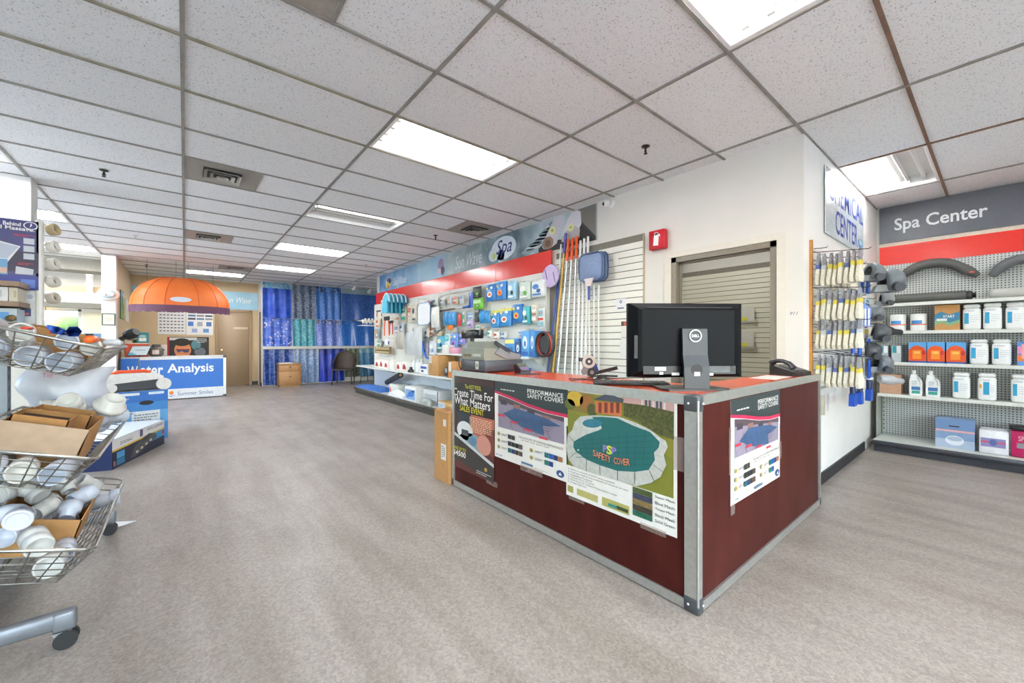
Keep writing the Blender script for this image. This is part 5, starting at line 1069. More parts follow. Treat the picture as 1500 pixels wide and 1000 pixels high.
# blue brushes hanging low
for k, (X, Y) in enumerate(((4.42, .80), (4.62, .79), (4.95, .78), (5.1, .80))):
    t = thing('scrub_brush', 'royal blue long scrub brush hanging below the bottom row', 'brush', (X, Y, .70), group='blue scrub brushes')
    bl = M('#1F4FB4', .4, var=.15); nv = M('#1A2C5A', .4)
    for s_ in (-1, 1): MB().prism(Fr((X, Y, .70), (1, 0, 0), (0, 0, 1)), [(s_ * .004, 0), (s_ * .055, 0), (s_ * .04, .10), (s_ * .006, .11)], -.02, .02, bl).build('bristles', t)
    MB().cyl((X, Y, .80), (X, Y, .90), .022, nv, n=8).build('ferrule', t); MB().cyl((X, Y, .895), (X, Y, .905), .03, M('#DDE2EA', .4), n=8).build('collar', t)
    MB().rbox((X - .024, Y - .012, .905), (X + .024, Y + .012, 1.28), M('#1F55C0', .35), .008, 1).build('handle', t); MB().tube([(X, Y, 1.27), (X, YC - .017, 1.285)], .003, M('#2A2B2D', .4, .5), 5).build('hook', t)
# grey skimmer throats and filter heads at the outer end of the display
gp = M('#6E757C', .45, var=.05); gp2 = M('#8A8E90', .45); gp3 = M('#474B52', .4)
def throat(X, Y, z, s, lab, c):
    t = thing('skimmer_part', lab, 'pool part', (X, Y, z), group='grey skimmer parts')
    fr = Fr((X, Y, z), (.35, -.94, 0), (0, 0, 1))
    ax = V((rnd(.2, .7), -.8, rnd(-.3, .4))).normalized()
    MB().lathe([(.052 * s, -.02 * s), (.085 * s, -.02 * s), (.09 * s, 0), (.085 * s, .05 * s), (.06 * s, .09 * s), (.03 * s, .105 * s), (.001, .108 * s)], c, (X, Y, z + .08 * s), ax, 16, cap=False).build('hood', t)
    MB().lathe([(.05 * s, -.015 * s), (.04 * s, .03 * s), (.001, .03 * s)], gp3, (X, Y, z + .08 * s), ax, 14, cap=False).build('socket', t)
    MB().prism(fr, [(-.08 * s, 0), (.08 * s, 0), (.06 * s, .05 * s), (-.06 * s, .05 * s)], -.06 * s, .05 * s, gp2).build('flange', t)
    MB().cyl(fr.p(.03 * s, .06 * s, -.02 * s), fr.p(.05 * s, .02 * s, .12 * s), .032 * s, gp3, n=14).build('spigot', t)
    MB().tube([fr.p(0, .17 * s, -.05), V((X, YC - .018, z + .18 * s))], .003, M('#2A2B2D', .4, .5), 5).build('hook', t)
for (x, y, X, s, lab, c) in ((1275, 412, 4.9, 1.0, 'grey arched skimmer throat on the top outer hooks', gp), (1298, 428, 5.0, 1.25, 'large grey arched skimmer throat beside the spa shelves', gp), (1293, 448, 5.25, .8, 'small light grey skimmer cap on the outer hooks', gp2), (1283, 500, 5.0, 1.0, 'dark grey triangular vacuum head on the outer hooks', gp3), (1276, 470, 5.1, .9, 'grey round filter head on the outer hooks', gp), (1287, 545, 5.1, 1.0, 'grey hooded drain part low on the outer hooks', gp), (1272, 525, 4.95, .9, 'grey drain cover above the blue brushes', gp3)):
    d = ray(x, y); q = d * (X / d.x) + V((0, 0, CH)); throat(q.x, q.y, q.z, s, lab, c)
for (x, y, X, lab, c) in ((1299, 484, 5.3, 'black hose adaptor sticking out over the spa shelf', '#22252A'), (1301, 555, 5.3, 'pale grey funnel-shaped adaptor over the carton', '#B9BDC0')):
    d = ray(x, y); q = d * (X / d.x) + V((0, 0, CH)); t = thing('hose_adaptor', lab, 'pool part', q, group='adaptors by the spa shelves')
    MB().lathe([(.03, 0), (.045, .05), (.045, .12), (.03, .16), (.03, .22), (.02, .22), (.02, .02)], M(c, .4), q + V((-.1, .05, 0)), (.75, -.6, -.1), 14).build('body', t)
    MB().tube([q + V((-.05, .03, .03)), V((q.x - .05, YC - .018, q.z + .06))], .003, M('#2A2B2D', .4, .5), 5).build('hook', t)
q = atY(1262, 470, .74); t = thing('wall_brush', 'blue pool wall brush with white bristle bars', 'brush', q)
MB().prism(Fr(q, (.5, -.86, 0), (0, 0, 1)), [(-.05, -.05), (.05, -.05), (.06, .1), (.0, .15), (-.05, .1)], -.02, .02, M('#5A7ACC', .4)).build('body', t)
for k in range(4): MB().obox(Fr(q, (.5, -.86, 0), (0, 0, 1)), -.035 + .022 * k, -.022 + .022 * k, -.04, .1, .02, .03, M('#C9CFE6', .4)).build('bar', t)
MB().tube([q + V((0, 0, .14)), V((q.x, YC - .018, q.z + .16))], .003, M('#2A2B2D', .4, .5), 5).build('hook', t)

# ================================================================== SPA SHELVES
SX, SB = 6.66, 6.10
gs = thing('shelving_unit', 'light grey pegboard shelving unit under the Spa Center sign', 'shelving', (SX, -.5, 0))
spg = peg_mat('grey_pegboard', '#C2C5C2', '#4A4D4C', .0254, .25)
shg = M('#CDD0CA', .45, var=.03); dk = M('#3A3C42', .45, var=.08)
SY = [.93, -.29, -1.51]
for k in range(2):
    a, b_ = SY[k + 1] + .004, SY[k] - .004
    MB().box((SX, a, .13), (SX + .012, b_, 2.18), spg).build('pegboard', gs)
    MB().box((SB, a, .10), (SX, b_, .13), shg).build('base_deck', gs); MB().box((SB + .03, a, 0), (SB + .045, b_, .10), dk).build('kick_plate', gs); MB().rbox((SB - .012, a, .075), (SB + .02, b_, .128), dk, .01, 1).build('bumper', gs)
    for z in (.635, 1.005, 1.37, 1.69):
        s_ = MB().box((6.42 if z > .7 else 6.36, a, z - .03), (SX, b_, z), shg).build('shelf', gs)
        MB().box((6.415 if z > .7 else 6.355, a, z - .03), (6.42 if z > .7 else 6.36, b_, z + .006), M('#DADCD6', .4)).build('price_rail', s_)
    for y in (SY[k] - .02,):
        u = MB().box((SX - .02, y - .015, .13), (SX, y + .012, 2.18), M('#B5B8AE', .45)).build('upright', gs)
        for q_ in range(38): MB().box((SX - .0215, y - .005, .18 + .052 * q_), (SX - .0195, y + .003, .20 + .052 * q_), M('#2C2E2E', .6)).build('slot', u)
MB().box((SX - .3, .932, .13), (SX, .936, .6), M('#B5B8AE', .45)).build('end_panel', gs)
# sign boards
t = thing('wall_sign', 'dark grey board reading Spa Center above a red strip', 'sign', (XS, .98, 2.17))
MB().box((XS - .025, -1.5, 2.475), (XS - .006, .97, H - .004), M('#5C5F66', .45, var=.05)).build('board', t)
MB().box((XS - .04, -1.5, 2.175), (XS - .006, .965, 2.425), M('#D92A1C', .25, var=.04, coat=.4)).build('red_strip', t)
MB().box((XS - .012, -1.5, 2.425), (XS - .004, .975, 2.475), M('#D9D2C0', .5)).build('gap_strip', t)
A = atX(1310, 320, XS - .026); B = atX(1447, 320, XS - .026); za = atX(1325, 338, XS - .026).z
p = Print(Fr((XS - .025, A.y, 2.57), (0, -1, 0), (0, 0, 1)), A.y - B.y, .19, .001); p.text('Spa Center', 0, 0, 1, 1, '#ECEEF0', 0, .018).done(t, 'lettering')

def sfr(x0, x1, X): A = atX(x0, 500, X).y; B = atX(x1, 500, X).y; return min(A, B), max(A, B)
def tub(label, box, z, kind, group=None, X=6.46):
    y0, y1 = sfr(box[0], box[1], X); w = y1 - y0; h = atX((box[0] + box[1]) / 2, box[2], X).z - z
    t = thing('white_tub', label, 'tub', (X, (y0 + y1) / 2, z), group=group)
    d = min(w, .17)
    mw = M('#EEF0EF', .35, var=.02)
    if kind == 'round':
        MB().lathe([(w / 2 * .94, 0), (w / 2, .01), (w / 2, h * .78)], mw, (d / 2, 0, 0), n=20).build('body', t, world=False); MB().lathe([(w / 2 * 1.02, h * .78), (w / 2 * 1.02, h * .97), (w / 2 * .95, h)], mw, (d / 2, 0, 0), n=20).build('lid', t, world=False)
        b = MB()
        def arc(a0, a1, z0, z1, c, k): b.grid(lambda u, v: (d / 2 - (w / 2 + .0008 * k) * math.cos(a0 + (a1 - a0) * u), (w / 2 + .0008 * k) * math.sin(a0 + (a1 - a0) * u), z0 + (z1 - z0) * v), 8, 1, M(c, .4))
        arc(1.2, -1.2, h * .35, h * .42, '#E07A5A', 1); arc(.9, -.5, h * .42, h * .62, '#3F86C8', 1); b.build('label', t, world=False)
    else:
        MB().rbox((0, -w / 2, 0), (d, w / 2, h * .86), mw, .028, 3).build('body', t, world=False); MB().rbox((-.002, -w / 2 + .004, h * .84), (d + .002, w / 2 - .004, h), mw, .02, 3).build('lid', t, world=False)
        p = Print(Fr((0, w / 2, 0), (0, -1, 0), (0, 0, 1)), w, h, .0015)
        if kind == 'blue': p.rect(.1, .25, .34, .66, '#2F9AC4', 0)
        else: p.rect(.3, .22, .62, .68, '#2F9AC4', 0).ell(.16, .52, .07, .08, '#E39A3A', 0, 10)
        p.lines(.42 if kind == 'blue' else .66, .3, .88, .6, 4, '#C3CAD2', 0, .3).text('clear', .16, .72, .7, .8, '#9AA6B4', 0)
        p.mb.build('label', t, world=False)
for k, b_ in enumerate(((1302, 1326, 461), (1332, 1357, 460))): tub('short round white tub with blue and orange band on the shelf under the bolsters', b_, 1.37, 'round', 'short round tubs')
for b_ in ((1410, 1437, 446), (1440, 1468, 444), (1473, 1502, 443)): tub('tall white tub with blue label beside the brown handled bag', b_, 1.37, 'blue', 'tall tubs beside the brown bag')
for b_ in ((1420, 1448, 497), (1453, 1482, 497)): tub('tall white tub with blue label beside the orange boxes', b_, 1.005, 'blue', 'tall tubs beside the orange boxes')
for b_, kd in (((1395, 1421, 546), 'blue'), ((1432, 1460, 547), 'mid'), ((1481, 1508, 549), 'blue')): tub('tall white tub with blue label beside the detergent jugs' if kd == 'blue' else 'tall white tub with central blue label and orange dot', b_, .635, kd, 'tall tubs beside the jugs', 6.44)
for b_ in ((1512, 1540, 497), (1508, 1536, 443)): pass
# brown handled bag
y0, y1 = sfr(1369, 1406, 6.46); w = y1 - y0; hz = atX(1387, 447, 6.46).z - 1.37; t = thing('handled_bag', 'brown cardboard handled carrier with blue and green waves reading Start', 'carrier', (6.46, y0, 1.37))
fr = Fr((6.46, y1, 1.37), (0, -1, 0), (0, 0, 1))
MB().box((6.46, y0, 1.37), (6.58, y1, 1.37 + hz), cb).build('carton', t); MB().prism(fr, [(w * .25, hz), (w * .75, hz), (w * .7, hz + .045), (w * .3, hz + .045)], -.064, -.058, cb).build('handle_tab', t); MB().obox(fr, w * .4, w * .6, hz + .012, hz + .026, -.058, -.0575, M('#3A2A1A', .7)).build('hand_slot', t)
p = Print(fr, w, hz, .001); p.poly([(0, .62), (.25, .75), (.6, .62), (1, .74), (1, .42), (.6, .3), (.3, .42), (0, .35)], '#3A7A9A', 0).poly([(0, .4), (.3, .45), (.6, .3), (1, .42), (1, .3), (.6, .18), (.3, .3), (0, .22)], '#7AA27A', 1).rect(.08, .38, .5, .47, '#E6EAEA', 2).text('START', .35, .5, .8, .6, '#EDF0EE', 2, .01).done(t)
# orange boxes
for k, b_ in enumerate(((1331, 1357), (1358, 1384), (1386, 1415))):
    y0, y1 = sfr(*b_, 6.45); t = thing('orange_box', 'orange and blue product box in a row of three on the spa shelf', 'box', (6.45, y0, 1.005), group='three orange boxes'); h = atX((b_[0] + b_[1]) / 2, 501.5, 6.45).z - 1.005; w = y1 - y0
    MB().box((6.45, y0, 1.005), (6.57, y1, 1.005 + h), M('#5A9FD8', .4)).build('carton', t)
    p = Print(Fr((6.45, y1, 1.005), (0, -1, 0), (0, 0, 1)), w, h, .001); p.poly([(0, 0), (1, 0), (1, .55), (.85, .75), (.5, .85), (.2, .78), (0, .6)], '#D9531E', 0).rect(.22, .2, .72, .62, '#E98A2A', 1).rect(.3, .45, .66, .56, '#F2B85A', 2).rect(0, 0, 1, .1, '#2A4F9A', 1).ell(.85, .5, .1, .12, '#B82A2A', 1, 10).done(t)
y0, y1 = sfr(1490, 1512, 6.45); t = thing('product_box', 'pink, blue and orange striped box at the end of the orange boxes shelf', 'box', (6.45, y0, 1.005)); MB().box((6.45, y0, 1.005), (6.55, y1, 1.25), M('#5A8FD0', .4)).build('carton', t); p = Print(Fr((6.45, y1, 1.005), (0, -1, 0), (0, 0, 1)), y1 - y0, .245, .001); p.rect(0, .5, .6, .8, '#D08AB8', 0).rect(0, .2, .6, .45, '#E07A3A', 0).rect(.3, .3, 1, .9, '#E8A0A0', 1).done(t)
# grey packs behind the brush display
for k, (b_, z, yt, c, lab) in enumerate((((1287, 1301, 6.5), 1.005, 506, '#A9B4BC', 'grey box with teal label half hidden on the spa shelf'), ((1306, 1320, 6.5), 1.005, 506, '#B9C0C4', 'light grey box with teal label beside the orange boxes'))):
    y0, y1 = sfr(b_[0], b_[1], 6.5); h = atX(b_[0], yt, 6.5).z - z; t = thing('product_box', lab, 'box', (6.5, y0, z)); MB().box((6.5, y0, z), (6.6, y1, z + h), M(c, .4)).build('carton', t); Print(Fr((6.5, y1, z), (0, -1, 0), (0, 0, 1)), y1 - y0, h, .001).rect(.1, .55, .5, .95, '#2F98A8', 0).rect(.55, .55, .95, .95, '#E3E8EA', 0).done(t)
y0, y1 = sfr(1287, 1320, 6.45); t = thing('cardboard_box', 'pinkish brown carton on the lower spa shelf beside the jugs', 'box', (6.42, y0, .635)); MB().box((6.45, y0, .635), (6.62, min(y1, .92), .86), M('#B9937A', .7)).build('carton', t); MB().box((6.449, y0 + .05, .75), (6.45, y0 + .15, .81), M('#D9C2B4', .5)).build('label', t)
# detergent jugs
for k, (a, b_, yt) in enumerate(((1332, 1351, 543), (1356, 1377, 544))):
    y0, y1 = sfr(a, b_, 6.44); w = y1 - y0; h = atX((a + b_) / 2, yt, 6.44).z - .635; t = thing('detergent_jug', 'white jug with side handle and teal lettering', 'jug', (6.44, y0, .635), group='two white jugs')
    fr = Fr((6.44, y1, .635), (0, -1, 0), (0, 0, 1))
    prof = [(.04 * w, 0), (.96 * w, 0), (w, .06 * h), (w, .5 * h), (.9 * w, .66 * h), (.62 * w, .76 * h), (.56 * w, .84 * h), (.1 * w, .84 * h), (.06 * w, .7 * h), (0, .6 * h), (0, .06 * h)]
    MB().prism(fr, prof, -.09, 0, M('#EDEFEE', .35)).build('body', t)
    MB().lathe([(.16 * w, 0), (.16 * w, .14 * h), (.13 * w, .15 * h)], M('#F2F3F2', .35), fr.p(.33 * w, .845 * h, -.045), n=14).build('cap', t)
    MB().tube([fr.p(.62 * w, .76 * h, .004), fr.p(.86 * w, .62 * h, .008), fr.p(.88 * w, .45 * h, .004)], .008, M('#D9DCDA', .4), 6).build('grip', t)
    p = Print(fr, w, h, .001); p.rect(.18, .08, .82, .2, '#3A9A8A', 0).rect(.16, .22, .84, .36, '#3A6FA8', 0).lines(.2, .4, .6, .6, 4, '#9AA8B4', 0).done(t)
# base goods
y0, y1 = sfr(1370, 1428, 6.25); h = atX(1400, 615, 6.25).z - .13; t = thing('product_box', 'large blue box with white bowl picture on the spa base shelf', 'box', (6.25, y0, .13)); w = y1 - y0
MB().box((6.25, y0, .13), (6.5, y1, .13 + h), M('#7E98BC', .4)).build('carton', t)
p = Print(Fr((6.25, y1, .13), (0, -1, 0), (0, 0, 1)), w, h, .001); p.rect(0, .55, 1, 1, '#6C8AB4', 0).rect(0, .0, 1, .3, '#A9B8CC', 0).rect(0, .56, 1, .63, '#D9A8A8', 1).rect(.35, .74, .62, .78, '#1A1C22', 1).ell(.5, .27, .24, .17, '#DCE2E8', 1).ell(.5, .33, .2, .08, '#A9B6C8', 2).done(t)
y0, y1 = sfr(1434, 1478, 6.22); h = atX(1456, 632, 6.22).z - .13; t = thing('product_box', 'white box with violet picture strip on the spa base shelf', 'box', (6.22, y0, .13)); w = y1 - y0
MB().rbox((6.22, y0, .13), (6.46, y1, .13 + h), M('#E9E9EC', .4), .01, 1).build('carton', t); MB().box((6.235, y0 + .01, .13 + h), (6.445, y1 - .01, .13 + h + .006), M('#DADADF', .35)).build('lid', t)
p = Print(Fr((6.22, y1, .13), (0, -1, 0), (0, 0, 1)), w, h, .001); p.rect(.06, .3, .9, .68, '#8C86B4', 0).rect(.06, .48, .9, .54, '#D0506A', 1).ell(.48, .5, .13, .14, '#5A6AA0', 2, 14).done(t)
y0, y1 = sfr(1481, 1525, 6.22); h = atX(1500, 632, 6.22).z - .13; t = thing('magenta_bucket', 'magenta tub with black lid on the spa base shelf', 'tub', (6.22, y0, .13))
MB().rbox((6.22, y0 + .01, .13), (6.42, y1, .13 + h), M('#B81A5A', .35), .02, 2).build('body', t); MB().rbox((6.205, y0, .13 + h), (6.435, y1 + .01, .13 + h + .035), M('#1E1C20', .4), .01, 1).build('lid', t); p = Print(Fr((6.22, y1, .13), (0, -1, 0), (0, 0, 1)), y1 - y0, h, .001); p.rect(.2, .35, .8, .55, '#8A8E90', 0).text('SPA', .25, .62, .6, .8, '#E9D4DE', 0).done(t)
# bolsters on top and arched headrests on the wall
bol = M('#4E504C', .6, var=.06, bump=.1)
def bolster(label, x0, x1, y, c, X=6.52, cap=True):
    A = atX(x0, y, X); B = atX(x1, y, X); r = .055; A.z = B.z = 1.69 + r
    t = thing('spa_bolster', label, 'bolster', (X, (A.y + B.y) / 2, 1.69))
    L = A.y - B.y
    MB().lathe([(r * .55, 0), (r * .85, .015), (r, .06), (r, L - .09), (r * .96, L - .07)], c, A, (0, -1, 0), 18).build('cushion', t)
    MB().lathe([(r * .9, L - .07), (r * .9, L - .03), (r * .5, L - .025), (r * .5, L), (r * 1.1, L)] if cap else [(r * .9, L - .07), (r * .5, L)], M('#1F2022', .4), A, (0, -1, 0), 18).build('end_piece', t)
bolster('long dark grey bolster with black end piece on the top spa shelf', 1304, 1430, 430, bol)
bolster('pale grey bolster on the top spa shelf', 1449, 1540, 430, M('#B4B5AE', .5), cap=False)
def arch(label, pts, c):
    X = 6.58; P_ = [atX(x, y, X) for x, y in pts]; t = thing('spa_headrest', label, 'headrest', P_[len(P_) // 2])
    n = 20; q = []
    for i in range(n + 1):                                # smooth through the given pixels
        u = i / n * (len(P_) - 1); k = min(int(u), len(P_) - 2); f = u - k
        p0, p1, p2, p3 = P_[max(k - 1, 0)], P_[k], P_[k + 1], P_[min(k + 2, len(P_) - 1)]
        q.append(.5 * ((2 * p1) + (p2 - p0) * f + (2 * p0 - 5 * p1 + 4 * p2 - p3) * f * f + (3 * p1 - p0 - 3 * p2 + p3) * f ** 3))
    rs = [.05 * (.55 + .45 * min(1, min(i, n - i) / 3)) for i in range(n + 1)]
    MB().tube(q, .06, c, 12, rs=rs).build('cushion', t)
    for i in (5, 15): MB().tube([q[i] + V((0, 0, -.02)), q[i] + V((.07, 0, -.05))], .004, chrome, 5).build('hook', t)
    MB().lathe([(.022, 0), (.02, .004)], M('#B8523A', .4), q[n - 2] + V((-.05, 0, .0)), (-1, 0, 0), 10, 1, .5).build('badge', t)
arch('arched dark grey spa headrest hung below the red strip', [(1316, 408), (1340, 393), (1365, 386), (1390, 386), (1412, 394), (1433, 404)], M('#4A4C4A', .6, var=.05))
arch('second arched grey spa headrest, cut by the shelf run end', [(1452, 405), (1470, 390), (1490, 381), (1520, 378), (1545, 384), (1566, 398)], M('#5A5D60', .6, var=.05))

# ================================================================== BACK OF THE SHOP
def speck(c1, c2, scale, rough=.3, amt=.5):
    m, n, l, b = nodes_mat('vinyl_' + c1.lstrip('#'))
    tc = n.new('ShaderNodeTexCoord'); v = n.new('ShaderNodeTexNoise'); v.inputs['Scale'].default_value = scale; v.inputs['Detail'].default_value = 2; l.new(tc.outputs['Object'], v.inputs['Vector'])
    r = n.new('ShaderNodeValToRGB'); r.color_ramp.elements[0].position = .5 - .16 * (1 - amt) - .05; r.color_ramp.elements[1].position = .5 + .16 * (1 - amt) + .05
    r.color_ramp.elements[0].color = lin(c1) + [1]; r.color_ramp.elements[1].color = lin(c2) + [1]; l.new(v.outputs[0], r.inputs[0]); l.new(r.outputs[0], b.inputs['Base Color']); b.inputs['Roughness'].default_value = rough; return m
YL_ = YLIN - .02
LIN = [  # px x0, x1, y top, y bottom, colours, speckle scale, top band, label
    (384, 427.5, 412, 463, '#2448B4', '#3A62CC', 6, '#4FA0C8', 'royal blue pool liner sample with pale tile band, top corner'),
    (428, 461.5, 415, 465, '#3C4C68', '#8292AA', 22, None, 'grey-blue mottled pool liner sample with loose fold'),
    (462, 499.5, 418, 466, '#2A62B8', '#5A92DC', 30, '#22304A', 'bright blue pebble pool liner sample with dark tile band'),
    (500, 556, 421, 468, '#2A52A4', '#5078C4', 30, '#8FA8B0', 'blue pool liner sample with chain-pattern tile band'),
    (384.5, 428, 463, 503, '#3558C0', '#6484DA', 9, 'dots', 'blue pool liner sample scattered with white blossoms'),
    (428.5, 462, 464, 503, '#2A7E9C', '#6CBCC6', 26, None, 'teal mottled pool liner sample'),
    (462.5, 499, 466, 503.5, '#3A58B4', '#7890D8', 34, '#26304A', 'violet-blue pool liner sample with braided tile band'),
    (499.5, 556, 467, 504, '#2460BC', '#3F80D6', 34, '#2A5AA8', 'deep sky blue pool liner sample'),
    (385, 430, 509, 559, '#1C2E78', '#4468B4', 16, None, 'dark marbled blue pool liner sample beside the drawer cabinet'),
    (431, 466, 509, 560, '#5272AC', '#A4BCDC', 36, None, 'pale pebble pool liner sample behind the drawer cabinet'),
    (467, 504, 509, 556, '#12279A', '#1F3CB8', 5, '#1A2C80', 'plain glossy dark blue pool liner sample'),
    (505, 525.5, 510, 552, '#4A564E', '#7E8A78', 30, None, 'grey-green pool liner sample behind the chair'),
    (526, 556, 511, 552, '#2F6FA8', '#5FA0CC', 30, '#7FB0C0', 'light blue pool liner sample behind the stool')]
for k, (x0, x1, yt, yb, c1, c2, sc, band, lab) in enumerate(LIN):
    row = 0 if k < 4 else (1 if k < 8 else 2)
    A = atY(x0, 500, YL_).x; B = atY(x1, 500, YL_).x; zt = (2.905, 1.905, 1.03)[row]; zb = (1.91, 1.115, .035 if k < 11 else .14)[row]
    t = thing('liner_sample', lab, 'pool liner', (A, YL_, zb), group='pool liner samples')
    nf = rnd(2.2, 3.6); ph = rnd(0, 6)
    def f(u, v, A=A, B=B, zb=zb, zt=zt, nf=nf, ph=ph): return (A + (B - A) * u, YL_ - .012 - .034 * (1 - v * .55) * (1 + math.sin(ph + 2 * math.pi * nf * u + .6 * v)), zb + (zt - zb) * v)
    zz = zt - (zt - zb) * .17
    fold = MB().grid(f, 48, 4, speck(c1, c2, sc, .2)); fold.build('drape', t)
    if band and band != 'dots':
        MB().grid(lambda u, v, f=f: (lambda q: (q[0], q[1] - .005, q[2]))(f(u, .84 + .16 * v)), 36, 1, speck(band, '#A9C0CC' if k in (0, 3) else c2, 14 if k != 3 else 26, amt=.9)).build('tile_band', t)
    if band == 'dots':
        d = MB()
        for q in range(34):
            u, v = rnd(.04, .96), rnd(.03, .97); c = f(u, v); r = .022
            d.add([(c[0] + r * math.cos(a), c[1] - .006, c[2] + r * math.sin(a)) for a in [2 * math.pi * i / 7 for i in range(7)]], [list(range(7))[::-1]], M(('#DDE4F2', '#C9B4C6')[q % 2], .4))
        o = d.build('blossom_print', t); o['kind'] = 'stuff'
A = atY(384, 500, YL_).x
one(MB().box((A, YLIN - .16, 1.045), (4.6, YLIN - .001, 1.10), M('#E6E8E6', .4)), 'wall_shelf', 'thin white ledge across the pool liner display', 'shelf')
# oak drawer cabinet
cx0, cx1 = atY(408, 500, 12.5).x, atY(442, 500, 12.5).x
t = thing('drawer_cabinet', 'small oak drawer cabinet with papers on top before the liners', 'cabinet', (cx0, 12.5, 0))
oak = M('#B48A5E', .5, var=.1, scale=12); oak2 = M('#A87E52', .5, var=.1, scale=12)
MB().box((cx0 + .01, 12.51, .06), (cx1 - .01, 12.84, .60), oak2).build('body', t); MB().rbox((cx0, 12.49, .60), (cx1, 12.85, .635), oak, .006, 1).build('cabinet_top', t); MB().box((cx0 + .03, 12.53, 0), (cx1 - .03, 12.82, .06), oak2).build('plinth', t)
for z0, z1 in ((.42, .59), (.07, .41)):
    d = MB().rbox((cx0 + .02, 12.495, z0), (cx1 - .02, 12.51, z1), oak, .004, 1).build('drawer', t); MB().box(((cx0 + cx1) / 2 - .02, 12.475, (z0 + z1) / 2 + .02), ((cx0 + cx1) / 2 + .02, 12.496, (z0 + z1) / 2 + .05), M('#4A3220', .4, .4)).build('handle', d)
one(MB().box((cx0 + .03, 12.52, .636), (cx0 + .36, 12.75, .66), M('#E4E4E2', .5)), 'paper_stack', 'stack of white papers on the oak cabinet', 'paper')
# wicker armchair
wk = M('#3E342C', .6, var=.2, scale=60, bump=.3)
q = atY(505, 500, 12.2).x; t = thing('wicker_armchair', 'dark brown wicker armchair in front of the liner display', 'chair', (q, 12.3, 0), -.5)
MB().rbox((-.27, -.25, .40), (.27, .25, .45), wk, .03, 2).build('seat', t, world=False)
for x, y in ((-.25, -.23), (.25, -.23), (-.23, .24), (.23, .24)): MB().cyl((x * 1.08, y * 1.1, 0), (x, y, .41), .016, wk, n=8).build('leg', t, world=False)
MB().grid(lambda u, v: (-.30 * math.cos(math.pi * u), .05 + .24 * math.sin(math.pi * u) ** .7 + .06 * v, .45 + (.42 * math.sin(math.pi * u) ** .8 + .10) * v), 16, 6, wk).build('backrest', t, world=False)
MB().tube([(-.30, -.22, .55), (-.31, -.05, .60), (-.29, .12, .70), (-.2, .28, .90), (0, .35, .98), (.2, .28, .90), (.29, .12, .70), (.31, -.05, .60), (.30, -.22, .55)], .022, wk, 8).build('arm_rail', t, world=False)
for x in (-.30, .30): MB().cyl((x, -.22, .55), (x * .9, -.23, .42), .016, wk, n=8).build('arm_post', t, world=False)
# small black stool
q = atY(536, 500, 12.2).x; t = thing('folding_stool', 'low black metal stool beside the wicker armchair', 'stool', (q, 12.35, 0), .2); bk = M('#22252A', .4)
MB().rbox((-.2, -.17, .46), (.2, .17, .49), bk, .01, 1).build('seat', t, world=False)
for x, y in ((-.24, -.19), (.24, -.19), (-.24, .19), (.24, .19)): MB().cyl((x, y, 0), (x * .7, y * .8, .47), .012, bk, n=8).build('leg', t, world=False)
MB().cyl((-.2, -.18, .2), (.2, -.18, .2), .008, bk, n=6).build('stretcher', t, world=False)
# track lights
tA, tB = atz(516, 413, H - .02), atz(546, 420, H - .02); t = thing('track_light', 'white ceiling track with two spot heads before the liners', 'track light', tA)
MB().tube([tA, tB], .018, paint_w, 6).build('track', t)
for f_ in (.15, .9):
    c = tA.lerp(tB, f_); MB().cyl(c, c + V((0, 0, -.10)), .01, paint_w, n=8).build('stem', t); MB().lathe([(.03, 0), (.045, .05), (.05, .13)], paint_w, c + V((0, 0, -.10)), (-.3, .5, -.7), 12).build('spot_head', t)

# ---- sky blue frieze on the back wall
t = thing('wall_frieze', 'sky blue printed frieze with white lettering along the back wall', 'banner', (-1.0, YD, 2.14))
MB().box((-1.02, YD - .012, 2.16), (1.655, YD - .002, 2.66), speck('#7FB8D6', '#A9CDE0', 1.2, .4, .2)).build('board', t)
p = Print(Fr((atY(322, 440, YD).x, YD - .012, 2.34), (1, 0, 0), (0, 0, 1)), atY(368, 440, YD).x - atY(322, 440, YD).x, .17, .001); p.text('Sun Wave', .1, 0, 1, 1, '#EAF2F4', 0, 0, .3).done(t, 'lettering')
p = Print(Fr((atY(312, 440, YD).x, YD - .012, 2.33), (1, 0, 0), (0, 0, 1)), .2, .2, .001); p.ell(.5, .5, .4, .4, '#E3DC9A', 0).ell(.5, .4, .25, .22, '#C9C46A', 1).done(t, 'emblem')
# ---- posters on the back wall
def wall_poster(name, label, x0, x1, yt, yb, c, art, cat='poster', Y=YD - .004):
    A = atY(x0, 500, Y); B = atY(x1, 500, Y); zt = atY((x0 + x1) / 2, yt, Y).z; zb = atY((x0 + x1) / 2, yb, Y).z
    fr = Fr((A.x, Y, zb), (1, 0, 0), (0, 0, 1)); w, h = B.x - A.x, zt - zb; t = thing(name, label, cat, fr.o); MB().obox(fr, 0, w, 0, h, 0, .006, M(c, .4, var=.02)).build('sheet', t)
    p = Print(fr, w, h, .007); art(p); p.done(t); return t, fr, w, h
def art1(p):
    for r_ in range(8):
        for c_ in range(7): p.rect(.06 + .13 * c_, .1 + .108 * r_, .14 + .13 * c_, .135 + .108 * r_, '#55585E', 0)
wall_poster('chart_board', 'white chart board with rows of small samples under the awning', 231, 272, 447, 490, '#E6E8EA', art1, 'chart')
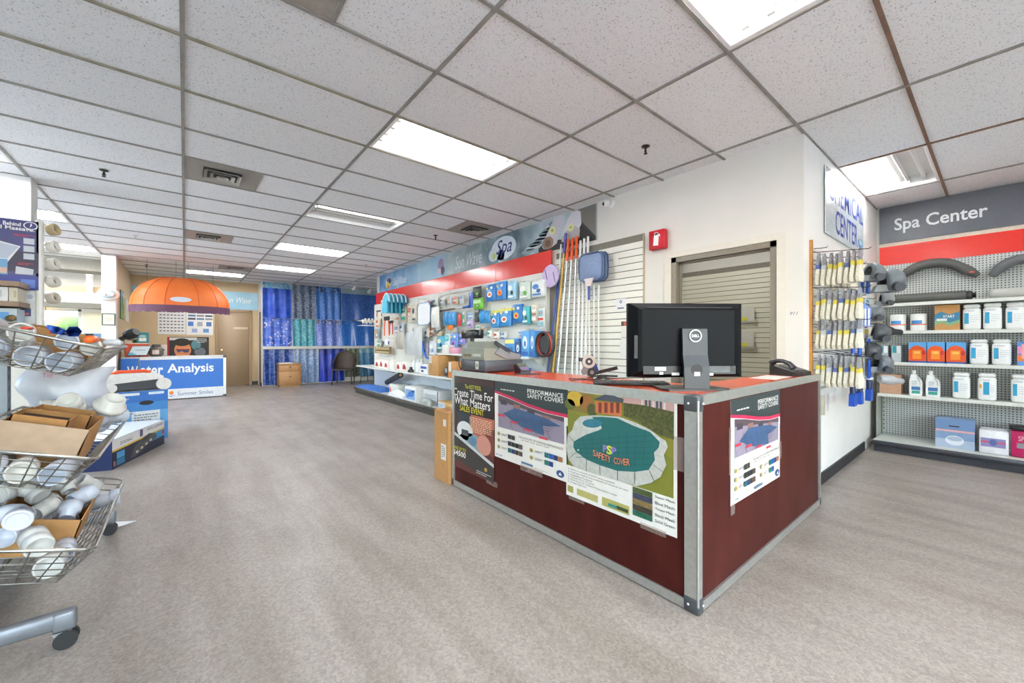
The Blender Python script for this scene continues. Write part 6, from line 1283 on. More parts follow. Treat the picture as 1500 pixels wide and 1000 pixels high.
def art2(p):
    p.rect(0, .9, 1, 1, '#4FA0D0', 0)
    for r_ in range(4):
        for c_ in range(3): p.rect(.06 + .32 * c_, .48 + .1 * r_, .34 + .32 * c_, .54 + .1 * r_, ('#3A4456', '#5A7A9A', '#8A8C8E')[(r_ + c_) % 3], 0)
    for c_ in range(3): p.rect(.06 + .34 * c_, .28, .26 + .34 * c_, .42, ('#3F78C8', '#A9ACB4', '#4A6FA8')[c_], 0)
    p.rect(.2, .08, .4, .2, '#9AB0DC', 0).rect(.62, .08, .84, .2, '#5A90C8', 0)
wall_poster('chart_board', 'white colour sample chart with blue header next to the door', 273, 312, 445, 491, '#EDEFF0', art2, 'chart')
def art3(p):
    p.rect(0, 0, .05, 1, '#A02430', 1).rect(.05, 0, 1, 1, '#1E2226', 0).rect(.05, .84, .7, .97, '#D9DDE0', 1).ell(.36, .35, .2, .42, '#E0905E', 2, 20).ell(.34, .74, .2, .2, '#1C1818', 3, 16).poly([(.2, .36), (.52, .38), (.5, .24), (.4, .22), (.34, .3), (.26, .22)], '#2A3E6A', 4).rect(.2, .36, .54, .4, '#B8342A', 5)
    p.ell(.68, .6, .12, .25, '#5A8A96', 1).ell(.78, .25, .14, .22, '#6A7480', 1).lines(.7, .7, .95, .95, 5, '#C9CED0', 2)
wall_poster('advert_poster', 'dark advert poster of a face with blue sunglasses above the counter', 245, 306, 494, 523, '#22262A', art3)
# side wall pictures
def side_pic(label, y0, y1, z0, z1, c, art, cat='picture'):
    fr = Fr((-1.03, y0, z0), (0, 1, 0), (0, 0, 1)); w, h = y1 - y0, z1 - z0; t = thing('wall_picture', label, cat, fr.o); MB().obox(fr, 0, w, 0, h, .001, .016, M(c, .4)).build('frame', t); p = Print(fr, w, h, .017); art(p); p.done(t)
side_pic('green landscape picture on the side wall beside the pillar', 11.45, 12.05, 1.72, 2.32, '#5A6A5A', lambda p: p.rect(.05, .05, .95, .95, '#8FB0C8', 0).rect(.05, .05, .95, .55, '#6E9A3A', 1).ell(.55, .5, .3, .35, '#4A7A3A', 2).ell(.75, .7, .2, .2, '#E3E8EA', 2))
side_pic('pale notice board on the side wall near the corner', 12.3, 13.0, 1.7, 2.2, '#D9D6CE', lambda p: p.rect(.06, .06, .94, .94, '#E6E4DE', 0))
side_pic('cream pinboard with notes low on the side wall', 12.1, 13.3, 1.08, 1.5, '#CDBFA6', lambda p: p.rect(.05, .1, .4, .9, '#E4DCCB', 0).rect(.5, .2, .9, .9, '#DCCFB8', 0).rect(.42, .5, .48, .9, '#5A4A3A', 0), 'pinboard')
# certificate and emergency light on the slim pillar
fr = Fr((-1.225, 10.875, 1.56), (1, 0, 0), (0, 0, 1)); t = thing('framed_certificate', 'small framed certificate on the slim white pillar', 'picture', fr.o)
MB().obox(fr, 0, .19, 0, .23, 0, .012, M('#4A5A4E', .4)).build('frame', t); Print(fr, .19, .23, .013).rect(.1, .08, .9, .92, '#E8E6D2', 0).lines(.25, .3, .75, .7, 4, '#A9A890', 1).done(t)
c = V((-1.13, 10.86, 2.16)); t = thing('emergency_light', 'oval twin emergency light on the slim white pillar', 'emergency light', c)
MB().lathe([(.15, 0), (.16, .02), (.15, .06), (.12, .07)], M('#E9E9E6', .35), c + V((0, .015, 0)), (0, -1, 0), 24, 1, .8).build('housing', t)
MB().lathe([(.115, .070), (.105, .085), (.06, .095), (.001, .098)], M('#C9DCE4', .1, .3), c + V((0, .015, 0)), (0, -1, 0), 24, 1, .75).build('lens', t)
for s_ in (-.05, .05): MB().lathe([(.03, .09), (.035, .105), (.02, .108)], M('#F4F4F0', .2), c + V((s_, .015, -.01)), (0, -1, 0), 12).build('lamp_head', t)
q = V((-1.40, 10.99, 2.17)); t = thing('filter_cartridge', 'white cylindrical filter cartridge standing on the timber beam', 'filter', q)
MB().lathe([(.05, 0), (.05, .03), (.043, .035), (.043, .31), (.05, .315), (.05, .35)], M('#E9E9E4', .5), q, n=20).build('body', t)
MB().lathe([(.02, .35), (.02, .355)], M('#55585A', .5), q, n=12).build('core', t)

# ================================================================== WATER ANALYSIS COUNTER AND AWNING
WY = 11.25
wx1 = atY(331, 560, WY).x; wx0 = atY(205, 560, WY).x
t = thing('analysis_counter', 'blue fronted counter reading Water Analysis with white frame', 'counter', (wx0, WY, 0))
ctop = .93; whm = M('#DDE0E4', .4)
MB().box((wx0, WY, .03), (wx1 - .05, WY + .55, ctop - .03), M('#C9CCD0', .5)).build('body', t); MB().box((-.99, WY - .02, ctop - .03), (wx1, WY + .58, ctop), whm).build('counter_top', t)
fr = Fr((wx0, WY - .001, .0), (1, 0, 0), (0, 0, 1)); w = wx1 - wx0
MB().obox(fr, 0, w, .02, ctop - .03, 0, .008, whm).build('front_board', t)
MB().box((wx1 - .05, WY - .03, 0), (wx1, WY + .02, ctop), M('#C9CDD2', .3, .5)).build('corner_post', t)
for z in (.0, ctop - .05): MB().rbox((wx1 - .055, WY - .036, z), (wx1 + .006, WY + .02, z + .06), capm, .01, 1).build('corner_cap', t)
p = Print(fr, w, ctop, .009); p.rect(0, .25, .965, .93, '#2C6CC0', 0).rect(.965, .03, 1, .97, '#C9CDD2', 1)
def wfx(x): return (atY(x, 545, WY).x - wx0) / w
p.text('Analysis', wfx(245), .56, wfx(313), .83, '#E9EDF2', 1, .02)
p.text('Summer Smiles', wfx(260), .09, wfx(312), .18, '#4A5A8A', 1).text('experience', wfx(260), .19, wfx(277), .215, '#B9A88A', 1).ell(wfx(251), .165, .025, .045, '#E2762A', 1).ell(wfx(250), .19, .012, .02, '#E9B03A', 2).poly([(wfx(245), .10), (wfx(251), .075), (wfx(257), .11), (wfx(251), .092)], '#2A3F9A', 1)
p.text('ater', wfx(206), .56, wfx(239), .80, '#E9EDF2', 1, .02)
p.done(t, 'lettering')
# angled left wing of the counter
a0 = V((wx0 - .02, WY - .0, 0)); a1 = V((-.99, WY - .1, 0)); u = (a0 - a1).normalized()
fr = Fr(a1, u, (0, 0, 1)); MB().obox(fr, 0, (a0 - a1).length, .02, ctop - .03, -.02, 0, M('#2C6CC0', .4)).build('wing_board', t)
p = Print(fr, (a0 - a1).length, ctop, .001); p.text('W', .35, .56, .96, .80, '#E9EDF2', 1, .02).rect(0, .03, 1, .25, '#DDE0E4', 0).done(t, 'lettering')
# goods on it
def on_wa(x, z=ctop, Y=WY + .3): return V((atY(x, 500, Y).x, Y, z))
q = on_wa(204); t = thing('orange_bin', 'orange box open display bin on the analysis counter', 'box', q); MB().box((q.x - .20, q.y - .15, ctop), (q.x + .14, q.y + .15, ctop + .27), M('#D8481E', .4)).build('body', t); MB().box((q.x - .21, q.y - .17, ctop + .27), (q.x + .15, q.y + .17, ctop + .29), M('#E4C9B4', .4)).build('rim', t)
q = on_wa(209, ctop + .29); t = thing('teal_pouch', 'teal and white standing pouch on top of the orange bin', 'bag', q); fr = Fr((q.x - .09, q.y - .05, q.z + .001), (1, 0, 0), (0, 0, 1)); mb = MB(); pouch(mb, fr, .19, .22, .05, M('#3F98A8', .35)); mb.build('pouch', t); Print(fr, .19, .22, .05).rect(.2, .15, .8, .5, '#DDE8E6', 0).ell(.5, .65, .3, .1, '#A9D0D0', 0).done(t)
q = on_wa(198, ctop + .29); t = thing('potted_flower', 'small pot of brown and orange flowers on the orange bin', 'plant', q); MB().lathe([(.04, 0), (.05, .07), (.055, .07)], M('#4A5A3A', .5), q, n=12).build('pot', t)
for k in range(7): MB().lathe([(.004, 0), (.02, .015), (.004, .03)], M(('#B87A4A', '#C99A5A', '#8A6A3A')[k % 3], .6), q + V((.04 * math.cos(k), .03 * math.sin(k), .07 + .015 * (k % 3))), n=8).build('bloom', t)
q = on_wa(229, Y=WY + .2); t = thing('glass_jar', 'round grey jar with pale label on the analysis counter', 'jar', q); MB().lathe([(.08, 0), (.12, .04), (.12, .16), (.07, .2)], M('#6E6C66', .25), q, n=18).build('body', t); MB().lathe([(.075, .2), (.075, .25), (.06, .26)], M('#4A4A48', .4), q, n=14).build('lid', t); MB().box((q.x - .06, q.y - .128, q.z + .05), (q.x + .05, q.y - .12, q.z + .14), M('#D9CDC4', .5)).build('label', t)
q = on_wa(236, Y=WY + .46); t = thing('white_printer', 'small white device behind the grey jar', 'device', q); MB().rbox((q.x - .12, q.y - .08, ctop), (q.x + .1, q.y + .1, ctop + .25), M('#DAD4C8', .4), .02, 2).build('body', t); MB().box((q.x - .08, q.y - .105, ctop + .12), (q.x + .06, q.y - .1, ctop + .15), M('#3A3A3A', .4)).build('slot', t)
q = on_wa(203, Y=WY + .06); fr = Fr((q.x - .16, WY - .12, ctop + .03), (1, 0, 0), (.25, .5, .75)); t = thing('brochure_stand', 'tilted pale brochure stand at the counter corner', 'brochure', fr.o); MB().obox(fr, 0, .3, 0, .24, 0, .012, M('#2A3A4A', .4)).build('stand', t); Print(fr, .3, .24, .013).rect(.04, .04, .96, .96, '#C4D4DA', 0).poly([(.04, .04), (.5, .04), (.2, .3), (.04, .3)], '#5FA8C0', 1).rect(.3, .5, .8, .6, '#8FA4B4', 1).done(t)
MB().cyl(fr.p(.15, .12, -.001), V((fr.p(.15, .12).x, fr.p(.15, .12).y + .06, ctop)), .01, M('#2A3A4A', .4), n=6).build('prop', t)
q = on_wa(184, ctop, WY + .45); t = thing('paper_tray', 'cream tray of papers on the counter wing', 'tray', q); MB().box((q.x - .01, q.y - .1, ctop), (q.x + .12, q.y + .05, ctop + .31), M('#E3DCCB', .5)).build('body', t); MB().box((q.x, q.y - .08, ctop + .31), (q.x + .1, q.y + .03, ctop + .33), M('#F0EEE8', .5)).build('paper', t)
# awning
AY = 11.0; ax0, ax1 = -.86, .785; AZ, AH = 1.97, .62; ac = (ax0 + ax1) / 2; aw = (ax1 - ax0) / 2
def aw_mat():
    m, n, l, b = nodes_mat('orange_canvas'); b.inputs['Base Color'].default_value = lin('#E2702A') + [1]; b.inputs['Roughness'].default_value = .5
    tc = n.new('ShaderNodeTexCoord'); no = n.new('ShaderNodeTexNoise'); no.inputs['Scale'].default_value = 4; l.new(tc.outputs['Object'], no.inputs['Vector']); r = n.new('ShaderNodeValToRGB'); r.color_ramp.elements[0].color = lin('#D9621E') + [1]; r.color_ramp.elements[1].color = lin('#E98440') + [1]; l.new(no.outputs[0], r.inputs[0]); l.new(r.outputs[0], b.inputs['Base Color']); return m
am = aw_mat()
t = thing('canvas_awning', 'orange domed canvas awning with purple scalloped valance on ceiling wires', 'awning', (ac, AY, AZ))
sgn = lambda v: -1 if v < 0 else 1
def dome(th, ph):
    cx_ = math.cos(th); k = math.cos(ph) ** .62
    return (ac - aw * sgn(cx_) * abs(cx_) ** .75 * (k * .86 + .14 * math.cos(ph) ** 2), AY - .62 * math.sin(th) ** .8 * math.cos(ph) ** .8, AZ + AH * math.sin(ph))
pan = 7
for k in range(pan):
    t0, t1 = math.pi * k / pan, math.pi * (k + 1) / pan
    MB().grid(lambda u, v: dome(t0 + (t1 - t0) * u, math.pi / 2 * .995 * v), 6, 12, am).build('canvas_panel', t)
    if k: MB().tube([dome(t0, math.pi / 2 * .99 * i / 12) for i in range(13)], .008, M('#C9581E', .5), 5).build('seam', t)
vm = M('#5A3450', .55, var=.1)
def val(u, v):
    q = dome(math.pi * u, 0); s_ = .13 + .02 * abs(math.sin(u * math.pi * 14)); return (q[0], q[1] - .004, AZ + .005 - s_ * (1 - v))
MB().grid(val, 84, 2, vm).build('valance', t)
for x, z in ((-.55, .55), (-.1, .61), (.1, .61), (.52, .52)): MB().cyl((ac + x, AY - .1, AZ + z - .02), (ac + x, AY - .1, H), .003, M('#55524C', .5), n=5).build('hanging_wire', t)
MB().grid(lambda u, v: (ac - .16 + .32 * u, AY - .634 + .006, 0) if False else (ac - .02 + .17 * (2 * v - 1) * math.cos(0) * (1 if True else 0), dome(math.pi / 2, .2)[1] - .012, AZ + .12 + .05 * (2 * u - 1) * math.sqrt(max(0, 1 - (2 * v - 1) ** 2))), 2, 14, M('#C9D6E6', .4)).build('badge', t)

# ---- outside the far window: hedge and pale wall
hd = thing('garden_hedge', 'sunlit green hedge outside the far window', 'hedge', (-3.5, 15.6, -.1))
hb = MB()
for k in range(260):
    c = V((rnd(-6.5, -.5), rnd(15.2, 16.2), rnd(.0, 2.0))); r = rnd(.1, .24); hb.lathe([(.01, -r), (r * .8, -r * .5), (r, 0), (r * .7, r * .6), (.01, r)], M(('#7E9A4E', '#A9BC72', '#62803C')[k % 3], .7), c, (rnd(-1, 1), rnd(-1, 1), 1), 6, cap=False)
o = hb.build('foliage', hd); o['kind'] = 'stuff'

# ================================================================== ROLLING WIRE BASKET RACK
AL = math.radians(17); ca, sa = math.cos(AL), math.sin(AL)
steel = M('#8E8C86', .35, .8, var=.15); post_m = M('#6E7884', .4, .3, var=.05); leg_m = M('#7C8086', .4, .4, var=.05)
rack = thing('wire_basket_rack', 'rolling grey rack of tilted wire dump baskets full of plastic fittings', 'display rack', (-.73, 3.0, 0))
BK = []
for k, (zf, ya, yb) in enumerate(((1.217, 2.66, 3.70), (.735, 2.50, 3.62), (.365, 2.44, 3.56))):
    n_ = V((sa, 0, ca)); hN = .155; W, L = yb - ya, .455
    fr = Fr(V((-.298, ya, zf)) - n_ * hN, (0, 1, 0), (-ca, 0, sa)); BK.append((fr, W, L, hN))
    ins = .075
    def rp(a, s_, f): # point on the basket wall at height fraction f of the perimeter rectangle corner (a in 0/1, s_ in 0/1)
        i_ = ins * (1 - f); return fr.p(i_ + a * (W - 2 * i_), i_ + s_ * (L - 2 * i_), hN * f)
    rim = MB().tube([rp(0, 0, 1) + V((0, .03, 0)), rp(0, 0, 1) * .96 + rp(1, 0, 1) * .04] and [fr.p(.03, 0, hN), fr.p(W - .03, 0, hN), fr.p(W, .03, hN), fr.p(W, L, hN), fr.p(0, L, hN), fr.p(0, .03, hN)], .007, M('#B9B8B2', .28, .85, var=.1), 8, True).build('basket', rack)
    wr = .0028
    for f in (.0, .2, .4, .6, .8): MB().tube([rp(0, 0, f), rp(1, 0, f), rp(1, 1, f), rp(0, 1, f)], wr, steel, 5, True).build('wire', rim)
    ny, ns = 11, 5
    for i in range(ny + 1):
        a = i / ny; MB().tube([rp(a, 0, 1), rp(a, 0, 0), rp(a, 1, 0), rp(a, 1, 1)], wr, steel, 5).build('wire', rim)
    for i in range(1, ns):
        s_ = i / ns; MB().tube([rp(0, s_, 1), rp(0, s_, 0), rp(1, s_, 0), rp(1, s_, 1)], wr, steel, 5).build('wire', rim)
    for i in range(1, 8): MB().tube([rp(0, i / 8, 0), rp(1, i / 8, 0)], wr * .8, steel, 4).build('wire', rim)
for y in (2.62, 3.40):
    pst = MB().box((-.775, y - .03, .08), (-.735, y + .03, 1.2), post_m).build('post', rack)
    for q in range(11): MB().box((-.7352, y - .004, .5 + .06 * q), (-.7345, y + .004, .53 + .06 * q), M('#2A2C30', .6)).build('slot', pst)
for y, yc in ((2.43, 2.43), (3.66, 3.66)):
    lg = MB().rbox((-1.1, y - .022, .085), (-.36, y + .022, .15), leg_m, .008, 1).build('base_leg', rack)
    MB().rbox((-.415, y - .024, .072), (-.345, y + .024, .152), leg_m, .012, 2).build('leg_end', lg)
    cs = MB().prism(Fr((-.385, y, 0), (1, 0, 0), (0, 0, 1)), [(-.028, .072), (.028, .072), (.006, .028), (-.006, .028)], -.02, .02, M('#9A9C9C', .35, .7)).build('caster', rack)
    for s_ in (-1, 1): MB().cyl((-.375, y + s_ * .006, .036), (-.375, y + s_ * .024, .036), .036, M('#1C1D1E', .5), n=18).build('wheel', cs)
MB().rbox((-.80, 2.40, .085), (-.71, 3.69, .13), leg_m, .006, 1).build('base_rail', rack)

# ---- pvc fittings: every one a thing
pvc = [M('#C9CED9', .28, var=.03), M('#BFC6D3', .28, var=.03), M('#D2D2CE', .3, var=.03)]
def _lathe(prof): return [MB().lathe(prof, m, n=16).mesh('pvc') for m in pvc]
MESH = {
    'coupling': _lathe([(.001, .055), (.036, .055), (.038, .003), (.041, 0), (.046, .003), (.046, .045), (.043, .05), (.043, .06), (.046, .065), (.046, .11), (.041, .113), (.038, .11), (.036, .06), (.001, .06)]),
    'pipe': _lathe([(.001, .11), (.037, .11), (.038, .004), (.040, 0), (.044, .002), (.044, .24), (.040, .242), (.038, .24), (.037, .16), (.001, .16)]),
    'cap': _lathe([(.001, .04), (.037, .04), (.038, .004), (.041, .0), (.044, .003), (.044, .045), (.036, .058), (.018, .063), (.001, .064)]),
    'bushing': _lathe([(.001, .02), (.028, .02), (.030, 0), (.052, .002), (.056, .012), (.052, .022), (.042, .026), (.038, .055), (.030, .057), (.028, .03), (.001, .03)]),
    'adapter': _lathe([(.001, .03), (.024, .03), (.026, 0), (.034, .002), (.034, .04), (.048, .045), (.048, .095), (.042, .097), (.040, .06), (.001, .06)])}
def _elbow(tee):
    out = []
    for m in pvc:
        b = MB(); pts = [(.0, 0, 0), (0, 0, .06), (.012, 0, .085), (.035, 0, .1), (.095, 0, .1)]
        if tee: b.tube([(-.08, 0, .09), (.08, 0, .09)], .038, m, 14).tube([(0, 0, 0), (0, 0, .08)], .038, m, 14)
        else: b.tube(pts, .036, m, 14)
        ends = [((0, 0, -.002), (0, 0, 1))] + ([((-.082, 0, .09), (1, 0, 0)), ((.082, 0, .09), (-1, 0, 0))] if tee else [((.097, 0, .1), (-1, 0, 0))])
        for p, d in ends: b.lathe([(.030, .03), (.032, 0), (.044, 0), (.045, .004), (.045, .035), (.038, .038)], m, p, d, 16, cap=False); b.lathe([(.031, .012), (.001, .012)], M('#8E949C', .5), p, d, 16, cap=False)  # darker disc in each mouth paints the shade of a hollow
        out.append(b.mesh('pvc'))
    return out
MESH['elbow'] = _elbow(False); MESH['tee'] = _elbow(True)
NAMES = {'coupling': ('pipe_coupling', 'white plastic pipe coupling'), 'pipe': ('pipe_piece', 'short length of white plastic pipe'), 'cap': ('domed_plug', 'white domed plastic pipe plug'), 'bushing': ('flanged_bushing', 'white flanged plastic bushing'), 'adapter': ('pipe_adapter', 'white stepped plastic pipe adapter'), 'elbow': ('pipe_elbow', 'white plastic pipe elbow'), 'tee': ('pipe_tee', 'white plastic pipe tee')}
TIER = ('top', 'middle', 'lowest')
NF = 0
def plane_hit(x, y, fr, d):
    r = ray(x, y); o = V((0, 0, CH)); P0 = fr.p(0, 0, d); return o + r * ((P0 - o).dot(fr.n) / r.dot(fr.n))
def fit(tier, kind, a, s_, d, axis, s=1., spin=0.):
    """a along the basket from its near end, s_ up the slope from the aisle edge, d above the basket floor; axis in the same directions"""
    global NF
    fr = BK[tier][0]; q = fr.p(a, s_, d); NF += 1
    nm, lab = NAMES[kind]
    o = bpy.data.objects.new(nm, MESH[kind][NF % 3]); COL.objects.link(o)
    tag(o, '%s lying in the %s wire basket' % (lab, TIER[tier]), 'pipe fitting', 'fittings in the %s basket' % TIER[tier])
    ax = (fr.u * axis[0] + fr.v * axis[1] + fr.n * axis[2]).normalized()
    o.rotation_euler = (ax.to_track_quat('Z', 'Y').to_matrix() @ Matrix.Rotation(spin, 3, 'Z')).to_euler(); o.scale = (s,) * 3
    o.location = q
    return o
RF = random.Random(12)
# mouths of pipes just inside the near end of each basket, resting on the wires
for tier, ss, sc in ((0, (.125, .225, .325, .42), 1.05), (1, (.12, .215, .31, .405), 1.0), (2, (.12, .22, .315, .41), 1.0)):
    for k, s_ in enumerate(ss):
        fit(tier, ('pipe', 'pipe', 'coupling', 'pipe')[(k + tier) % 4], .088 + .012 * (k % 2), s_, .052, (1, RF.uniform(-.12, .12), 0), sc)
        fit(tier, 'coupling', .24 if (k + tier) % 4 == 2 else .335 if tier == 0 else .2, s_ - .02, .052 if (k + tier) % 4 == 2 else .13, (1, RF.uniform(-.3, .3), .05), .9) if tier != 1 and k % 2 == 0 else None
for k, s_ in enumerate((.16, .265, .365)): fit(1, 'pipe', .10 + .02 * k, s_, .125, (1, .1 * (k - 1), -.02), .95)
for k, (s_, kd) in enumerate(((.17, 'coupling'), (.27, 'elbow'), (.37, 'coupling'))): fit(2, kd, .13 + .03 * k, s_, .13, (.9, .4 - .3 * k, .1), 1.)
fit(2, 'elbow', .12, .40, .19, (.5, -.9, .1), 1.15); fit(2, 'coupling', .10, .44, .16, (.3, 1, .2), 1.1)
for k, s_ in enumerate((.15, .26, .37)): fit(0, 'coupling', .22, s_, .105, (1, .15, .0), .95)
# tumble inside the deep tray of the lowest basket
for k in range(18):
    l_, q_ = divmod(k, 9); r_, c_ = divmod(q_, 3)
    fit(2, ('coupling', 'cap', 'adapter', 'coupling', 'bushing', 'coupling', 'elbow')[k % 7], .39 + .125 * r_ + .03 * l_, .14 + .095 * c_ + RF.uniform(-.01, .01), .055 + .085 * l_, (RF.uniform(-.3, 1), RF.uniform(-.5, .5), RF.uniform(-.1, .3) + .2 * l_), RF.uniform(.8, .95))
# far ends, past the trays
for k in range(8): fit(2, ('elbow', 'coupling', 'elbow', 'cap', 'elbow')[k % 5], .88 + .1 * (k % 2), .11 + .075 * (k // 2), .06 + .08 * (k % 3) * .8, (RF.uniform(-1, 1), RF.uniform(-1, 1), RF.uniform(-.2, .7)), RF.uniform(1., 1.15))
for k in range(8): fit(1, ('elbow', 'tee', 'coupling', 'adapter')[k % 4], .88 + .1 * (k % 2), .11 + .075 * (k // 2), .06 + .08 * (k % 3) * .7, (RF.uniform(-1, 1), RF.uniform(-1, 1), RF.uniform(-.2, .7)), RF.uniform(.95, 1.1))
fit(1, 'bushing', .97, .09, .20, (-.45, -.15, .85), 1.45)
# cardboard trays standing in the baskets
def tray(tier, a0, a1, s0, s1, d0, d1, label, c=cb, lid=False):
    fr = BK[tier][0]; t = thing('cardboard_tray', label, 'box', fr.p((a0 + a1) / 2, (s0 + s1) / 2, d0)); th = .005
    MB().obox(fr, a0, a1, s0, s1, d0, d0 + th, c).build('bottom', t)
    for q in ((a0, a0 + th, s0, s1), (a1 - th, a1, s0, s1), (a0, a1, s0, s0 + th), (a0, a1, s1 - th, s1)): MB().obox(fr, *q, d0, d1, c).build('side', t)
    if lid: MB().obox(Fr(fr.p(a0 - .004, s0, d1), fr.v, (fr.u * -.75 - fr.n * .66)), 0, s1 - s0, 0, .17, 0, .004, M('#B39C84', .6)).build('flap', t)
    return t
fr0, W0, L0, h0 = BK[0]
tray(0, .44, W0 - .085, .085, L0 - .08, .005, .175, 'brown cardboard tray standing in the top wire basket')
fr1, W1, L1, h1 = BK[1]
tray(1, .345, .83, .085, L1 - .08, .005, .21, 'brown taped carton with open flap in the middle wire basket', lid=True)
t = tray(1, .40, .60, .17, .36, .035, .235, 'small brown open carton of red and black parts on the taped carton', cb2)
one(MB().obox(fr1, .41, .59, .18, .35, .045, .215, M('#2A1E1E', .5)), 'dark_parts', 'black and red bagged parts inside the small carton', 'parts')
tray(1, .62, .80, .12, .34, .035, .235, 'little brown tray holding one white cap on the taped carton', cb2)
fr2, W2_, L2, h2 = BK[2]
tray(2, .315, .80, .085, L2 - .08, .005, .17, 'deep brown cardboard tray in the lowest wire basket')
# loose things on the top basket
one(MB().tube([plane_hit(70, 478, fr0, .2), plane_hit(82, 484, fr0, .21), plane_hit(96, 488, fr0, .2), plane_hit(108, 486, fr0, .22), plane_hit(116, 484, fr0, .2)], .012, M('#2A5FC4', .4), 6, rs=[.008, .014, .01, .02, .008]), 'blue_strap', 'bright blue plastic strap lying across the top basket', 'strap')
for x, y, lab, c in ((40, 483, 'small red tag on the top basket tray', '#C8402E'), (80, 489, 'red strip beside the blue strap', '#C8342E')):
    q = plane_hit(x, y, fr0, .185); one(MB().rbox(q + V((-.012, -.03, 0)), q + V((.012, .03, .01)), M(c, .4), .004, 1), 'red_tag', lab, 'tag')
q = plane_hit(134, 499, fr0, .2); t = thing('orange_clip', 'orange plastic clip on the far end of the top basket', 'clip', q); MB().rbox(q + V((-.015, -.06, -.01)), q + V((.015, .06, .018)), M('#E8641E', .35), .012, 2).build('body', t); MB().cyl(q + V((0, -.04, .018)), q + V((0, -.04, .024)), .01, M('#2A2A2A', .4), n=8).build('pin', t)
q = plane_hit(165, 503, fr0, .17); t = thing('white_case', 'white plastic case in the far end of the top basket', 'case', q); MB().rbox(q + V((-.04, -.05, -.015)), q + V((.04, .06, .02)), M('#D9DEE6', .35), .015, 2).build('body', t); MB().box(q + V((-.03, -.012, .02)), q + V((.03, .012, .023)), M('#B9C0CA', .4)).build('latch', t)
q = plane_hit(180, 496, fr0, .21) + V((0, .12, .01)); t = thing('black_nozzle', 'black nozzle lying behind the white case', 'nozzle', q); MB().lathe([(.014, 0), (.03, .02), (.033, .06), (.02, .08)], M('#1C1D20', .35), q, (.5, -.5, .3), 12).build('body', t); MB().lathe([(.015, -.03), (.015, 0)], M('#2A2B2E', .4), q, (.5, -.5, .3), 10).build('stem', t)
# white plastic bag on the middle basket
t = thing('plastic_bag', 'large crumpled white plastic bag behind the middle basket', 'bag', (-.5, 3.75, .8)); RB = random.Random(9); pp = [(RB.uniform(3, 9), RB.uniform(3, 9), RB.uniform(0, 6)) for _ in range(5)]
def bagf(u, v):
    x = -.78 + .40 * u; z = .78 + .30 * v; b = (max(0, math.sin(math.pi * u)) ** .4) * (max(0, math.sin(math.pi * (v * .92 + .04))) ** .4)
    return V((x + .03 * math.sin(7 * v), 3.84 - .12 * b - .02 * sum(math.sin(a * u + c * v + d) for a, c, d in pp) / 2 * b, z - .06 * u * (1 - v)))
MB().grid(bagf, 24, 20, M('#C6CCD9', .3, var=.05)).grid(lambda u, v: bagf(1 - u, v) * 1. + V((0, 2 * (3.84 - bagf(1 - u, v).y) * .4 + .001, 0)), 24, 20, M('#C6CCD9', .3, var=.05)).build('bag', t)
p = Print(Fr((-.68, 3.69, 1.03), (1, 0, 0), (0, 0, 1)), .12, .03, .0); p.text('Tile', .1, 0, .45, 1, '#B84A6A', 0, 0, .2).rect(.5, .5, 1, .62, '#C83A5A', 0).done(t, 'lettering')
t = thing('plastic_bag', 'white translucent parts bag drooping over the middle basket edge', 'bag', (-.36, 3.6, .7))
MB().grid(lambda u, v: V((-.62 + .32 * u + .05 * v, 3.50 + .22 * v + .02 * math.sin(9 * u + 3 * v), .80 + .05 * math.sin(math.pi * u) * math.sin(math.pi * v) - .03 * u + .012 * math.sin(14 * u) * math.cos(11 * v))), 18, 14, M('#CBD0D8', .25, var=.05)).build('bag', t)
one(MB().prism(Fr((-.37, 3.72, .012), (.9, .3, .05), (-.3, .9, .1)), [(0, 0), (.12, .0), (.03, .09)], 0, .003, M('#E6E8EA', .4)), 'paper_scrap', 'white torn paper scrap stuck by the far rack wheel', 'paper')

# settle the fittings: nudge each one until it no longer cuts into its neighbours or the cardboard
from mathutils.bvhtree import BVHTree
def solid(o, off=V((0, 0, 0))):
    m = Matrix.Translation(off) @ Matrix.LocRotScale(o.location, o.rotation_euler, o.scale); return BVHTree.FromPolygons([m @ v.co for v in o.data.vertices], [p.vertices[:] for p in o.data.polygons])
still = []
for o in [x for x in COL.objects if x.name.split('.')[0] in ('cardboard_tray', 'dark_parts')]:
    for ch in (o.children or [o]): m = wmat(ch); still.append((V((0, 0, 0)), 9., BVHTree.FromPolygons([m @ v.co for v in ch.data.vertices], [p.vertices[:] for p in ch.data.polygons])))
for o in [x for x in COL.objects if x.get('category') == 'pipe fitting' and str(x.get('group', '')).endswith('basket')]:
    tier = [k for k in range(3) if TIER[k] in o['group']][0]; fr = BK[tier][0]; done = False
    for up in (0, .02, .04, .06, .085):
        for da, ds in ((0, 0), (.03, 0), (-.03, 0), (0, .03), (0, -.03), (.05, .03), (-.05, .03), (.05, -.03), (-.05, -.03)):
            if tier != 2 and up > .06 and da: continue
            off = fr.u * da + fr.v * ds + fr.n * up; c = o.location + off
            lc = c - fr.o; a_, s_ = lc.dot(fr.u), lc.dot(fr.v)
            if not (.07 < a_ < BK[tier][1] - .03 and .05 < s_ < BK[tier][2] - .01): continue
            b_ = solid(o, off)
            if all((c - q).length > r or not b_.overlap(t_) for q, r, t_ in still): done = True; break
        if done: break
    if done: o.location = o.location + off; still.append((o.location.copy(), .5, b_))
    else: bpy.data.objects.remove(o)

